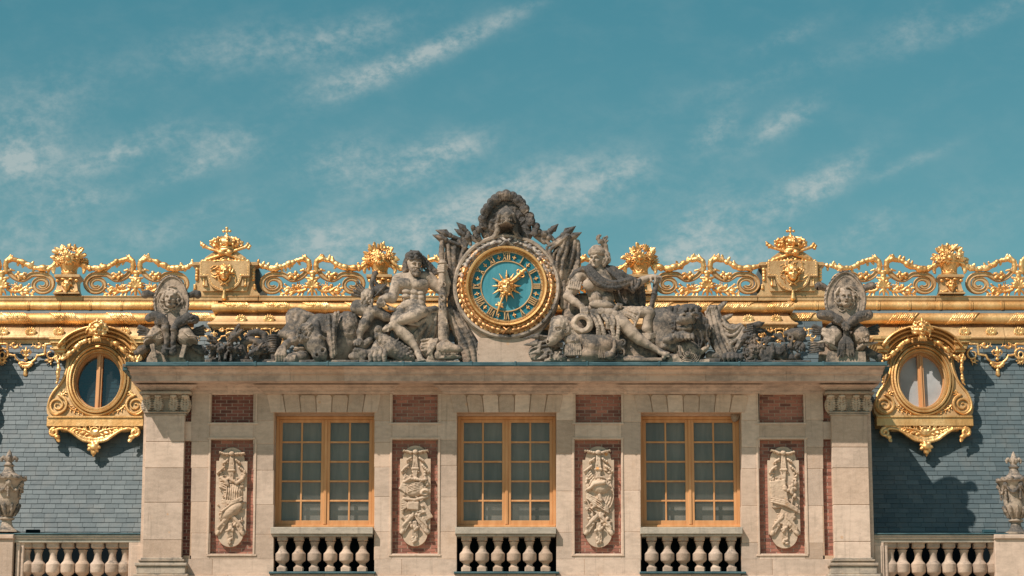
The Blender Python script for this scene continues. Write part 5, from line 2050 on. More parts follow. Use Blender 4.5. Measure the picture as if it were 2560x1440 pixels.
def urn(uc, v0, label, seed):
    root = empty('stone_urn', P(uc, v0, .25), label, 'urn', 'carved stone urns on the balustrade ends')
    f = Frame(P(uc, v0, .25), S(.25) * .93)
    q = MB()
    pr = [(32, 0), (32, 5), (26, 8), (18, 14), (14, 24), (13, 32), (20, 36), (20, 39), (14, 42), (17, 48), (24, 58), (28, 68), (30, 76), (31, 92), (35, 118), (40, 134), (44, 140), (44, 146), (36, 150), (24, 156), (16, 162), (13, 168), (11, 176), (15, 180), (11, 183), (8, 188), (2, 190)]
    q.lathe((f.o.x, f.o.y, f.o.z), [(r * f.s, z * f.s) for r, z in pr], 22, square=(0, 1))
    q.build('vase', M['statue_pale'], root, angle=35)
    c = Clay(.011, .008)
    for i in range(10):
        a = R(360 * i / 10)
        x, z = math.sin(a), math.cos(a)
        c.tube(f, [(x * 20, 46, z * 20, 3), (x * 28, 60, z * 28, 4), (x * 33, 74, z * 33, 3.4)])
        c.ell(f, (x * 30, 70, z * 30), (5, 4, 5))
    c.torus(f, (0, 143, 0), 43, 4.5, pitch=90)
    for i in range(20):
        a = R(360 * i / 20)
        c.ell(f, (math.sin(a) * 45, 144 + (i % 2) * 3, math.cos(a) * 45), (5, 5, 5))
    for i in range(6):
        a0 = R(60 * i + 12)
        pts = []
        for j in range(7):
            a = a0 + R(60) * j / 6
            sag = math.sin(math.pi * j / 6)
            rr = 40 - sag * 3
            pts.append((math.sin(a) * rr, 134 - sag * 24, math.cos(a) * rr))
        garland(c, f, pts, 5.2, seed=seed + i)
        x, z = math.sin(a0), math.cos(a0)
        for j in range(6):
            c.ell(f, (x * (40 - j * .8), 130 - j * 7, z * (40 - j * .8)), (4.6 - j * .3, 4.5, 4.6))
        fm = f.sub(x * 41, 130, z * 41, 18, yaw=math.degrees(a0))
        c.ell(fm, (0, 0, 0), (.4, .5, .3))
        c.ell(fm, (0, -.1, .3), (.08, .2, .12))
    c.build('garland', M['statue'], root, noise=.006)
    # lily finial
    c = Clay(.011, .008)
    c.tube(f, [(0, 186, 0, 6), (0, 192, 0, 5)])
    for k in range(4):
        ff = f.sub(0, 0, 0, 1, yaw=90 * k + 10)
        c.tube(ff, [(0, 188, 2, 4), (0, 196, 8, 5), (0, 202, 15, 4.6), (0, 198, 20, 4), (0, 192, 19, 3)])
    c.tube(f, [(0, 188, 0, 6), (0, 203, 0, 8.5), (0, 213, 0, 5.5), (0, 222, 0, 1.5)])
    c.build('lily_finial', M['statue_pale'], root, noise=.005)
    return root


urn(16, 1332, 'carved stone urn with a lily finial at the left edge, above the left balustrade', 3)
urn(2541, 1337, 'carved stone urn with a lily finial at the right edge, above the right balustrade', 8)


class CropFrame:
    """like PhotoFrame, in the pixels of an enlarged detail: u = u0 + X / k, v = v0 + Y / k"""
    def __init__(f, y, u0, v0, k):
        f.y, f.u0, f.v0, f.k = y, u0, v0, k
        f.s = S(y) / k
        f.X, f.Y, f.Z = Vector((1, 0, 0)), Vector((0, 0, 1)), Vector((0, -1, 0))

    def w(f, X, Y, d=0.0):
        return P(f.u0 + X / f.k, f.v0 + Y / f.k, f.y - d * f.s)

    def sub(f, X, Y, d=0.0, scale=1.0, yaw=0, pitch=0, roll=0):
        return Frame(f.w(X, Y, d), f.s).sub(0, 0, 0, scale, yaw, pitch, roll)


# ================================================================== the clock
YC = -.10
fc = Frame(P(1266.5, 718, YC), S(YC))
clock = empty('clock', P(1266, 905, 0), 'round blue clock with gilded Roman numerals in a laurel wreath frame', 'clock')


def ring_pts(r, n_=72, a0=0):
    return [(r * math.cos(2 * math.pi * i / n_ + a0), r * math.sin(2 * math.pi * i / n_ + a0)) for i in range(n_)]


# stone drum and plinth
q = MB()
q.extrude(fc, ring_pts(136, 96), -60, 6, bev=3, tone=.5)
fo = ring_pts(133, 96)
q.sweep(fc, ring_pts(129, 96), [(-6, 0), (-6, 14), (-2, 19), (3, 18), (6, 12), (6, 0)], closed=True, tone=.6)
q.build('stone_drum', M['statue_pale'], clock, angle=35)
q = MB()
pf = PhotoFrame(YC)
q.extrude(pf, [(1196, 845), (1190, 913), (1345, 913), (1338, 845)], -70, 12, bev=1)
q.extrude(pf, [(1150, 780), (1200, 860), (1334, 860), (1384, 780), (1330, 800), (1200, 800)], -66, 4)
q.build('plinth', M['stone'], clock)
# gilt mouldings
q = MB()
q.sweep(fc, ring_pts(98, 96), [(-5, 8), (-5, 20), (-2.5, 25), (1.5, 24), (3, 20), (4.5, 18), (5, 12), (5, 8)], closed=True)
q.sweep(fc, ring_pts(92.6, 96), [(-2.4, 8), (-2.4, 15), (0, 19), (2.4, 15), (2.4, 8)], closed=True)
q.build('gilt_bezel', M['gold'], clock, angle=35)
q = MB()
q.sweep(fc, ring_pts(88.6, 96), [(-2.0, 8), (-2.0, 12.0), (2.0, 12.0), (2.0, 8)], closed=True)
q.sweep(fc, ring_pts(64.5, 96), [(-1.7, 8), (-1.7, 13), (-.8, 14), (.8, 14), (1.7, 13), (1.7, 8)], closed=True)
for k in range(60):
    a = 2 * math.pi * k / 60
    q.extrude(fc.sub(0, 0, 0, 1, roll=math.degrees(a)), [(86.8, -.45), (90.4, -.45), (90.4, .45), (86.8, .45)], 11, 13)
q.build('minute_ring', M['gold_flat'], clock)
# dial: outer enamel band and paler disc
q = MB()
q.extrude(fc, ring_pts(93, 96), 4, 10)
q.build('dial', M['dial'], clock)
q = MB()
q.extrude(fc, ring_pts(63.5, 96), 9, 11.2)
q.build('dial_disc', M['dial_pale'], clock)
# numerals, feet towards the centre
NUM = ['XII', 'I', 'II', 'III', 'IIII', 'V', 'VI', 'VII', 'VIII', 'IX', 'X', 'XI']
r0, r1 = 67.2, 85.0


def numeral(txt, ang):
    """strokes in a frame whose y runs from the foot (0) to the head (17)"""
    H = r1 - r0
    q = MB()
    f2 = fc.sub(math.sin(ang) * r0, math.cos(ang) * r0, 0, 1, roll=-math.degrees(ang))
    wd = {'I': 5.0, 'V': 9.5, 'X': 9.5}
    tot = sum(wd[ch] for ch in txt)
    x = -tot / 2

    def bar(x0, x1, t, y0=0, y1=H):
        q.extrude(f2, [(x0 - t, y0), (x0 + t, y0), (x1 + t, y1), (x1 - t, y1)], 10.5, 15, bev=.2)

    def serif(xc, y, hw):
        q.extrude(f2, [(xc - hw, y - .6), (xc + hw, y - .6), (xc + hw, y + .6), (xc - hw, y + .6)], 10.5, 14.2, bev=.1)
    for ch in txt:
        c0 = x + wd[ch] / 2
        if ch == 'I':
            bar(c0, c0, 1.4)
            serif(c0, .6, 2.5)
            serif(c0, H - .6, 2.5)
        elif ch == 'V':
            bar(c0 - .3, c0 - 3.2, 1.4)
            bar(c0 + .3, c0 + 3.2, .8)
            serif(c0 - 3.2, H - .6, 2.1)
            serif(c0 + 3.2, H - .6, 1.6)
        else:
            bar(c0 + 3.2, c0 - 3.2, 1.4)
            bar(c0 - 3.2, c0 + 3.2, .8)
            for sx in (-1, 1):
                serif(c0 + sx * 3.2, H - .6, 1.8)
                serif(c0 + sx * 3.2, .6, 1.8)
        x += wd[ch]
    o = q.build('numeral', M['gold_flat'], clock)
    return o


for k, t_ in enumerate(NUM):
    numeral(t_, 2 * math.pi * k / 12)
# little lily crosses between the hours
for k in range(12):
    a = 2 * math.pi * (k + .5) / 12
    c = Clay(.008, .003)
    f2 = fc.sub(math.sin(a) * 76, math.cos(a) * 76, 12, 1, roll=-math.degrees(a))
    for (dx, dy) in ((0, 4), (0, -4), (3.4, 0), (-3.4, 0)):
        c.ell(f2, (dx, dy, 0), (1.9, 1.9, 1.6))
        c.tube(f2, [(0, 0, 0, 1.0), (dx, dy, 0, 1.2)])
    c.ell(f2, (0, 6, 0), (.9, 2.2, 1))
    c.build('half_hour_mark', M['gold_bright'], clock)
# laurel wreath, bound at the top and the foot
c = Clay(.0095, .0015)
rw = 113.5
c.torus(fc, (0, 0, 9), rw, 9.0)
rd = random.Random(5)
for sg in (-1, 1):
    n_ = 25
    for i in range(n_):
        t_ = i / n_
        a = R(90 + sg * (8 + 166 * t_))
        for row, (dr, z, da) in enumerate(((7.5, 13, 16), (0, 18, 0), (-7.0, 13, -16), )):
            aa = a + (.5 * row % 1) * R(2.5) * sg
            x, y = math.cos(aa) * (rw + dr), math.sin(aa) * (rw + dr)
            ang = math.degrees(aa) + sg * 90 - sg * da * 1.5 + 180
            fl = fc.sub(x, y, z, 1, roll=ang, pitch=0)
            c.ell(fl, (0, 0, 0), (10.2 + rd.uniform(-.8, .8), 4.3, 2.6), yaw=14 + rd.uniform(-6, 12), pitch=rd.uniform(-12, 12))
        if i % 3 == 1:
            x, y = math.cos(a) * (rw + rd.uniform(-5, 5)), math.sin(a) * (rw + 2)
            c.ell(fc, (x, y, 25), (2.6, 2.6, 2.6))
for s_ in (-1, 1):
    for k in range(-1, 2):
        c.tube(fc, [(s_ * 13 + k * 3, rw - 10, 20, 1.7), (k * 3, rw, 27, 1.9), (-s_ * 13 + k * 3, rw + 10, 20, 1.7)])
    c.tube(fc, [(s_ * 9, -rw - 9, 18, 2), (0, -rw, 26, 2.6), (-s_ * 9, -rw + 9, 18, 2)])
c.build('laurel_wreath', M['wreath'], clock, noise=.003)
# sun mask with twelve rays
c = Clay(.0085, .005)
fm = fc.sub(0, -2, 19, 40)
face(c, fm, ears=False)
hair_ring(c, fm, 17, .36, .54, -50, 230, w_=.07, curl=.12, z=.0, seed=4, k=.006)
hair_ring(c, fm, 10, .32, .42, 10, 170, w_=.07, curl=.1, z=.14, seed=6, k=.008)
for s_ in (-1, 1):
    c.ell(fm, (s_ * .2, -.5, .2), (.16, .08, .1), rot=s_ * 30)
c.build('sun_mask', M['gold_bright'], clock)
for k in range(12):
    a = 2 * math.pi * k / 12
    c = Clay(.008, .003)
    f2 = fc.sub(0, 0, 16, 1, roll=-math.degrees(a))
    L = 41 if k % 2 == 0 else 37
    c.tube(f2, [(0, 15, 0, 2.2), (0, 24, 0, 3.1), (0, L, 0, .6)])
    c.build('sun_ray', M['gold_bright'], clock)
# hands: hour hand to between I and II, the long hand to between VI and VII
c = Clay(.008, .004)
f2 = fc.sub(0, 0, 18, 1, roll=-48)
c.tube(f2, [(0, 18, 0, 4), (0, 44, 0, 4.2)])
c.tube(f2, [(0, 44, 0, 3), (0, 52, 0, 5.5), (0, 64, 0, 3), (0, 69, 0, .8)])
for s_ in (-1, 1):
    c.tube(f2, [(s_ * 2, 46, 0, 2), (s_ * 7, 52, 0, 2), (s_ * 11, 50, 0, 2), (s_ * 11, 45, 0, 1.6), (s_ * 8, 44, 0, 1.2)])
    c.tube(f2, [(s_ * 1, 40, 0, 2), (s_ * 7, 42, 0, 1.8)])
c.ell(f2, (0, 40, 0), (6, 3, 4))
c.build('hour_hand', M['gold_bright'], clock)
c = Clay(.008, .004)
f2 = fc.sub(0, 0, 18, 1, roll=-199)
c.tube(f2, [(0, 15, 0, 3.2), (0, 50, 0, 2.6)])
c.ell(f2, (0, 52, 0), (5, 5, 3))
for s_ in (-1, 1):
    c.ell(f2, (s_ * 7, 54, 0), (4.5, 3, 2.4), rot=s_ * 30)
    c.ell(f2, (s_ * 4, 48, 0), (4, 2.4, 2.2), rot=-s_ * 30)
c.tube(f2, [(0, 54, 0, 3.4), (0, 66, 0, 2.6), (0, 82, 0, .9)])
c.build('minute_hand', M['gold_bright'], clock)

# ================================================================== helmet with plumes over the clock
helm = empty('plumed_helmet', P(1266, 600, -.1), 'stone helmet with bared teeth under a great arch of curled plumes, topping the clock', 'helmet sculpture')
f = CropFrame(-.12, 1060, 460, 1440 / 420)
c = Clay(.0115, .012)
rd = random.Random(2)
arch = [(455, 440, 32), (470, 390, 34), (505, 350, 38), (500, 300, 40), (520, 240, 42), (545, 205, 44), (580, 160, 44), (612, 130, 46), (650, 105, 46), (705, 95, 50),
        (760, 108, 46), (805, 135, 46), (835, 165, 44), (865, 215, 44), (905, 280, 44), (915, 320, 42), (960, 365, 38), (950, 420, 36)]
for i, (X, Y, r) in enumerate(arch):
    c.ell(f, (X, Y, 30 + (i % 2) * 18), (r * .92, r * 1.0, r * .95), rot=(X - 705) * -.18, k=.003)
    # curled tip grooves
    ax_, ay_ = (X - 705), (Y - 330)
    L = math.hypot(ax_, ay_)
    nx, ny = ax_ / L, ay_ / L
    for g_ in range(-2, 3):
        ox, oy = -ny * g_ * r * .3, nx * g_ * r * .3
        c.tube(f, [(X + ox - nx * r * .8, Y + oy - ny * r * .8, 30 + r * .8, r * .13), (X + ox + nx * r * .3, Y + oy + ny * r * .3, 36 + r * 1.05, r * .15), (X + ox * .6 + nx * r * .75, Y + oy * .6 + ny * r * .75, 30 + r * .7, r * .12)], k=.004)
    c.ell(f, (X + nx * r * .45, Y + ny * r * .45, 40 + r * .8), (r * .35, r * .35, r * .3), k=.005)
inner = [(570, 320), (560, 380), (600, 260), (630, 200), (680, 160), (735, 160), (785, 200), (820, 260), (850, 320), (870, 380), (540, 420), (880, 430), (660, 220), (750, 220)]
for i, (X, Y) in enumerate(inner):
    c.ell(f, (X, Y, 10), (52, 60, 36), k=.02)
    for g_ in range(3):
        a = R(rd.uniform(0, 360))
        c.tube(f, [(X, Y, 44, 9), (X + 40 * math.cos(a), Y + 40 * math.sin(a), 40, 7)], k=.006)
c.ell(f, (705, 300, -10), (190, 190, 60), k=.03)
c.ell(f, (706, 388, 60), (60, 54, 104), op='-', k=.008)
c.build('plumes', M['statue_dark'], helm, noise=.005, nscale=16, noise2=.003)
c = Clay(.0105, .010)
c.ell(f, (706, 290, 60), (84, 92, 90))
c.tube(f, [(706, 195, 95, 12), (650, 260, 130, 16), (630, 320, 110, 14)])
c.tube(f, [(706, 195, 95, 12), (762, 260, 130, 16), (782, 320, 110, 14)])
c.ell(f, (706, 265, 125), (52, 46, 34))
c.ell(f, (706, 382, 120), (66, 60, 170), op='-', k=.006)
c.tube(f, [(646, 345, 120, 9), (706, 318, 150, 10), (766, 345, 120, 9)])
for i in range(6):
    c.ell(f, (664 + i * 17, 308 - 5 * math.sin(math.pi * i / 5), 150), (7, 12, 9), k=.003)
for i in range(5):
    c.tube(f, [(706, 300, 150, 4), (706 + (i - 2) * 20, 258, 152, 5)])
for s_ in (-1, 1):
    c.tube(f, [(706 + s_ * 82, 350, 70, 18), (706 + s_ * 76, 400, 60, 22), (706 + s_ * 100, 450, 40, 22), (706 + s_ * 130, 480, 20, 12)])
    for k in range(5):
        c.ell(f, (706 + s_ * (74 + k * 13), 385 + k * 20, 72 - k * 8), (20, 9, 9), rot=s_ * -30, k=.004)
c.build('helmet_shell', M['statue'], helm, noise=.004)

# ================================================================== banners, spears and lances beside the clock
def spear(X0, Y0, X1, Y1, d, r, head, label=None, parent=None, flat=.45):
    c = Clay(.0105, .004)
    dx, dy = X1 - X0, Y1 - Y0
    L = math.hypot(dx, dy)
    dx, dy = dx / L, dy / L
    hx, hy = X1 - dx * head, Y1 - dy * head
    c.tube(f, [(X0, Y0, d, r), (hx, hy, d, r)])
    c.ell(f, (hx, hy, d), (r * 1.6, r * 1.6, r * 1.6))
    nx, ny = -dy, dx
    for s_ in (-1, 1):
        c.tube(f, [(hx, hy, d, r * .8), (hx + dx * head * .35 + nx * s_ * head * .24, hy + dy * head * .35 + ny * s_ * head * .24, d, r * .55), (X1, Y1, d, r * .25)])
    c.tube(f, [(hx, hy, d + r * .5, r), (hx + dx * head * .4, hy + dy * head * .4, d + r * .8, head * .17), (X1, Y1, d, r * .3)])
    return c.build('spear', M['statue_dark'], parent, noise=.003)


for side in (-1, 1):
    lab = 'stone banner bundle with jutting spearheads on the %s of the clock' % ('left' if side < 0 else 'right')
    fl = empty('banner_trophy', P(1266 + side * 140, 905, 0), lab, 'banner sculpture')
    c = Clay(.0115, .012)
    if side < 0:
        for (a, b_, c_, d_, dd, hd) in ((330, 480, 100, 395, 10, 130), (300, 520, 74, 436, 30, 120), (420, 460, 280, 330, 10, 110), (400, 470, 262, 386, 30, 90)):
            spear(a, b_, c_, d_, dd, 15, hd, parent=fl)
        # hanging cloth from the top left down behind the drum
        c.folds(f, [(175, 480, 10), (200, 640, 10), (235, 800, 0), (250, 980, -20), (330, 1250, -20), (380, 1440, -10), (400, 1530, 0)],
                [(370, 560, 0), (330, 660, -5), (300, 760, -20), (290, 930, -40), (370, 1180, -30), (430, 1330, -30), (475, 1440, -10)], 7, 18, 24, k=.018, wob=8, seed=3)
        c.folds(f, [(205, 1080, 30), (240, 1200, 30), (290, 1330, 20), (330, 1440, 20), (350, 1530, 20)],
                [(240, 1060, 10), (330, 1180, 10), (400, 1300, 10), (450, 1420, 10), (475, 1530, 10)], 5, 18, 24, k=.018, wob=9, seed=5)
        c.ell(f, (260, 640, -30), (90, 190, 40))
        c.ell(f, (280, 1000, -60), (80, 300, 40))
        c.ell(f, (350, 1350, -40), (90, 200, 50))
        c.tube(f, [(155, 500, 40, 22), (150, 600, 45, 26), (155, 680, 50, 20)])
        # crumpled bow above
        for (X, Y, X2, Y2, r) in ((330, 440, 360, 520, 22), (380, 420, 400, 520, 20), (300, 490, 350, 550, 20), (410, 460, 460, 500, 24), (430, 390, 470, 430, 26), (380, 470, 360, 540, 18)):
            c.tube(f, [(X, Y, 20, r), (X2, Y2, 30, r * .7)])
        for (X, Y, r) in ((375, 455, 26), (440, 420, 24), (470, 470, 26), (420, 370, 22)):
            c.ell(f, (X, Y, 40), (r, r, r))
    else:
        for (a, b_, c_, d_, dd, hd) in ((1120, 490, 1300, 362, 10, 130), (1180, 500, 1348, 416, 30, 110), (1030, 460, 1150, 345, 20, 90)):
            spear(a, b_, c_, d_, dd, 17, hd, parent=fl)
        c.folds(f, [(1220, 440, 40), (1175, 520, 40), (1110, 600, 20), (1150, 760, 0), (1170, 900, -10), (1190, 1060, -20)],
                [(1310, 490, 0), (1318, 600, 0), (1315, 720, -5), (1250, 820, -10), (1230, 930, -20), (1220, 1060, -20)], 8, 19, 17, k=.018, wob=8, seed=8)
        c.folds(f, [(1215, 445, 60), (1130, 500, 55), (1060, 550, 45), (1080, 620, 30), (1130, 700, 20)],
                [(1240, 440, 50), (1230, 560, 45), (1200, 660, 40), (1180, 740, 30), (1170, 800, 10)], 6, 17, 14, k=.014, wob=7, seed=9)
        c.ell(f, (1200, 640, -20), (100, 170, 40))
        c.ell(f, (1190, 880, -50), (60, 200, 40))
        for (X, Y, X2, Y2, r) in ((1000, 430, 1080, 520, 26), (1050, 420, 1110, 480, 24), (960, 440, 1030, 500, 28), (1080, 400, 1060, 450, 24)):
            c.tube(f, [(X, Y, 20, r), (X2, Y2, 30, r * .7)])
        for (X, Y, r) in ((1030, 430, 32), (985, 410, 30), (1070, 460, 26)):
            c.ell(f, (X, Y, 40), (r, r, r))
    c.build('banner_cloth', M['statue'], fl, noise=.008, nscale=14, noise2=.004)


# ================================================================== seated figure with the club (left of the clock)
f = CropFrame(-.15, 880, 600, 4.5)
her = empty('statue', P(1045, 911, -.4), 'stone statue of a seated bearded nude man in a skin hood, gripping a knotted club', 'statue')
c = Clay(.0095, .03)
K1, K2, K3 = .038, .018, .009
# trunk
c.ell(f, (690, 510, 20), (176, 155, 112), k=K1)
c.ell(f, (700, 650, 25), (135, 130, 95), k=K1)
c.ell(f, (690, 755, 40), (150, 85, 100), k=K1)
c.tube(f, [(560, 430, 30, 66), (690, 420, 30, 70), (830, 415, 20, 66)], k=K1)
# chest and belly muscles
c.ell(f, (600, 490, 108), (96, 64, 50), rot=-8, k=.02)
c.ell(f, (760, 496, 108), (102, 64, 50), rot=8, k=.02)
for (X, Y, a, b_) in ((612, 580, 50, 32), (705, 590, 50, 34), (608, 632, 48, 30), (705, 645, 52, 32), (770, 600, 40, 30), (778, 650, 40, 36)):
    c.ell(f, (X, Y, 108), (a, b_, 34), k=.008)
c.ell(f, (660, 725, 118), (125, 62, 40), rot=8, k=K2)
c.ell(f, (775, 715, 100), (44, 44, 44), k=K2)
c.tube(f, [(655, 440, 135, 6), (655, 560, 140, 5), (660, 680, 142, 5)], op='-', k=.012)
for y in (545, 612, 668):
    c.tube(f, [(570, y + 4, 134, 5), (655, y - 4, 146, 5), (745, y + 4, 140, 5)], op='-', k=.01)
# neck, shoulders
c.tube(f, [(695, 430, 40, 66), (700, 350, 70, 58)], k=K2)
c.ell(f, (535, 445, 30), (72, 66, 72), k=K2)
c.ell(f, (850, 425, 10), (76, 66, 72), k=K2)
# arm on the viewer's left, hand hanging over the knee
c.tube(f, [(520, 450, 40, 74), (495, 540, 55, 68), (462, 630, 80, 56), (450, 665, 95, 50)], k=K2)
c.tube(f, [(455, 655, 95, 52), (395, 650, 125, 54), (335, 665, 145, 36), (315, 690, 150, 34)], k=K2)
for i in range(4):
    x0 = 285 + i * 19
    c.tube(f, [(x0 + 12, 680, 160, 14), (x0, 715 - i * 2, 168, 13), (x0 + 4, 745 - i * 3, 155, 12), (x0 + 14, 762 - i * 5, 140, 10)], k=.006)
c.tube(f, [(350, 680, 165, 14), (372, 715, 165, 12), (366, 740, 155, 10)], k=.006)
# arm on the viewer's right, raised to the club
c.tube(f, [(855, 430, 10, 78), (930, 500, 0, 70), (1040, 590, 5, 58)], k=K2)
c.tube(f, [(1045, 590, 5, 50), (1065, 480, 25, 48), (1045, 380, 45, 36), (1035, 340, 50, 32)], k=K2)
for i in range(4):
    y = 287 + i * 22
    c.tube(f, [(1058, y + 4, 45, 14), (1030, y, 112, 14), (990, y + 3, 105, 13), (970, y + 5, 70, 11)], k=.005)
c.tube(f, [(1060, 320, 50, 15), (1070, 290, 80, 14), (1045, 268, 95, 12)], k=.008)
# leg drawn up and crossed
c.tube(f, [(640, 790, 60, 82), (740, 800, 130, 80), (790, 805, 160, 70)], k=K2)
c.tube(f, [(785, 805, 165, 66), (700, 850, 175, 76), (600, 885, 170, 66), (500, 920, 165, 42), (445, 945, 160, 33)], k=K2)
c.ell(f, (410, 985, 165), (46, 38, 40), rot=-10, k=K2)
c.tube(f, [(420, 975, 170, 32), (375, 1000, 190, 26), (350, 1012, 200, 18)], k=K2)
for i in range(4):
    c.tube(f, [(372 + i * 13, 1005, 195, 11), (362 + i * 15, 1028, 200, 9)], k=.005)
# leg set on the ground
c.tube(f, [(560, 800, 60, 78), (500, 900, 120, 70), (492, 960, 140, 62)], k=K2)
c.tube(f, [(492, 960, 140, 60), (560, 1030, 125, 72), (640, 1110, 125, 62), (700, 1190, 135, 40), (738, 1250, 140, 32)], k=K2)
c.ell(f, (745, 1275, 145), (42, 40, 46), k=K2)
c.tube(f, [(745, 1285, 150, 34), (765, 1325, 190, 32), (785, 1345, 210, 24)], k=K2)
for i in range(5):
    c.tube(f, [(745 + i * 14, 1335, 210, 11), (748 + i * 16, 1358 - i * 2, 225, 11)], k=.005)
c.build('body', M['statue_skin'], her, noise=.006, nscale=9, noise2=.003)
# head
c = Clay(.0095, .02)
fh = f.sub(706, 282, 84, 222, yaw=20, pitch=12, roll=2)
face(c, fh, beard=True, ears=False, neck=False)
c.build('head', M['statue_pale'], her, noise=.003)
c = Clay(.0095, .006)
rd = random.Random(31)
for i in range(34):
    a = rd.uniform(-1, 1)
    h = rd.uniform(0, 1)
    X, Y = 722 + a * (74 - 34 * h), 335 + 62 * h - abs(a) * 26
    if abs(a) < .22 and h < .28:
        continue
    c.tube(f, [(X, Y - 8, 150 - 46 * a * a, 13), (X + rd.uniform(-5, 5), Y + 12, 160 - 46 * a * a, 12), (X + rd.uniform(-8, 8), Y + 28, 148 - 46 * a * a, 7)])
for s_ in (-1, 1):
    c.tube(f, [(726, 330, 182, 7), (726 + s_ * 18, 338, 176, 8), (726 + s_ * 30, 352, 164, 5)])
c.build('beard', M['statue'], her, noise=.004)
# hood: muzzle and mane over the brow, skin hanging behind the shoulders
c = Clay(.0095, .014)
c.ell(f, (694, 196, 50), (100, 80, 95), k=.02)
c.ell(f, (700, 170, 120), (70, 52, 52), k=.02)
c.ell(f, (712, 212, 150), (74, 26, 38), k=.015)
for s_ in (-1, 1):
    c.ell(f, (700 + s_ * 30, 150, 158), (22, 16, 20), k=.006)
    c.ell(f, (700 + s_ * 26, 183, 175), (26, 20, 22), k=.006)
rd = random.Random(8)
for i in range(22):
    t_ = i / 21
    X, Y = 655 - 62 * math.sin(t_ * 2.0) - 8, 140 + 205 * t_
    c.tube(f, [(X + 20, Y - 12, 80, 18), (X - 6, Y + 8, 86 - 20 * t_, 17), (X + 6, Y + 34, 70 - 20 * t_, 11)], k=.006)
for i in range(10):
    c.tube(f, [(740 + i * 6, 132 + i * 10, 80 - i * 4, 18), (775 + i * 4, 165 + i * 12, 70 - i * 5, 15), (790 + i * 2, 205 + i * 9, 50, 10)], k=.006)
c.folds(f, [(785, 230, 20), (800, 300, 15), (850, 350, 10), (900, 385, 0)], [(795, 185, 10), (850, 240, -5), (920, 310, -15), (980, 380, -25)], 4, 15, 15, k=.012, seed=3)
c.folds(f, [(610, 300, 20), (590, 350, 30), (580, 380, 30)], [(640, 320, 60), (640, 360, 50), (620, 385, 40)], 4, 16, 12, k=.01)
c.build('animal_skin_hood', M['statue_dark'], her, noise=.010, nscale=20, noise2=.004)
# club
c = Clay(.0095, .02)
c.tube(f, [(1018, 258, 75, 44), (1014, 330, 75, 36), (1012, 480, 80, 44), (1020, 620, 80, 45), (1018, 800, 85, 50), (1026, 960, 90, 57), (1030, 1120, 95, 60)])
c.ell(f, (1030, 1125, 95), (60, 26, 55))
c.torus(f, (1015, 262, 75), 44, 8, pitch=90)
for (X, Y, r) in ((1018, 645, 22), (1040, 920, 30), (1005, 1050, 26), (1045, 1070, 22), (1000, 760, 18), (1035, 500, 16), (1030, 1000, 20)):
    c.torus(f, (X, Y, 132), r, 7, sy=1.5, rot=X % 30)
for i in range(14):
    x = 985 + (i * 37) % 62
    y = 300 + i * 58
    c.tube(f, [(x, y, 120, 5), (x + 5, y + 60, 128, 5)], op='-', k=.008)
c.build('club', M['statue_pale'], her, noise=.010, nscale=12, noise2=.004)
# rock seat with draped skin
c = Clay(.0125, .03)
c.ell(f, (720, 1010, -40), (260, 230, 130))
c.ell(f, (640, 1250, -30), (330, 150, 130))
c.ell(f, (950, 1000, -50), (160, 200, 100))
c.box(f, (690, 1385, -20), (420, 20, 180), rnd=10)
c.folds(f, [(830, 840, 90), (820, 930, 110), (760, 1000, 115), (700, 1060, 100), (680, 1140, 80)], [(960, 790, 60), (960, 900, 60), (960, 1000, 50), (950, 1100, 40), (900, 1200, 40)], 7, 24, 26, k=.012, seed=4)
c.tube(f, [(830, 850, 110, 34), (860, 790, 120, 38), (930, 775, 100, 36), (985, 800, 80, 30)], k=.02)
c.folds(f, [(380, 725, 120), (450, 765, 130), (540, 795, 120)], [(480, 870, 90), (520, 830, 100), (560, 800, 100)], 4, 13, 13, k=.01)
c.tube(f, [(640, 930, 150, 28), (740, 945, 140, 26), (830, 885, 130, 20), (850, 860, 120, 8)], k=.02)
c.build('draped_rock', M['statue'], her, noise=.010, nscale=7, noise2=.005)

# ---- dragon at his feet
dg = empty('dragon_sculpture', P(960, 911, -.5), 'stone scaly dragon with clawed paw crouching under the feet of the club bearer', 'dragon sculpture')
c = Clay(.0095, .014)
c.tube(f, [(300, 1000, 190, 42), (300, 1070, 180, 46), (360, 1130, 170, 70), (440, 1220, 165, 95), (560, 1290, 150, 85), (660, 1330, 130, 60)], k=.03)
c.ell(f, (295, 1010, 195), (44, 50, 46))
c.ell(f, (280, 1085, 200), (30, 32, 30))
c.ell(f, (285, 1040, 235), (20, 14, 14), op='-', k=.01)
rd = random.Random(21)
for r_ in range(7):
    for k in range(9):
        t_ = (k + (r_ % 2) * .5) / 9
        X = 350 + t_ * 330
        Y = 1060 + t_ * 180 + r_ * 26
        if Y < 1390 and (X - 500)**2 / 200**2 + (Y - 1235)**2 / 150**2 < 1.2:
            c.ell(f, (X, Y, 238 - abs(r_ - 3) * 15 - t_ * 30), (21, 17, 16), rot=-40, k=.004)
# paw with claws
c.tube(f, [(300, 1150, 120, 44), (270, 1210, 170, 46)], k=.02)
c.ell(f, (285, 1255, 190), (88, 62, 60), k=.02)
for i in range(4):
    x = 208 + i * 52
    c.tube(f, [(x + 15, 1250, 225, 28), (x, 1310, 240, 30), (x + 2, 1360, 232, 24), (x + 4, 1392, 225, 12)], k=.008)
c.box(f, (430, 1392, 100), (250, 14, 120), rnd=8)
c.build('scaly_body', M['statue'], dg, noise=.008, noise2=.004)

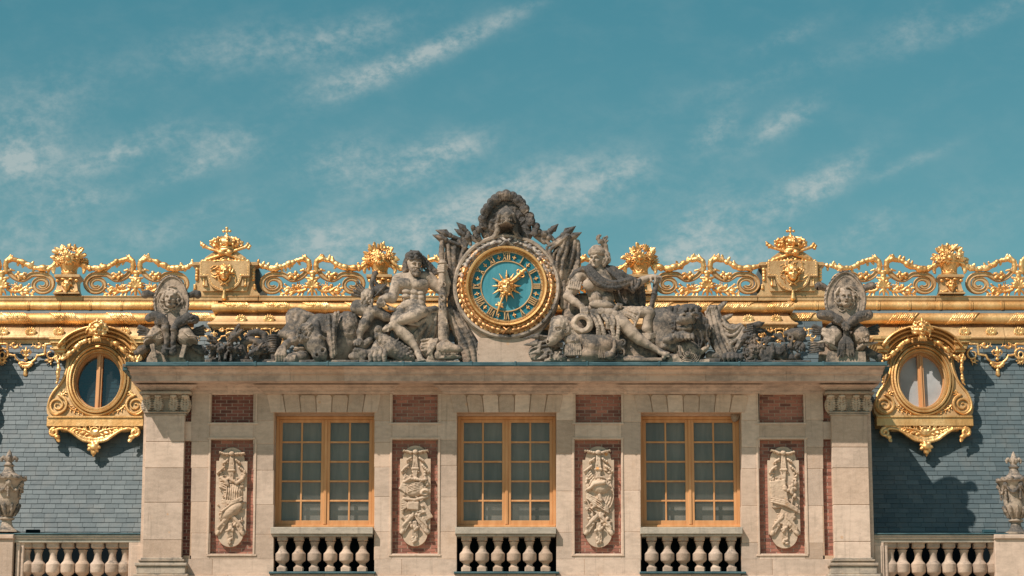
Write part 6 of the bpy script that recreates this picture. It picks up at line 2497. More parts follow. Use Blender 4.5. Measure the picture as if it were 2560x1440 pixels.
# ---- sea monster head
sm = empty('monster_head', P(1110, 911, -.5), 'stone sea monster head with toothed jaws beside the plinth, under the club', 'monster sculpture')
c = Clay(.0095, .015)
c.ell(f, (1060, 1220, 160), (120, 80, 90), rot=-12, k=.03)
c.tube(f, [(1090, 1215, 180, 66), (1180, 1225, 195, 42), (1225, 1235, 200, 26)], k=.03)
c.ell(f, (1110, 1320, 170), (130, 32, 60), rot=4, k=.02)
c.ell(f, (980, 1290, 130), (70, 70, 70), k=.03)
c.tube(f, [(1010, 1290, 250, 9), (1100, 1270, 262, 10), (1225, 1275, 250, 9)], op='-', k=.01)
for i in range(12):
    c.tube(f, [(1025 + i * 16, 1272, 240, 5), (1025 + i * 16, 1288, 240, 3)], k=.002)
    c.tube(f, [(1030 + i * 16, 1300, 232, 5), (1030 + i * 16, 1284, 232, 3)], k=.002)
c.torus(f, (1050, 1165, 215), 24, 10, sy=.7)
c.ell(f, (1050, 1165, 222), (14, 11, 12), k=.004)
c.tube(f, [(1005, 1150, 200, 14), (1060, 1128, 215, 16), (1110, 1160, 215, 12)])
c.ell(f, (1215, 1222, 225), (16, 12, 12))
for i in range(7):
    c.tube(f, [(960 - i * 14, 1120 + i * 4, 160, 20), (925 - i * 10, 1200 + i * 12, 190, 18), (880 + i * 2, 1290, 180, 16), (850 + i * 12, 1352, 170, 11)], k=.006)
for r_ in range(4):
    for k in range(5):
        c.ell(f, (790 + k * 26 + (r_ % 2) * 12, 1130 + r_ * 38 - k * 4, 150), (19, 16, 15), k=.004)
c.ell(f, (850, 1220, 90), (90, 120, 70), k=.02)
c.box(f, (1010, 1388, 90), (210, 14, 120), rnd=8)
c.build('scaly_head', M['statue_pale'], sm, noise=.006, noise2=.003)

# ---- quiver, bow and pelt left of the club bearer
qv = empty('quiver_trophy', P(925, 911, -.3), 'stone quiver of arrows, bow and hanging pelt between the bull and the club bearer', 'quiver sculpture')
c = Clay(.0095, .008)
for i in range(11):
    y0 = 470 + i * 15
    x0 = 60 - i * 7 + (i % 3) * 12
    c.tube(f, [(170 - i * 2, 590 + i * 6, 30, 11), (x0, y0, 40 + (i % 2) * 16, 12)], k=.003)
    c.ell(f, (x0, y0, 40 + (i % 2) * 16), (15, 11, 13), rot=-40, k=.003)
c.tube(f, [(270, 370, 30, 26), (252, 400, 30, 22), (245, 460, 30, 24), (290, 510, 25, 22), (370, 540, 20, 22), (440, 580, 10, 20)], k=.01)
c.ell(f, (262, 375, 32), (36, 24, 26))
c.tube(f, [(240, 400, 20, 18), (220, 480, 20, 24), (235, 560, 20, 26), (240, 640, 20, 20)], k=.01)
c.box(f, (335, 555, 40), (26, 62, 14), rot=-28, rnd=4, k=.005)
c.tube(f, [(250, 640, 40, 12), (330, 560, 60, 10), (385, 500, 60, 12)], k=.005)
c.tube(f, [(300, 560, 0, 60), (420, 590, -10, 60)], k=.02)
c.build('arrows_and_bow', M['statue_dark'], qv, noise=.005)
c = Clay(.0100, .02)
# pelt head
c.ell(f, (170, 640, 80), (70, 100, 60))
rd = random.Random(4)
for i in range(26):
    X, Y = 170 + rd.uniform(-62, 62), 570 + rd.uniform(0, 150)
    c.tube(f, [(X, Y, 115, 12), (X + rd.uniform(-14, 14), Y + 28, 138, 12), (X + rd.uniform(-10, 10), Y + 55, 128, 8)], k=.005)
c.ell(f, (140, 720, 90), (40, 44, 46))
# haunch and legs
c.tube(f, [(70, 760, 40, 90), (180, 800, 70, 70), (280, 800, 90, 64), (380, 860, 80, 56), (440, 880, 70, 44)], k=.03)
c.tube(f, [(190, 860, 100, 60), (140, 950, 110, 62), (90, 1040, 110, 40), (90, 1120, 110, 30)], k=.03)
c.ell(f, (70, 1150, 120), (60, 40, 50), k=.02)
for i in range(3):
    c.tube(f, [(40 + i * 28, 1150, 150, 16), (30 + i * 30, 1180, 160, 13)], k=.005)
c.folds(f, [(0, 900, 60), (60, 1000, 60), (20, 1080, 60)], [(110, 700, 20), (20, 800, 30), (-40, 950, 40)], 5, 22, 22, k=.01)
c.ell(f, (250, 1000, -20), (190, 220, 90))
c.ell(f, (130, 1270, -10), (200, 140, 110))
c.tube(f, [(200, 1130, 90, 40), (60, 1240, 110, 36), (150, 1280, 120, 50)], k=.03)
c.ell(f, (90, 1280, 130), (90, 60, 60), k=.02)
c.ell(f, (60, 1240, 160), (50, 26, 34), k=.01)
c.tube(f, [(0, 1310, 130, 40), (120, 1330, 140, 36), (200, 1250, 120, 28)], k=.03)
c.box(f, (130, 1388, 40), (220, 14, 150), rnd=8)
c.build('lion_pelt', M['statue'], qv, noise=.010, nscale=10, noise2=.005)

# ================================================================== bull (left)
f = CropFrame(-.20, 680, 740, 8)
bl_ = empty('bull_sculpture', P(800, 911, -.4), 'stone bull with lowered curly head and cloth on its back, left of the club bearer', 'bull sculpture')
c = Clay(.0100, .03)
c.ell(f, (1200, 900, -60), (560, 560, 300), k=.04)
c.ell(f, (1500, 800, -100), (420, 480, 260), k=.04)
c.ell(f, (960, 680, 60), (330, 330, 230), k=.05)
# head, foreshortened, muzzle down to the right
c.tube(f, [(760, 740, 260, 230), (860, 960, 330, 190), (950, 1140, 370, 150)], k=.05)
c.ell(f, (955, 1180, 400), (150, 140, 120), rot=-30, k=.03)
c.ell(f, (1015, 1090, 500), (34, 44, 50), op='-', k=.012)
c.ell(f, (900, 1180, 500), (28, 34, 50), op='-', k=.012)
c.tube(f, [(860, 1260, 440, 14), (950, 1320, 450, 14), (1050, 1260, 420, 14)], op='-', k=.015)
c.torus(f, (1015, 1085, 480), 60, 18, sy=.9, k=.01)
for (X, Y) in ((660, 880), (960, 870)):
    c.ell(f, (X, Y, 440 if X < 800 else 380), (60, 42, 46), k=.01)
    c.tube(f, [(X - 90, Y - 20, 420, 30), (X, Y - 70, 470, 34), (X + 90, Y - 20, 400, 30)], k=.015)
# ears and horn stumps
c.tube(f, [(600, 900, 300, 60), (470, 880, 320, 70), (400, 920, 300, 30)], k=.02)
c.tube(f, [(900, 600, 300, 60), (890, 520, 280, 50)], k=.02)
c.tube(f, [(1000, 700, 240, 60), (1080, 720, 220, 64), (1100, 660, 200, 30)], k=.02)
rd = random.Random(11)
for i in range(46):
    a = rd.uniform(0, 1)
    X, Y = 560 + rd.uniform(0, 260), 560 + rd.uniform(0, 260)
    if (X - 700)**2 + (Y - 690)**2 > 170**2:
        continue
    c.tube(f, [(X, Y, 455, 26), (X - 40, Y + 40, 500, 24), (X - 70, Y + 100, 470, 14)], k=.006)
for i in range(6):
    c.tube(f, [(560 + i * 20, 640 + i * 20, 330, 30), (520 + i * 12, 760 + i * 8, 370, 30), (500 + i * 14, 840, 350, 16)], k=.006)
c.box(f, (1000, 1365, 20), (760, 30, 380), rnd=20)
c.build('bull_body', M['statue'], bl_, noise=.010, nscale=7, noise2=.004)
c = Clay(.0105, .014)
c.folds(f, [(1080, 420, 330), (1110, 700, 370), (1160, 980, 380), (1180, 1250, 330)], [(1330, 320, 230), (1290, 600, 330), (1260, 900, 350), (1290, 1150, 330)], 5, 36, 28, k=.018, seed=6)
c.ell(f, (1500, 660, 0), (250, 360, 240), k=.05)
c.build('back_cloth', M['statue'], bl_, noise=.008, noise2=.004)
# wing-shaped cloth standing behind the head
c = Clay(.0105, .012)
c.folds(f, [(230, 720, 40), (340, 560, 20), (330, 420, 0), (400, 310, -10), (520, 300, -20)], [(520, 720, 60), (620, 560, 60), (700, 470, 50), (760, 430, 40), (830, 430, 30)], 7, 44, 50, k=.06, seed=9)
c.tube(f, [(250, 720, 40, 50), (350, 560, 20, 46), (345, 400, 0, 46), (430, 310, 0, 44), (560, 310, 0, 44), (760, 390, 0, 44), (850, 440, 20, 40)], k=.02)
c.build('lifted_cloth', M['statue'], bl_, noise=.006)

# ---- fallen lion claws and gourd left of the bull
pw = empty('paw_sculpture', P(730, 911, -.5), 'stone clawed arm and fallen trunks at the left foot of the bull', 'paw sculpture')
c = Clay(.0100, .02)
c.tube(f, [(200, 760, 120, 90), (420, 800, 200, 110), (460, 920, 260, 80)], k=.03)
c.tube(f, [(420, 860, 220, 70), (300, 960, 300, 80), (180, 1090, 360, 78)], k=.03)
for i in range(4):
    c.tube(f, [(150 + i * 34, 1070, 400, 42), (95 + i * 52, 1180, 430, 40), (100 + i * 52, 1290, 400, 30), (110 + i * 50, 1330, 390, 14)], k=.008)
c.ell(f, (560, 1230, 200), (230, 150, 200), k=.03)
c.ell(f, (380, 1290, 330), (170, 140, 150), rot=20, k=.02)
for i in range(5):
    c.tube(f, [(330 + i * 34, 1190, 440, 18), (270 + i * 44, 1290, 450, 22)], k=.006)
c.ell(f, (560, 1050, 220), (140, 60, 110), k=.02)
c.ell(f, (480, 1075, 330), (60, 26, 40), k=.01)
c.tube(f, [(60, 900, 60, 130), (0, 1100, 60, 110), (-40, 1240, 40, 100)], k=.03)
c.box(f, (400, 1365, 100), (480, 26, 300), rnd=20)
c.build('clawed_arm', M['statue'], pw, noise=.010, nscale=8, noise2=.005)

# ================================================================== many-headed serpent
f = CropFrame(-.30, 500, 780, 2057 / 200)
hy = empty('hydra_sculpture', P(600, 911, -.4), 'dark stone many-headed serpent with open jaws, right of the left medusa shield', 'serpent sculpture')


def dragon_head(c, X, Y, d, s, yaw, pitch, roll, gape=26):
    h = f.sub(X, Y, d, s, yaw=yaw, pitch=pitch, roll=roll)
    c.ell(h, (0, 0, -.1), (.34, .30, .42), k=.015)
    for sg, p_ in ((1, -gape * .5), (-1, gape * .6)):
        m_ = h.sub(0, sg * .08, .1, 1, pitch=p_)
        c.tube(m_, [(0, sg * .03, 0, .22), (0, sg * .02, .45, .17), (0, 0, .85, .11)], k=.012)
        for t_ in range(4):
            for sx in (-1, 1):
                c.tube(m_, [(sx * .12, -sg * .12, .25 + t_ * .17, .045), (sx * .12, -sg * .22, .27 + t_ * .17, .015)], k=.003)
    c.ell(h.sub(0, .05, .1, 1), (0, .17, .72), (.13, .09, .10), k=.01)
    for sx in (-1, 1):
        c.ell(h, (sx * .20, .22, .18), (.10, .09, .12), k=.006)
        c.tube(h, [(sx * .22, .30, 0, .10), (sx * .36, .42, -.3, .07), (sx * .40, .40, -.55, .02)], k=.008)
        for k in range(3):
            c.tube(h, [(sx * .28, .05 - k * .14, -.15, .07), (sx * .46, .02 - k * .2, -.5, .025)], k=.008)
    c.tube(h, [(0, -.05, .3, .06), (0, -.02, .75, .05)], k=.005)


c = Clay(.0095, .012)
for (pts) in ([(330, 1200, 0, 90), (350, 900, 40, 80), (360, 700, 60, 60), (300, 640, 120, 40)],
              [(800, 1200, -20, 100), (760, 900, 0, 90), (780, 760, 40, 80), (860, 640, 80, 70)],
              [(1180, 1250, 0, 120), (1090, 1000, 20, 120), (1130, 780, 40, 100), (1330, 720, 30, 90), (1560, 820, 20, 110), (1640, 1100, 20, 110), (1600, 1260, 0, 120)],
              [(1200, 700, -60, 90), (1300, 560, -60, 90), (1480, 520, -60, 95), (1650, 590, -60, 90), (1700, 800, -60, 100), (1700, 1100, -60, 100)],
              [(1150, 1200, 60, 80), (1050, 1230, 100, 90), (950, 1220, 140, 90), (880, 1150, 170, 80)],
              [(1900, 700, 0, 130), (1900, 1000, 0, 130), (1880, 1250, 0, 140)]):
    c.tube(f, pts, k=.015)
for (X, Y, d, s_, yw, pt, rl, gp) in ((880, 620, 120, 330, 45, -52, -10, 34), (400, 950, 190, 330, -35, 20, 0, 44), (880, 1010, 230, 340, -18, 22, 0, 55),
                                    (560, 990, 240, 330, -10, 30, 0, 40), (620, 1120, 260, 280, 15, 45, 0, 30), (1480, 1020, 220, 380, -30, 40, 0, 40),
                                    (360, 740, 120, 220, -50, -15, 0, 30), (680, 900, 160, 240, 30, 0, 0, 30)):
    dragon_head(c, X, Y, d, s_, yw, pt, rl, gp)
rd = random.Random(17)
for i in range(26):
    X, Y = 1330 + rd.uniform(0, 440), 850 + rd.uniform(0, 220)
    c.tube(f, [(X, Y, 120, 30), (X + 60, Y - 50, 150, 24), (X + 130, Y - 70, 120, 12)], k=.006)
for k in range(8):
    c.torus(f, (1880, 640 + k * 60, 20), 125, 26, pitch=80, k=.006)
c.ell(f, (620, 1260, 40), (330, 110, 130), k=.02)
c.box(f, (1050, 1310, 0), (900, 60, 260), rnd=30)
c.build('serpent_necks', M['statue_dark'], hy, noise=.008, nscale=14, noise2=.005)


# ================================================================== seated warrior (right of the clock)
K = 1355 / 320
f = CropFrame(-.15, 1380, 580, K)
mars = empty('statue', P(1500, 911, -.4), 'stone statue of a seated young warrior in crested helmet and cloak, holding a baton', 'statue')
K1, K2, K3 = .038, .018, .009
c = Clay(.0095, .03)
c.ell(f, (500, 560, 20), (165, 150, 110), k=K1)
c.ell(f, (520, 700, 25), (140, 120, 95), k=K1)
c.ell(f, (540, 800, 40), (155, 80, 95), k=K1)
c.tube(f, [(310, 460, 20, 66), (500, 440, 20, 76), (690, 470, 0, 66)], k=K1)
c.ell(f, (400, 560, 105), (78, 66, 42), rot=-14, k=K2)
c.ell(f, (560, 560, 95), (90, 60, 40), k=K2)
c.ell(f, (470, 690, 112), (60, 60, 36), k=K2)
c.ell(f, (580, 690, 100), (50, 60, 36), k=K2)
c.ell(f, (520, 770, 122), (130, 50, 40), rot=-4, k=K2)
c.tube(f, [(470, 620, 140, 5), (490, 740, 150, 5)], op='-', k=.012)
c.tube(f, [(390, 640, 120, 7), (470, 622, 140, 7), (560, 640, 125, 7)], op='-', k=.014)
c.tube(f, [(505, 460, 30, 60), (495, 370, 55, 50)], k=K2)
# arm at the viewer's left with cuffed sleeve
c.ell(f, (285, 470, 30), (72, 70, 72), k=K2)
c.tube(f, [(285, 470, 30, 66), (240, 560, 50, 66), (215, 615, 60, 66)], k=.02)
for k in range(6):
    c.tube(f, [(190 + k * 24, 520 + k * 3, 112, 11), (180 + k * 22, 590 + k * 4, 122, 12)], k=.005)
c.torus(f, (215, 612, 60), 62, 13, rot=-18, pitch=80)
c.tube(f, [(190, 640, 70, 52), (165, 680, 90, 48), (240, 740, 130, 44), (310, 785, 150, 34), (330, 815, 155, 34)], k=.02)
for i in range(4):
    x0 = 308 + i * 20
    c.tube(f, [(x0, 810, 175, 15), (x0 + 4, 850, 195, 13), (x0 + 6, 885, 190, 12), (x0 + 4, 912, 175, 10)], k=.006)
c.tube(f, [(370, 800, 165, 15), (385, 840, 170, 12), (382, 865, 165, 10)], k=.006)
# arm at the viewer's right reaching out to the baton
c.ell(f, (690, 480, 10), (78, 66, 72), k=K2)
c.tube(f, [(690, 480, 10, 66), (790, 550, 30, 56), (880, 560, 40, 50), (960, 510, 50, 42), (1020, 485, 55, 32)], k=K2)
c.ell(f, (1075, 478, 60), (54, 30, 40), k=.02)
for i in range(4):
    c.tube(f, [(1070 + i * 20, 468, 85 - i * 14, 14), (1095 + i * 19, 482, 92 - i * 14, 13), (1096 + i * 17, 522 - i * 2, 88 - i * 12, 12), (1086 + i * 16, 548 - i * 4, 80 - i * 12, 10)], k=.005)
c.tube(f, [(1045, 490, 90, 14), (1050, 520, 95, 13), (1070, 536, 92, 10)], k=.006)
# outstretched leg
c.tube(f, [(640, 880, 70, 84), (740, 960, 130, 76), (850, 1070, 150, 66)], k=K2)
c.ell(f, (760, 970, 165), (70, 60, 50), rot=-40, k=K2)
c.tube(f, [(850, 1075, 150, 62), (930, 1140, 145, 58), (1010, 1190, 145, 44), (1090, 1235, 150, 32), (1160, 1275, 160, 30)], k=K2)
c.tube(f, [(1150, 1275, 165, 32), (1205, 1295, 190, 32), (1230, 1290, 200, 22)], k=.02)
c.ell(f, (1185, 1325, 175), (24, 30, 30), k=.01)
for i in range(4):
    c.tube(f, [(1200 + i * 4, 1280 + i * 12, 205, 11), (1232 + i * 3, 1284 + i * 12, 205, 9)], k=.004)
# second leg, bent behind
c.tube(f, [(690, 870, 40, 80), (850, 850, 90, 66), (1020, 850, 110, 62), (1030, 860, 110, 62)], k=K2)
c.tube(f, [(1030, 870, 110, 58), (1010, 960, 110, 50), (1005, 1020, 110, 56), (1040, 1110, 110, 34), (1060, 1150, 115, 32)], k=K2)
for k in range(4):
    c.tube(f, [(960, 1075 + k * 18, 140, 9), (1040, 1090 + k * 14, 160, 10), (1100, 1060 + k * 16, 130, 8)], k=.005)
c.build('body', M['statue_skin'], mars, noise=.006, nscale=9, noise2=.003)
# head
c = Clay(.0090, .02)
fh = f.sub(470, 290, 66, 196, yaw=-24, pitch=4)
face(c, fh, ears=False)
hair_ring(c, fh.sub(0, 0, -.15, 1), 12, .40, .56, -50, 50, w_=.10, curl=.2, seed=3, k=.03)
for i in range(9):
    a = R(-60 + i * 14)
    c.ell(f, (575 + 26 * math.cos(a), 295 - 30 * math.sin(a), 30), (26, 22, 30), rot=i * 40, k=.006)
for i in range(4):
    c.ell(f, (408 - i * 3, 300 + i * 16, 46), (13, 12, 20), k=.005)
c.build('head', M['statue_skin'], mars, noise=.002)
c = Clay(.0095, .008)
hh = fh.sub(0, .30, -.08, 1)
c.ell(hh, (0, .08, 0), (.46, .36, .52))
c.ell(hh, (0, .36, -.08), (.30, .16, .36), k=.02)
c.torus(hh, (0, -.02, 0), .42, .04, pitch=84, sy=1.12)
c.torus(hh, (0, .10, 0), .44, .028, pitch=84, sy=1.12)
for i in range(18):
    a = R(360 * i / 18)
    c.ell(hh, (.46 * math.sin(a), .04, .50 * math.cos(a)), (.035, .035, .035), k=.003)
    c.tube(hh, [(.40 * math.sin(a), .16, .44 * math.cos(a), .025), (.26 * math.sin(a), .40, .28 * math.cos(a), .02)], k=.004)
# crest beast
c.tube(f, [(570, 190, 10, 30), (565, 145, 20, 26), (530, 118, 35, 22)], k=.02)
c.ell(f, (515, 95, 45), (34, 24, 26), k=.01)
c.tube(f, [(500, 110, 50, 16), (490, 70, 50, 15), (498, 42, 50, 17), (512, 36, 50, 13)], k=.008)
c.tube(f, [(480, 45, 55, 10), (472, 75, 55, 9), (490, 90, 52, 9)], k=.004)
c.tube(f, [(540, 100, 30, 14), (545, 65, 30, 11), (585, 42, 25, 8)], k=.006)
c.tube(f, [(555, 100, 30, 13), (570, 75, 30, 10), (592, 55, 25, 7)], k=.006)
c.tube(f, [(570, 110, 30, 13), (592, 90, 30, 9)], k=.006)
for i in range(5):
    c.tube(f, [(575 + i * 4, 205 + i * 10, 30, 18), (600 + i * 2, 230 + i * 14, 20, 15), (612 - i * 3, 270 + i * 10, 10, 10)], k=.006)
c.build('helmet', M['statue_pale'], mars, noise=.003)
# cloak
c = Clay(.0095, .012)
c.folds(f, [(300, 400, 60), (350, 400, 110), (400, 480, 150), (480, 560, 165), (580, 600, 155), (700, 600, 130), (800, 560, 100)],
        [(420, 350, 50), (440, 400, 100), (520, 480, 130), (600, 520, 130), (700, 520, 120), (780, 500, 100), (830, 500, 80)], 7, 21, 22, k=.008, wob=5, seed=2)
c.tube(f, [(330, 395, 70, 36), (260, 430, 60, 36), (210, 480, 50, 30)], k=.02)
c.tube(f, [(570, 380, 20, 40), (640, 410, 30, 52), (730, 460, 40, 50), (830, 500, 50, 36), (900, 520, 60, 30)], k=.03)
for k in range(6):
    c.tube(f, [(560 + k * 22, 370 + k * 10, 60, 16), (620 + k * 26, 430 + k * 14, 95, 16), (700 + k * 30, 500 + k * 10, 110, 13), (790 + k * 10, 540 + k * 6, 100, 10)], k=.008)
c.folds(f, [(800, 520, 70), (820, 600, 90), (860, 640, 80)], [(930, 510, 80), (910, 570, 95), (880, 600, 90)], 4, 20, 16, k=.01)
# hanging part behind the arm
c.folds(f, [(660, 640, -20), (690, 740, -30), (760, 800, -20), (840, 800, 0)], [(960, 560, -40), (970, 660, -40), (975, 760, -40), (975, 800, -40)], 9, 24, 24, k=.012, seed=5)
c.ell(f, (820, 700, -70), (150, 120, 40))
c.build('cloak', M['statue_dark'], mars, noise=.006, noise2=.003)
# baton
c = Clay(.0095, .01)
c.tube(f, [(1110, 500, 60, 30), (1095, 570, 55, 27), (1085, 655, 50, 30), (1050, 800, 40, 26)])
c.torus(f, (1083, 660, 50), 30, 8, pitch=80, rot=-14)
c.torus(f, (1112, 495, 60), 28, 8, pitch=80)
c.build('baton', M['statue_dark'], mars, noise=.004)
# kilt of straps
c = Clay(.0100, .008)
c.ell(f, (560, 870, 60), (165, 80, 110), k=.03)
for (X, Y, r) in ((440, 850, 50), (520, 838, 46), (600, 852, 44), (670, 870, 40)):
    c.ell(f, (X, Y, 160), (r, 40, 18), k=.004)
    c.torus(f, (X, Y, 166), r - 4, 5, sy=.75, k=.003)
st0 = [(425, 880), (480, 885), (540, 885), (590, 890), (640, 895), (690, 905)]
st1 = [(500, 1070), (560, 1120), (590, 1000), (655, 1120), (640, 1010), (690, 1110)]
for (a, b_) in zip(st0, st1):
    n_ = 7
    for j in range(n_):
        t0, t1 = j / n_, (j + 1) / n_
        bow = lambda t_: (a[0] + (b_[0] - a[0]) * t_ + 14 * math.sin(t_ * 3.1), a[1] + (b_[1] - a[1]) * t_, 165 + 26 * math.sin(t_ * 2.6))
        p0, p1 = bow(t0), bow(t1)
        c.tube(f, [(*p0, 21), (*p1, 21)], k=.006)
        c.tube(f, [(p1[0] - 16, p1[1] - 6, p1[2] + 18, 5), (p1[0] + 16, p1[1] - 6, p1[2] + 18, 5)], k=.003)
    for s_ in (-1, 0, 1):
        c.tube(f, [(b_[0] + s_ * 13, b_[1], 190, 9), (b_[0] + s_ * 16, b_[1] + 26, 186, 8)], k=.003)
for i in range(7):
    c.ell(f, (480 + (i % 3) * 24, 1040 + (i // 3) * 22, 185), (15, 12, 14), rot=i * 50, k=.004)
# mask at the hip
c.tube(f, [(670, 820, 120, 26), (700, 770, 130, 22), (735, 775, 130, 16), (725, 800, 130, 14)], k=.008)
c.build('strap_kilt', M['statue_pale'], mars, noise=.004)
c = Clay(.0095, .012)
c.ell(f, (840, 850, 110), (66, 52, 44), rot=20)
c.folds(f, [(770, 880, 150), (850, 920, 160), (880, 980, 150)], [(800, 800, 130), (880, 830, 150), (940, 830, 140)], 5, 15, 14, k=.008, seed=7)
c.tube(f, [(960, 800, 140, 18), (910, 900, 155, 18), (870, 1000, 150, 14)], k=.008)
c.torus(f, (320, 970, 190), 84, 34, sy=.95)
rd = random.Random(3)
for i in range(34):
    a = R(i * 360 / 34)
    c.ell(f, (320 + 84 * math.cos(a), 970 - 82 * math.sin(a), 215), (24, 11, 12), rot=i * 360 / 34 + 60 + rd.uniform(-20, 20), k=.004)
c.build('laurel_crown', M['statue_pale'], mars, noise=.006)
# seat: carved chest with spirals and a fallen cuirass
c = Clay(.0105, .02)
c.ell(f, (330, 900, -60), (230, 260, 100))
c.box(f, (700, 1230, -30), (420, 170, 130), rnd=30)
c.tube(f, [(330, 1130, 130, 90), (430, 1200, 140, 110), (560, 1200, 120, 120), (680, 1200, 90, 110)], k=.04)
c.ell(f, (410, 1290, 150), (140, 80, 90), k=.03)
for k in range(7):
    c.tube(f, [(530 + k * 18, 1130, 215 - k * 3, 8), (510 + k * 18, 1230, 228 - k * 3, 9), (500 + k * 20, 1330, 210, 8)], k=.005)
for (X, Y, r) in ((745, 1170, 30), (730, 1270, 38), (705, 1350, 30)):
    c.torus(f, (X, Y, 170), r, 11, k=.005)
    c.ell(f, (X, Y, 172), (r * .4, r * .4, 16), k=.004)
for k in range(4):
    c.torus(f, (900, 1180, 60), 60 + k * 30, 9, k=.006)
c.tube(f, [(700, 1340, 120, 60), (900, 1370, 110, 50), (1040, 1375, 100, 36)], k=.03)
# goose-neck amphora
c.ell(f, (615, 1305, 235), (58, 48, 50), k=.012)
c.tube(f, [(640, 1280, 240, 34), (665, 1220, 245, 22), (660, 1150, 245, 18)], k=.015)
c.box(f, (600, 1375, 20), (560, 20, 170), rnd=8)
c.build('carved_seat', M['statue'], mars, noise=.008, nscale=9, noise2=.004)
# shoulder guard with fringe and the arrow heads beside it
cu = empty('armour_trophy', P(1430, 911, -.5), 'stone shoulder armour with a fringe of straps, beside the ram head', 'armour sculpture')
c = Clay(.0095, .01)
c.ell(f, (220, 1150, 170), (90, 70, 70))
c.ell(f, (200, 1250, 150), (90, 90, 60))
for i in range(8):
    c.tube(f, [(150 + i * 21, 1185 + abs(i - 4) * 3, 225 - abs(i - 4) * 6, 13), (145 + i * 23, 1300, 225 - abs(i - 4) * 5, 14)], k=.004)
for i in range(4):
    c.tube(f, [(140, 1170 + i * -18, 190, 9), (220, 1150 - i * 22, 240 - i * 8, 9), (305, 1180 - i * 20, 195, 9)], k=.005)
c.ell(f, (60, 1330, 180), (90, 50, 60), k=.02)
rd = random.Random(9)
for i in range(30):
    c.ell(f, (20 + rd.uniform(-50, 80), 1310 + rd.uniform(-40, 50), 225 + rd.uniform(-10, 10)), (13, 11, 12), k=.003)
c.box(f, (180, 1375, 60), (260, 18, 130), rnd=8)
c.build('shoulder_guard', M['statue_pale'], cu, noise=.006, noise2=.003)

# ---- ram head
f = CropFrame(-.25, 1300, 780, 2560 / 260)
rm = empty('ram_sculpture', P(1385, 911, -.5), 'stone ram head battering beam with curled horn, beside the clock plinth', 'ram sculpture')
c = Clay(.0095, .02)
c.tube(f, [(960, 330, 280, 230), (900, 520, 320, 190), (800, 680, 350, 130), (740, 740, 350, 100)], k=.04)
c.tube(f, [(1000, 300, 220, 220), (1240, 520, 120, 230), (1400, 640, 100, 240)], k=.04)
c.ell(f, (690, 730, 420), (30, 40, 50), op='-', k=.012)
c.tube(f, [(700, 800, 430, 12), (800, 810, 440, 12), (880, 760, 420, 12)], op='-', k=.012)
c.ell(f, (940, 420, 500), (60, 42, 40), op='-', k=.02)
c.ell(f, (940, 425, 480), (46, 32, 36), k=.006)
c.tube(f, [(860, 370, 500, 26), (960, 350, 505, 28), (1040, 380, 470, 22)], k=.012)
c.torus(f, (1130, 430, 400), 72, 26, k=.008)
c.torus(f, (1130, 430, 420), 30, 18, k=.006)
c.tube(f, [(1060, 340, 400, 36), (1150, 320, 400, 44), (1270, 400, 360, 20)], k=.01)
rd = random.Random(6)
for i in range(90):
    X, Y = rd.uniform(780, 1160), rd.uniform(110, 260)
    c.ell(f, (X, Y, 330 + 90 * math.sin((X - 780) / 380 * 3.14) + (Y - 180) * .5), (24, 20, 22), k=.003)
c.build('ram_head', M['statue_pale'], rm, noise=.005, noise2=.003)
ar = empty('lance_heads', P(1345, 911, -.4), 'fan of stone lance and arrow points lying between the clock plinth and the ram head', 'lance sculpture')
c = Clay(.0095, .006)
heads = [((660, 660), (420, 580), (110, 640), 60), ((640, 720), (400, 760), (100, 810), 70), ((740, 830), (480, 840), (330, 880), 80), ((760, 880), (460, 960), (220, 1030), 70),
         ((900, 960), (640, 1040), (430, 1160), 90), ((880, 850), (760, 920), (600, 980), 80)]
for (a, b_, e, w_) in heads:
    c.tube(f, [(a[0] + 120, a[1] - 30, 60, 30), (b_[0] + 60, b_[1], 100, 34)])
    for s_ in (-1, 0, 1):
        c.tube(f, [(b_[0] + 40, b_[1] + s_ * w_, 110, 16), (e[0], e[1], 120, 8)], k=.02)
        c.tube(f, [(b_[0] + 20, b_[1] + s_ * w_ * .5, 130, 26), (e[0] + 60, e[1] - 10, 125, 10)], k=.02)
c.tube(f, [(300, 600, 40, 50), (900, 700, 20, 60)], k=.01)
c.ell(f, (620, 1000, -20), (420, 260, 100))
c.box(f, (880, 800, 150), (180, 66, 60), rot=-5, rnd=8)
c.box(f, (650, 1290, 20), (400, 50, 200), rnd=20)
c.build('lance_points', M['statue'], ar, noise=.006, noise2=.003)

# ================================================================== lion, helmet, cloth (right)
f = CropFrame(-.20, 1600, 740, 8)
ln = empty('lion_sculpture', P(1730, 911, -.4), 'stone lion with flowing mane and open mouth, one paw on a round-studded helmet', 'lion sculpture')
c = Clay(.0100, .03)
c.ell(f, (1000, 560, 60), (330, 330, 220), k=.04)
c.tube(f, [(700, 620, 0, 240), (450, 560, -40, 300), (500, 900, -60, 330)], k=.06)
c.ell(f, (960, 500, 200), (200, 190, 130), k=.04)
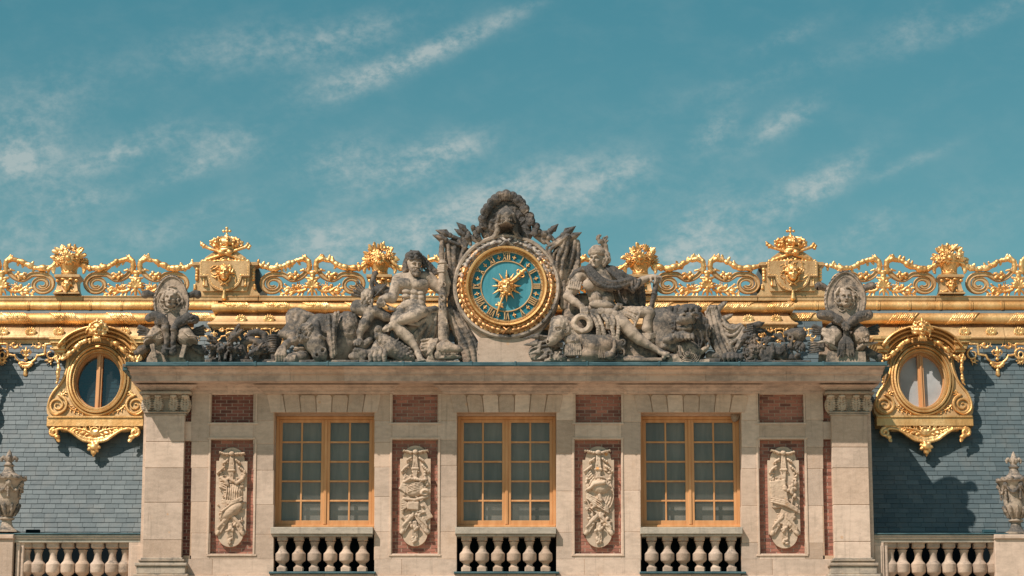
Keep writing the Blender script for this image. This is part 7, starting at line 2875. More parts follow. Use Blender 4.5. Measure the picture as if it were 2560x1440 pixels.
# muzzle turned to the left
c.tube(f, [(980, 440, 330, 120), (860, 470, 380, 96), (790, 510, 390, 70)], k=.03)
c.ell(f, (960, 490, 380), (66, 56, 50), k=.015)
c.ell(f, (770, 500, 430), (44, 34, 40), k=.012)
c.tube(f, [(980, 620, 320, 70), (860, 650, 360, 50), (770, 640, 370, 40)], k=.02)
c.tube(f, [(760, 575, 440, 28), (860, 590, 440, 36), (930, 600, 380, 30)], op='-', k=.02)
for (X, Y) in ((880, 410), (1080, 400)):
    c.ell(f, (X, Y, 420), (50, 36, 44), op='-', k=.015)
    c.ell(f, (X, Y + 6, 385), (34, 26, 34), k=.006)
    c.tube(f, [(X - 70, Y - 30, 400, 26), (X, Y - 60, 440, 30), (X + 80, Y - 30, 400, 24)], k=.012)
# near foreleg and paw on the helmet
c.tube(f, [(900, 800, 160, 110), (640, 860, 220, 100), (560, 940, 240, 80)], k=.03)
c.ell(f, (560, 880, 300), (110, 80, 90), k=.02)
c.tube(f, [(720, 800, 300, 80), (860, 770, 380, 70), (960, 790, 420, 60)], k=.02)
for i in range(5):
    c.tube(f, [(760 + i * 72, 790 - abs(i - 1) * 4, 420, 40), (770 + i * 72, 840, 450, 34), (780 + i * 72, 880, 445, 12)], k=.008)
c.ell(f, (520, 1000, 260), (60, 50, 60), k=.02)
c.tube(f, [(500, 1000, 200, 90), (650, 1040, 200, 80), (780, 980, 200, 70)], k=.03)
c.build('lion_body', M['statue'], ln, noise=.010, nscale=8, noise2=.005)
c = Clay(.0100, .010)
rd = random.Random(13)
for i in range(64):
    a = R(rd.uniform(-70, 190))
    r0 = rd.uniform(150, 230)
    X, Y = 1000 + math.cos(a) * r0 * 1.05, 430 - math.sin(a) * r0
    L = rd.uniform(110, 190)
    sgx = math.cos(a)
    d0 = 330 - (r0 - 150) * 1.2
    pts = [(X, Y, d0, 34)]
    for j in range(1, 5):
        t_ = j / 4
        pts.append((X + sgx * L * .45 * t_ + 30 * math.sin(t_ * 6 + i), Y + (L * 1.3 * t_ if sgx > -.2 else L * .5 * t_ - 0) - math.sin(a) * 40 * t_, d0 - 60 * t_, 34 * (1 - .6 * t_)))
    c.tube(f, pts, k=.006)
for i in range(13):
    x0 = 1080 + (i % 5) * 70
    y0 = 480 + (i // 5) * 120
    pts = [(x0 + 34 * math.sin(j * 1.15 + i), y0 + j * 80, 260 - j * 12, 36 - j * 4) for j in range(6)]
    c.tube(f, pts, k=.006)
for i in range(26):
    X, Y = rd.uniform(450, 720), rd.uniform(440, 760)
    if (X - 470) < (Y - 560) * .5:
        continue
    c.tube(f, [(X, Y, 200, 34), (X + rd.uniform(-30, 20), Y + 50, 240, 30), (X + rd.uniform(-30, 30), Y + 110, 200, 14)], k=.006)
c.ell(f, (1180, 700, 90), (230, 350, 130), k=.02)
c.ell(f, (1000, 260, 100), (240, 110, 130), k=.02)
c.build('mane', M['statue_dark'], ln, noise=.010, nscale=12, noise2=.006)
c = Clay(.0100, .02)
c.folds(f, [(260, 300, -40), (260, 600, -60), (300, 900, -80), (300, 1250, -80)], [(760, 220, -20), (700, 400, -20), (560, 900, -40), (560, 1250, -40)], 8, 56, 60, k=.02, seed=3)
c.box(f, (900, 1330, 0), (700, 50, 260), rnd=20)
c.ell(f, (800, 1150, -40), (520, 220, 130))
c.build('back_cloth', M['statue_dark'], ln, noise=.008)
# the helmet under its paw
hl = empty('helmet_sculpture', P(1715, 911, -.6), 'stone helmet with a ringed boss and cheek plate lying under the paw of the lion', 'helmet sculpture')
c = Clay(.0095, .010)
c.ell(f, (980, 1080, 170), (230, 200, 190), rot=-30, k=.02)
for k in range(7):
    c.torus(f, (950, 1140, 345 - k * 16), 44 + k * 36, 12, rot=0, pitch=-12, yaw=-6, sy=1.0, k=.006)
c.torus(f, (945, 1145, 372), 34, 14, k=.004)
c.ell(f, (945, 1145, 375), (16, 16, 22), k=.004)
c.tube(f, [(1000, 1300, 150, 60), (1150, 1160, 190, 60), (1300, 1060, 190, 50), (1400, 960, 170, 26)], k=.03)
c.tube(f, [(790, 960, 260, 26), (790, 1080, 290, 26), (820, 1200, 300, 26)], k=.01)
c.ell(f, (690, 1270, 190), (150, 110, 110), rot=-30, k=.03)
c.ell(f, (620, 1230, 220), (70, 66, 70), k=.02)
c.box(f, (960, 1335, 90), (420, 40, 200), rnd=20)
c.build('ringed_helmet', M['statue_pale'], hl, noise=.006, noise2=.003)

# ---- standard with draped cloth
ds = empty('draped_standard', P(1820, 911, -.4), 'stone standard with swagged drapery and pointed spears, right of the lion', 'drapery sculpture')
c = Clay(.0100, .012)
c.folds(f, [(1330, 330, 60), (1380, 600, 80), (1440, 900, 90), (1560, 1150, 100), (1650, 1300, 100)], [(1560, 260, 60), (1640, 500, 100), (1720, 740, 120), (1830, 960, 130), (1900, 1130, 130)], 7, 44, 34, k=.010, wob=12, seed=2)
c.folds(f, [(1640, 440, 150), (1740, 560, 190), (1880, 620, 180), (2000, 560, 140)], [(1760, 960, 100), (1840, 940, 150), (1950, 860, 160), (2080, 640, 130)], 6, 34, 34, k=.012, wob=10, seed=4)
c.ell(f, (1620, 800, -20), (240, 380, 90))
c.ell(f, (1820, 780, 0), (200, 240, 90))
for (a, b_, e) in (((1500, 420), (1580, 240), (1735, 120)), ((1620, 520), (1690, 450), (1850, 370))):
    c.tube(f, [(a[0], a[1], 60, 40), (b_[0], b_[1], 60, 60), (e[0] - 50, e[1] + 30, 50, 44), (e[0], e[1], 40, 16)], k=.01)
for k in range(4):
    c.tube(f, [(1340 + k * 46, 330 - k * 12, 110, 26), (1370 + k * 44, 230 - k * 6, 130, 28), (1420 + k * 36, 200, 90, 26)], k=.008)
c.tube(f, [(1960, 1010, 170, 60), (2030, 880, 180, 60), (2080, 760, 170, 50)], k=.02)
for k in range(9):
    c.box(f, (1930 + k * 22, 1080 - k * 42, 235), (9, 34, 14), rot=-28, rnd=3, k=.003)
c.tube(f, [(1400, 1190, 60, 90), (1650, 1230, 60, 80)], k=.03)
c.build('swagged_cloth', M['statue'], ds, noise=.008, nscale=9, noise2=.004)
# ---- paw, masks and armour heap at the right end
f = CropFrame(-.30, 1780, 790, 2560 / 280)
hp_ = empty('armour_heap', P(1905, 911, -.5), 'dark heap of carved masks, leaves and a paw, left of the right medusa shield', 'armour sculpture')
c = Clay(.0095, .010)
c.ell(f, (430, 930, 160), (200, 110, 120), k=.02)
for i in range(5):
    c.tube(f, [(290 + i * 92, 900, 250, 54), (280 + i * 96, 960, 290, 52), (280 + i * 96, 1030, 280, 26)], k=.010)
rd = random.Random(30)
c.ell(f, (950, 860, 60), (240, 260, 130), k=.02)
for i in range(60):
    X, Y = rd.uniform(760, 1060), rd.uniform(400, 1040)
    a = R(rd.uniform(0, 360))
    c.tube(f, [(X, Y, 180, 30), (X + 50 * math.cos(a), Y - 50 * math.sin(a), 215, 28), (X + 90 * math.cos(a + .6), Y - 90 * math.sin(a + .6), 180, 12)], k=.006)
# grotesque mask with foliage hair
fm = f.sub(920, 800, 150, 330, yaw=8, pitch=-5)
face(c, fm, ears=False, mouth=1)
hair_ring(c, fm, 12, .36, .62, 0, 180, w_=.10, curl=.2, seed=5, k=.02)
# bearded helmet, cuirass and horn shapes
c.ell(f, (1280, 860, 110), (170, 200, 130), rot=10, k=.02)
c.tube(f, [(1150, 700, 170, 50), (1120, 900, 190, 50), (1200, 1010, 190, 60), (1330, 1000, 180, 50)], k=.015)
c.tube(f, [(1380, 650, 200, 40), (1400, 820, 210, 54), (1340, 980, 190, 40)], k=.015)
c.tube(f, [(1090, 700, 180, 40), (1140, 680, 210, 34), (1200, 720, 220, 30)], k=.01)
for k in range(4):
    c.tube(f, [(1420, 720 + k * 42, 170, 30), (1550, 740 + k * 40, 210, 32), (1660, 640 + k * 44, 190, 28)], k=.008)
c.tube(f, [(1480, 860, 120, 60), (1600, 990, 120, 50), (1660, 880, 120, 60), (1700, 760, 120, 60)], k=.02)
for i in range(22):
    X, Y = rd.uniform(1140, 1360), rd.uniform(480, 620)
    c.tube(f, [(X, Y, 150, 30), (X - 30, Y + 40, 190, 26), (X - 50, Y + 90, 160, 12)], k=.006)
for k in range(8):
    c.tube(f, [(1420 + k * 10, 430 + k * 6, 120, 30), (1560 + k * 14, 400 + k * 26, 150, 24)], k=.008)
c.tube(f, [(1700, 400, 60, 70), (1850, 400, 60, 120), (2010, 420, 60, 150)], k=.03)
c.ell(f, (2000, 440, 60), (130, 160, 120), k=.02)
c.ell(f, (2030, 350, 160), (60, 46, 40), k=.01)
c.torus(f, (1790, 500, 150), 56, 24, k=.008)
c.tube(f, [(1840, 520, 150, 26), (1800, 640, 150, 30), (1800, 720, 150, 46)], k=.01)
for i in range(26):
    X, Y = rd.uniform(1760, 2140), rd.uniform(580, 760)
    c.tube(f, [(X, Y, 80, 36), (X + rd.uniform(-50, 50), Y + 40, 120, 28), (X + rd.uniform(-70, 70), Y + 90, 90, 12)], k=.008)
c.ell(f, (2090, 710, 130), (50, 70, 50), k=.01)
c.tube(f, [(1500, 920, 40, 110), (1800, 960, 40, 90), (2000, 1000, 20, 60)], k=.03)
c.ell(f, (1960, 900, 90), (80, 60, 60), rot=20, k=.01)
for k in range(3):
    c.tube(f, [(740, 560 - k * 110, 150, 44), (950, 500 - k * 90, 150, 40), (950, 230 + k * 10, 130, 40)], k=.01)
for k in range(5):
    c.tube(f, [(800, 200 + k * 48, 200, 22), (930, 170 + k * 50, 200, 22)], k=.005)
c.tube(f, [(960, 220, 100, 70), (1080, 190, 90, 76), (1190, 150, 80, 20)], k=.01)
c.tube(f, [(980, 320, 60, 60), (1120, 340, 50, 60), (1250, 330, 40, 16)], k=.01)
c.tube(f, [(700, 560, 60, 110), (820, 400, 60, 110), (900, 300, 60, 90)], k=.02)
c.box(f, (1250, 1075, 10), (1000, 30, 230), rnd=20)
c.build('carved_heap', M['statue_dark'], hp_, noise=.010, nscale=13, noise2=.006)

# ================================================================== medusa shield trophies at both ends
def gorgon(c, fm, seed):
    face(c, fm, ears=False, mouth=1.3)
    hair_ring(c, fm, 13, .38, .66, -5, 185, w_=.075, curl=.16, z=.12, seed=seed, k=.006)
    hair_ring(c, fm, 4, .40, .60, 195, 225, w_=.065, curl=.16, z=.10, seed=seed + 1, k=.006)
    hair_ring(c, fm, 4, .40, .60, -45, -15, w_=.065, curl=.16, z=.10, seed=seed + 2, k=.006)
    for s_ in (-1, 1):
        c.tube(fm, [(s_ * .36, -.30, .06, .045), (s_ * .28, -.50, .06, .05), (0, -.56, .07, .045)], k=.01)
        c.tube(fm, [(0, -.58, .06, .04), (s_ * .18, -.70, .05, .04), (s_ * .38, -.62, .04, .025)], k=.008)


def shield_trophy(f, label, left):
    root = empty('shield_trophy', f.w(565, 1385, 60), label, 'shield sculpture', 'medusa shield trophies at the ends of the cornice')
    ox = 0 if left else 75
    cx, top, bot, hw = (566, 95, 860, 262) if left else (640, 60, 880, 300)
    # the shield itself
    q = MB()
    ol = []
    n_ = 40
    for i in range(n_):
        a = 2 * math.pi * i / n_
        x, y = math.cos(a), math.sin(a)
        tp = 1.0 if y < 0 else 1.0
        wx = hw * (1.0 if y < .0 else (1 - .10 * y))
        if not left and y > 0:
            wx = hw * (1 - .22 * y * y)
        ol.append((cx + x * wx, (top + bot) / 2 - y * (bot - top) / 2 if y > 0 else (top + bot) / 2 - y * (bot - top) / 2 * 1.0))
    q.extrude(f, ol, 10, 70, bev=8, tone=.5)
    cyy = (top + bot) / 2
    inner = [(cx + (x - cx) * .93, cyy + (y - cyy) * .95) for x, y in ol]
    q.sweep(f, inner, [(-16, 60), (-16, 82), (-6, 92), (8, 88), (14, 76), (14, 60)], closed=True, tone=.2)
    if not left:
        inner2 = [(cx + (x - cx) * .66, cyy + (y - cyy) * .80) for x, y in ol]
        q.sweep(f, inner2, [(-5, 66), (-5, 76), (5, 76), (5, 66)], closed=True, tone=.3)
    q.build('shield', M['statue_pale'], root, angle=35)
    c = Clay(.0100, .010)
    if left:
        gorgon(c, f.sub(556, 450, 58, 275), 5)
    else:
        gorgon(c, f.sub(640, 455, 58, 280, yaw=3), 15)
    c.build('medusa_head', M['statue_skin'], root, noise=.003)
    # braided rim
    c = Clay(.0100, .006)
    for i in range(44):
        a = 2 * math.pi * i / 44
        if math.sin(a) < -.5:
            continue
        X, Y = ol[int(i * n_ / 44) % n_]
        c.ell(f, (cx + (X - cx) * .96, cyy + (Y - cyy) * .975, 84), (24, 11, 9), rot=math.degrees(a) + 60, k=.004)
    c.build('rim_braid', M['statue_dark'], root, noise=.006)
    # ram heads and forelegs that hold the shield, hanging down to the hooves
    c = Clay(.0100, .014)
    if left:
        c.tube(f, [(250, 720, 120, 62), (330, 690, 150, 70), (420, 730, 170, 70), (480, 800, 180, 58)], k=.03)
        c.tube(f, [(900, 740, 100, 70), (800, 720, 140, 74), (690, 780, 160, 66), (610, 850, 170, 50)], k=.03)
        rd = random.Random(2)
        for i in range(30):
            X, Y = rd.uniform(270, 500), rd.uniform(670, 790)
            c.torus(f, (X, Y, 205 - abs(X - 400) * .1), 24, 10, yaw=20, k=.005)
        for i in range(14):
            X, Y = rd.uniform(640, 900), rd.uniform(670, 780)
            c.tube(f, [(X, Y, 190, 14), (X - 30, Y + 20, 205, 14), (X - 60, Y + 14, 190, 9)], k=.005)
        for (pts) in ([(480, 850, 180, 54), (480, 900, 185, 50), (500, 990, 180, 46), (500, 1080, 170, 38), (490, 1150, 170, 30)],
                      [(610, 860, 180, 46), (610, 920, 180, 46), (600, 1000, 175, 44), (590, 1080, 170, 36), (590, 1150, 170, 28)]):
            c.tube(f, pts, k=.02)
        c.ell(f, (475, 870, 200), (58, 50, 56), k=.015)
        c.ell(f, (605, 880, 200), (56, 44, 50), k=.015)
        for s_ in (-1, 1):
            c.ell(f, (532 + s_ * 55, 1200, 165), (58, 66, 56), rot=-s_ * 14, k=.010)
            c.tube(f, [(532 + s_ * 90, 1130, 180, 20), (532 + s_ * 50, 1170, 205, 22), (532, 1165, 200, 16)], k=.008)
    else:
        c.tube(f, [(300, 690, 120, 70), (420, 700, 160, 72), (540, 760, 170, 64), (620, 830, 170, 50)], k=.03)
        c.tube(f, [(960, 690, 120, 74), (850, 710, 160, 72), (750, 770, 170, 64), (680, 830, 170, 50)], k=.03)
        for s_ in (-1, 1):
            for k in range(7):
                c.tube(f, [(640 + s_ * (120 + k * 30), 690 - k * 6, 215, 12), (640 + s_ * (100 + k * 30), 730 - k * 4, 225, 12)], k=.005)
        for (X, Y, r) in ((530, 755, 48), (650, 850, 56), (640, 820, 44)):
            for k in range(5):
                a = R(200 + k * 35)
                c.tube(f, [(X, Y - r * .4, 225, 16), (X + r * math.cos(a), Y - r * math.sin(a), 225, 16)], k=.006)
        c.ell(f, (340, 700, 190), (50, 34, 40), k=.01)
        c.ell(f, (940, 720, 180), (50, 50, 40), k=.01)
        c.tube(f, [(650, 900, 150, 44), (650, 1000, 150, 44)], k=.02)
        rd = random.Random(7)
        for s_ in (-1, 1):
            for k in range(9):
                x0 = 650 + s_ * (8 + k * 9)
                c.tube(f, [(650 + s_ * (10 + k * 4), 1010, 180, 15), (x0 + s_ * 10, 1090, 200, 17), (x0 + s_ * (14 + 10 * math.sin(k)), 1170, 195, 16), (x0 + s_ * k * 5, 1240 + (k % 3) * 20, 175, 9)], k=.006)
    c.build('ram_legs', M['statue_dark'], root, noise=.008, nscale=13, noise2=.004)
    # helmets on each side
    for s_ in (-1, 1):
        c = Clay(.0095, .010)
        X = 360 if (left and s_ < 0) else 760 if left else (470 if s_ < 0 else 860)
        Y = 990 if left else 990
        c.ell(f, (X, Y - 10, 90), (125, 150, 130), rot=s_ * 12, k=.02)
        if left:
            ex = X + s_ * (150 if s_ < 0 else 110)
            c.tube(f, [(X + s_ * 10, 930, 120, 90), (X + s_ * 110, 1060, 110, 84)], k=.03)
            c.ell(f, (X + s_ * 112, 1092, 190), (96, 66, 150), rot=s_ * -22, op='-', k=.008)
            c.tube(f, [(X - s_ * 40, 900, 215, 10), (X + s_ * 60, 980, 225, 12), (X + s_ * 150, 985, 190, 12), (X + s_ * 215, 1010, 150, 12)], k=.006)
            for k in range(3):
                c.torus(f, (X - s_ * 30, 960, 205 - k * 2), 18 + k * 22, 6, k=.004)
            c.box(f, ((310, 1190, 190) if s_ < 0 else (735, 1200, 150)), (34, 100, 18), rot=-12 * s_, rnd=10, k=.008)
        else:
            c.ell(f, (X - s_ * 10, 1100, 60), (80, 110, 80), k=.02)
            rd = random.Random(4)
            for k in range(9):
                c.tube(f, [(X + s_ * 130 + rd.uniform(-20, 20), 890 + k * 18, 150, 22), (X + s_ * 50, 900 + k * 22, 205, 18), (X - s_ * 20, 980 + k * 16, 215, 9)], k=.006) if s_ < 0 else \
                    [c.ell(f, (X + rd.uniform(-40, 110), 960 + rd.uniform(-10, 110), 205), (16, 12, 12), k=.004) for _ in range(5)]
            c.tube(f, [(X - s_ * 60, 1180, 150, 20), (X + s_ * 20, 1110, 170, 26), (X + s_ * 110, 1060 + (40 if s_ > 0 else 0), 150, 24), (X + s_ * 230, 1080, 120, 14)], k=.012)
        c.build('helmet', M['statue_pale'], root, noise=.005, noise2=.002)
    # quivers and trumpets behind
    for s_ in (-1, 1):
        c = Clay(.0100, .006)
        bx = cx + s_ * (430 if left else 420)
        for k in range(8):
            yy = 830 + k * 19
            c.tube(f, [(bx - s_ * 150, 900 + k * 9, 20, 13), (bx + s_ * (30 + (k % 3) * 12), yy, 30 + (k % 2) * 20, 15)], k=.003)
        c.build('quiver', M['statue_dark'], root, noise=.006, noise2=.003)
        c = Clay(.0100, .006)
        tx = cx + s_ * (330 if left else 330)
        ty = 370 if left else 285
        c.tube(f, [(tx - s_ * 60, ty - (-20 if left else -30), 10, 44), (tx + s_ * 10, ty, 10, 54), (tx + s_ * 44, ty + (10 if left else 0), 10, 62)], k=.01)
        c.ell(f, (tx + s_ * 62, ty + 8, 10), (16, 48, 44), op='-', k=.01)
        c.build('trumpet', M['statue_dark'], root, noise=.006, noise2=.003)
        c = Clay(.0100, .006)
        if left:
            c.tube(f, [(566 + s_ * 330, 1130, 10, 50), (566 + s_ * 430, 1180, 20, 64), (566 + s_ * 500, 1220, 20, 40)], k=.02)
        elif s_ > 0:
            for k in range(5):
                c.tube(f, [(900, 1140 + k * 26, 40, 22), (1090, 1240 + k * 18, 40, 20)], k=.006)
            c.ell(f, (1110, 1290, 40), (60, 60, 50), k=.01)
        else:
            for k in range(5):
                c.tube(f, [(330, 1090 + k * 24, 60, 20), (200, 1080 + k * 34, 60, 16), (110, 1090 + k * 34, 50, 8)], k=.006)
        c.build('arrow_sheaf', M['statue_dark'], root, noise=.006, noise2=.003)
    # base block
    q = MB()
    if left:
        q.extrude(f, [(330, 1100), (215, 1300), (205, 1395), (810, 1395), (760, 1290), (770, 1150), (640, 1080), (450, 1080)], -80, 110, bev=12)
        q.extrude(f, [(300, 900), (300, 1395), (1060, 1395), (1030, 1180), (860, 1100), (800, 900)], -160, -60, bev=8)
    else:
        q.extrude(f, [(385, 1200), (360, 1395), (940, 1395), (925, 1200)], -60, 150, bev=6)
        q.extrude(f, [(300, 900), (250, 1395), (1000, 1395), (960, 1180), (900, 900)], -160, -40, bev=8)
    q.build('base_block', M['statue_pale'], root)
    c = Clay(.0125, .03)
    c.ell(f, (cx, 1000, -40), (330, 260, 100))
    c.build('core_block', M['statue'], root, noise=.01)
    return root


shield_trophy(CropFrame(-.25, 330, 670, 5.76), 'stone trophy at the left cornice end: oval shield with medusa head above two open helmets', True)
shield_trophy(CropFrame(-.25, 2000, 665, 1242 / 220), 'stone trophy at the right cornice end: pointed medusa shield above hairy ram masks and helmets', False)

# ================================================================== relief tablets on the brick panels
def tablet(u0, u1, v0, v1, label, kind):
    root = empty('relief_tablet', P((u0 + u1) / 2, v1, .08), label, 'relief panel', 'carved relief tablets on the brick panels')
    uc = (u0 + u1) / 2
    f = Frame(P(uc, (v0 + v1) / 2, .085), S(.085))
    H, W = (v1 - v0) / 2, (u1 - u0) / 2
    q = MB()
    r = W - 7
    ol = [(math.cos(a) * r, H - r + math.sin(a) * r) for a in [math.pi * i / 18 for i in range(19)]]
    ol = [(W, H - r - 2), (r, H - r - 2)] + ol[0:] + [(-r, H - r - 2), (-W, H - r - 2), (-W, -(H - r - 2)), (-r, -(H - r - 2))]
    ol += [(math.cos(a) * r, -(H - r) + math.sin(a) * r) for a in [math.pi + math.pi * i / 18 for i in range(19)]] + [(r, -(H - r - 2)), (W, -(H - r - 2))]
    q.extrude(f, ol, -4, 7, bev=.5)
    q.build('tablet', M['relief'], root)
    c = Clay(.0095, .004)
    rd = random.Random(kind * 7 + 1)

    def ribbon(pts, w_=3.2, z=10):
        pts = curve_pts(pts, 4)
        for s_ in (-1, 1):
            c.tube(f, [(x + s_ * w_ * .7, y, z + (1.5 if s_ > 0 else 0), w_ * .55) for x, y in pts], k=.004)
    # bows at the top
    yt = H - 18
    for s_ in (-1, 1):
        for (base, n_, dx, dy) in (((8, yt + 2), 5, 4.6, 1.0), ((17, yt - 30), 5, 4.0, -3.4), ((10, yt - 12), 3, 4.0, -3.0)):
            x, y = base
            for k in range(n_):
                x2, y2 = x + dx + rd.uniform(-1, 1), y + dy + (5.0 if k % 2 else -5.0) * rd.uniform(.6, 1.1)
                c.tube(f, [(s_ * x, y, 10, 2.4), (s_ * (x + x2) / 2, (y + y2) / 2 + 1, 14, 3.0), (s_ * min(x2, W - 6), y2, 9, 2.0)])
                x, y = min(x2, W - 7), y2
        for k in range(5):
            c.ell(f, (s_ * (W - 11 + rd.uniform(-4, 3)), yt - 48 - k * 8, 9), (5, 3.2, 3.4), rot=rd.uniform(0, 90))
    c.ell(f, (0, yt + 2, 14), (7, 6, 5))
    for x in (-5, 0, 5):
        c.tube(f, [(x * .6, yt - 6, 11, 2.1), (x, yt - 34, 11, 2.3), (x * .5, yt - 70, 10, 1.8)])
    c.tube(f, [(-7, yt - 40, 12, 3), (7, yt - 40, 12, 3)])
    # the trophy in the middle
    if kind == 0:       # cuirass, horn and shield
        c.ell(f, (6, 8, 6), (24, 28, 8), rot=-10)
        for k in range(7):
            c.tube(f, [(-14 + k * 6, -12, 12, 1.2), (-10 + k * 5, 12, 15, 1.3), (-12 + k * 6, 30, 11, 1.1)], k=.002)
        c.tube(f, [(-26, 48, 10, 4), (-14, 40, 12, 5), (-8, 30, 12, 4)])
        for k in range(5):
            c.tube(f, [(-30 + k * 1, 46 - k * 5, 10, 2), (-14, 44 - k * 6, 12, 2)])
        c.tube(f, [(-6, 46, 12, 3), (14, 34, 13, 4), (28, 44, 12, 4), (33, 54, 11, 4), (26, 58, 11, 3)])
        for k in range(3):
            c.tube(f, [(-22, -8 - k * 4, 16, 1.8), (4, -12 - k * 3, 19, 2), (28, 0 - k * 4, 15, 1.8)])
        c.ell(f, (2, -34, 10), (32, 15, 12), rot=38)
        c.tube(f, [(-24, -56, 12, 2.5), (-20, -36, 20, 2.5), (8, -14, 18, 2.5)])
    elif kind == 1:     # animal head helmet over arms
        c.ell(f, (2, 14, 7), (25, 17, 10), rot=12)
        for k in range(5):
            c.tube(f, [(-20, 8 + k * 4, 14, 1.2), (0, 14 + k * 4, 18, 1.3), (20, 20 + k * 3, 13, 1.1)], k=.002)
        for k in range(6):
            c.tube(f, [(-26 + k * 5, 34 + 2 * k, 12, 2.6), (-12 + k * 6, 42 - k, 16, 3), (4 + k * 5, 40, 12, 2)])
        c.ell(f, (24, 8, 14), (12, 9, 9), rot=20)
        c.ell(f, (26, 6, 22), (8, 5, 6), op='-')
        c.tube(f, [(-28, -8, 12, 4), (0, -12, 16, 4), (30, -2, 12, 4)])
        c.box(f, (-4, -26, 14), (14, 10, 6), rot=-4, rnd=2)
        for k in range(5):
            c.tube(f, [(-12, -24, 14, 2), (-32, -12 - k * 6, 12, 2.4)])
        c.box(f, (16, -42, 10), (20, 24, 3), rot=30, rnd=1)
        c.box(f, (-20, 28, 9), (13, 20, 2), rot=-30, rnd=1)
        for k in range(10):
            c.ell(f, (14 + rd.uniform(-12, 14), -38 + rd.uniform(-12, 12), 15), (4, 3, 3))
    elif kind == 2:     # round shield with a helmet
        c.ell(f, (4, 4, 7), (34, 46, 5))
        for k in range(4):
            c.torus(f, (4, 4, 11), 33 - k * 6, 1.5, sy=1.35)
        c.ell(f, (4, 24, 11), (24, 18, 11), rot=-8)
        c.tube(f, [(-30, 14, 14, 4), (-10, 30, 22, 4), (14, 34, 24, 5)])
        c.ell(f, (-22, 10, 22), (14, 5, 9), rot=-24, op='-')
        for k in range(4):
            c.tube(f, [(-30, 8 - k * 4, 14, 1.8), (0, -8 - k * 6, 17, 2), (24, -28 - k * 4, 14, 1.8)])
        c.tube(f, [(2, 2, 20, 4), (6, -10, 20, 4)])
        for k in range(14):
            c.ell(f, (-16 + rd.uniform(-14, 14), -16 + rd.uniform(-16, 12), 14), (5, 3, 3), rot=rd.uniform(0, 180))
        for k in range(7):
            c.tube(f, [(-28 + k * 3, 54 - k * 5, 10, 2), (-20 + k * 3, 62 - k * 5, 12, 2.4)])
    else:               # bundled fasces, quiver and skins
        c.box(f, (-12, 8, 9), (20, 34, 5), rot=8, rnd=2)
        for s_ in (-1, 1):
            c.tube(f, [(8 + s_ * 22, 44, 11, 2), (14 + s_ * 4, -18, 12, 2)])
        for k in range(12):
            c.ell(f, (14 + rd.uniform(-12, 14), 26 + rd.uniform(-24, 18), 14), (6, 4, 4), rot=rd.uniform(0, 180))
        for k in range(3):
            c.tube(f, [(-32, -2 - k * 5, 16, 2.4), (0, -10 - k * 5, 20, 3), (32, -30 - k * 3, 15, 2.4)])
        c.box(f, (6, -48, 9), (18, 22, 5), rot=-14, rnd=2)
    # chased background of leaves and strands
    for k in range(70):
        x, y = rd.uniform(-W + 8, W - 8), rd.uniform(-H * .62, H * .55)
        a = R(rd.uniform(0, 360))
        L = rd.uniform(4, 9)
        c.tube(f, [(x, y, 8.5, 1.5), (x + L * .6 * math.cos(a), y + L * .6 * math.sin(a), 10.5, 1.8), (x + L * math.cos(a + .5), y + L * math.sin(a + .5), 8, .8)], k=.002)
    # crossed shafts, cords and tassels at the foot
    for s_ in (-1, 1):
        for k in range(3):
            c.tube(f, [(s_ * -4 + k, -40, 12, 1.8), (s_ * (24 + k * 3), -88 + k * 3, 10, 2.1)])
        c.ell(f, (s_ * 30, -88, 10), (5, 9, 4), rot=s_ * 30)
        for k in range(6):
            c.ell(f, (s_ * (14 + rd.uniform(-6, 12)), -56 + rd.uniform(-16, 10), 11), (5, 4, 4), rot=rd.uniform(0, 180))
        for k in range(4):
            c.tube(f, [(s_ * 4, -44 - k * 2, 14, 2.4), (s_ * (18 + k * 4), -60 - k * 5, 13, 2.6), (s_ * (20 + k * 3), -78 - k * 4, 10, 1.4)])
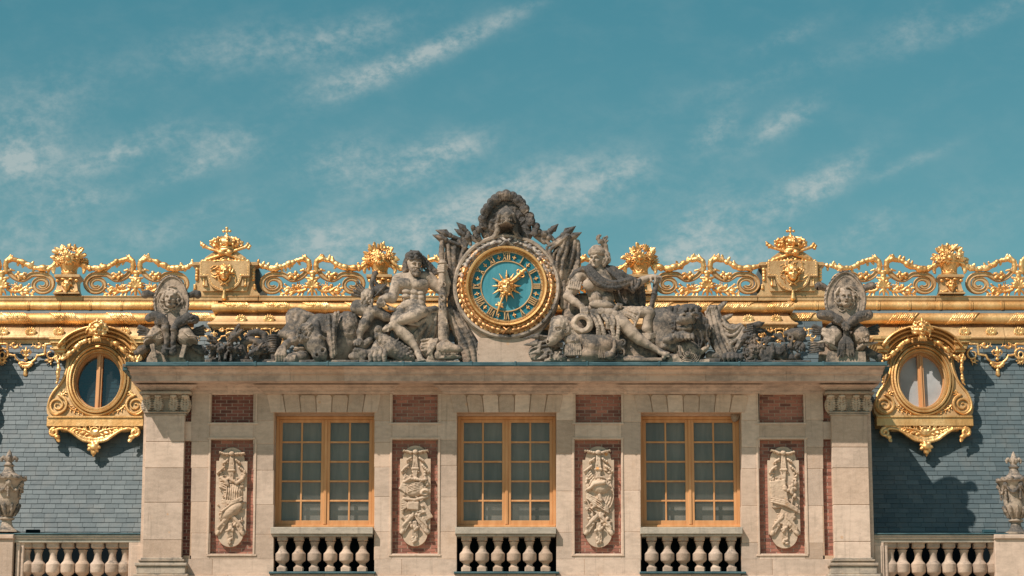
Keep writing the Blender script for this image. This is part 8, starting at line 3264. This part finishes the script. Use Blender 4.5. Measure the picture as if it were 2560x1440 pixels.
    for x in (-5, -1.5, 2, 5.5):
        c.tube(f, [(x * .6, -66, 13, 1.9), (x, -90, 11, 2.2), (x * 1.2, -104, 9, 1.6)])
    for k in range(5):
        c.ell(f, (rd.uniform(-8, 8), -76 - k * 2, 14), (5, 3.4, 3.4), rot=rd.uniform(0, 90))
        c.ell(f, (rd.uniform(-6, 6), -104 - k * 2.4, 10), (5, 3, 3), rot=rd.uniform(0, 90))
    c.build('relief_carving', M['relief'], root, noise=.004, nscale=20, noise2=.003)
    return root


tablet(540, 617, 1120, 1367, 'stone relief tablet with cuirass and curved horn, leftmost, left of the left window', 0)
tablet(1000, 1076, 1115, 1365, 'stone relief tablet with a beast-shaped helmet, between left and middle windows', 1)
tablet(1457, 1535, 1117, 1368, 'stone relief tablet with a rust-stained helmet on a round shield, right of the middle window', 2)
tablet(1920, 1998, 1118, 1370, 'stone relief tablet with bundled shafts and skins, rightmost, right of the right window', 3)


# ================================================================== small things
wn_ = tag(Clay(.0100, .02).ell(PhotoFrame(.30), (1838, 1042, 6), (11, 13, 9)).ell(PhotoFrame(.30), (1845, 1037, 4), (7, 8, 7)).build('wasp_nest', M['stone_cap'], None, noise=.012, nscale=20, noise2=.006),
          'grey wasp nest stuck in the upper right corner of the right window', 'wasp nest')
for (u0, u1, lab) in ((66, 100, 'small dark floodlight box on the left balustrade rail, below the slates'), (2456, 2488, 'small dark floodlight box on the right balustrade rail, left of the right urn')):
    fl_ = empty('floodlight', P((u0 + u1) / 2, 1332, .4), lab, 'floodlight', 'floodlight boxes on the balustrades')
    q = MB()
    z0 = P(1266, 1332.5, .1).z
    x0, x1 = P(u0, 1328, .5).x, P(u1, 1328, .5).x
    q.box(x0, x1, z0 + .035, z0 + .10, .42, .54, bev=.008)
    q.box(x0 + .02, x1 - .02, z0 + .045, z0 + .09, .41, .43, bev=.003)
    q.build('lamp_housing', M['lead' if u0 > 1000 else 'gutter'], fl_)
    q = MB()
    q.box((x0 + x1) / 2 - .03, (x0 + x1) / 2 + .03, z0 - .0, z0 + .05, .45, .50, bev=.004)
    q.build('bracket', M['gutter'], fl_)
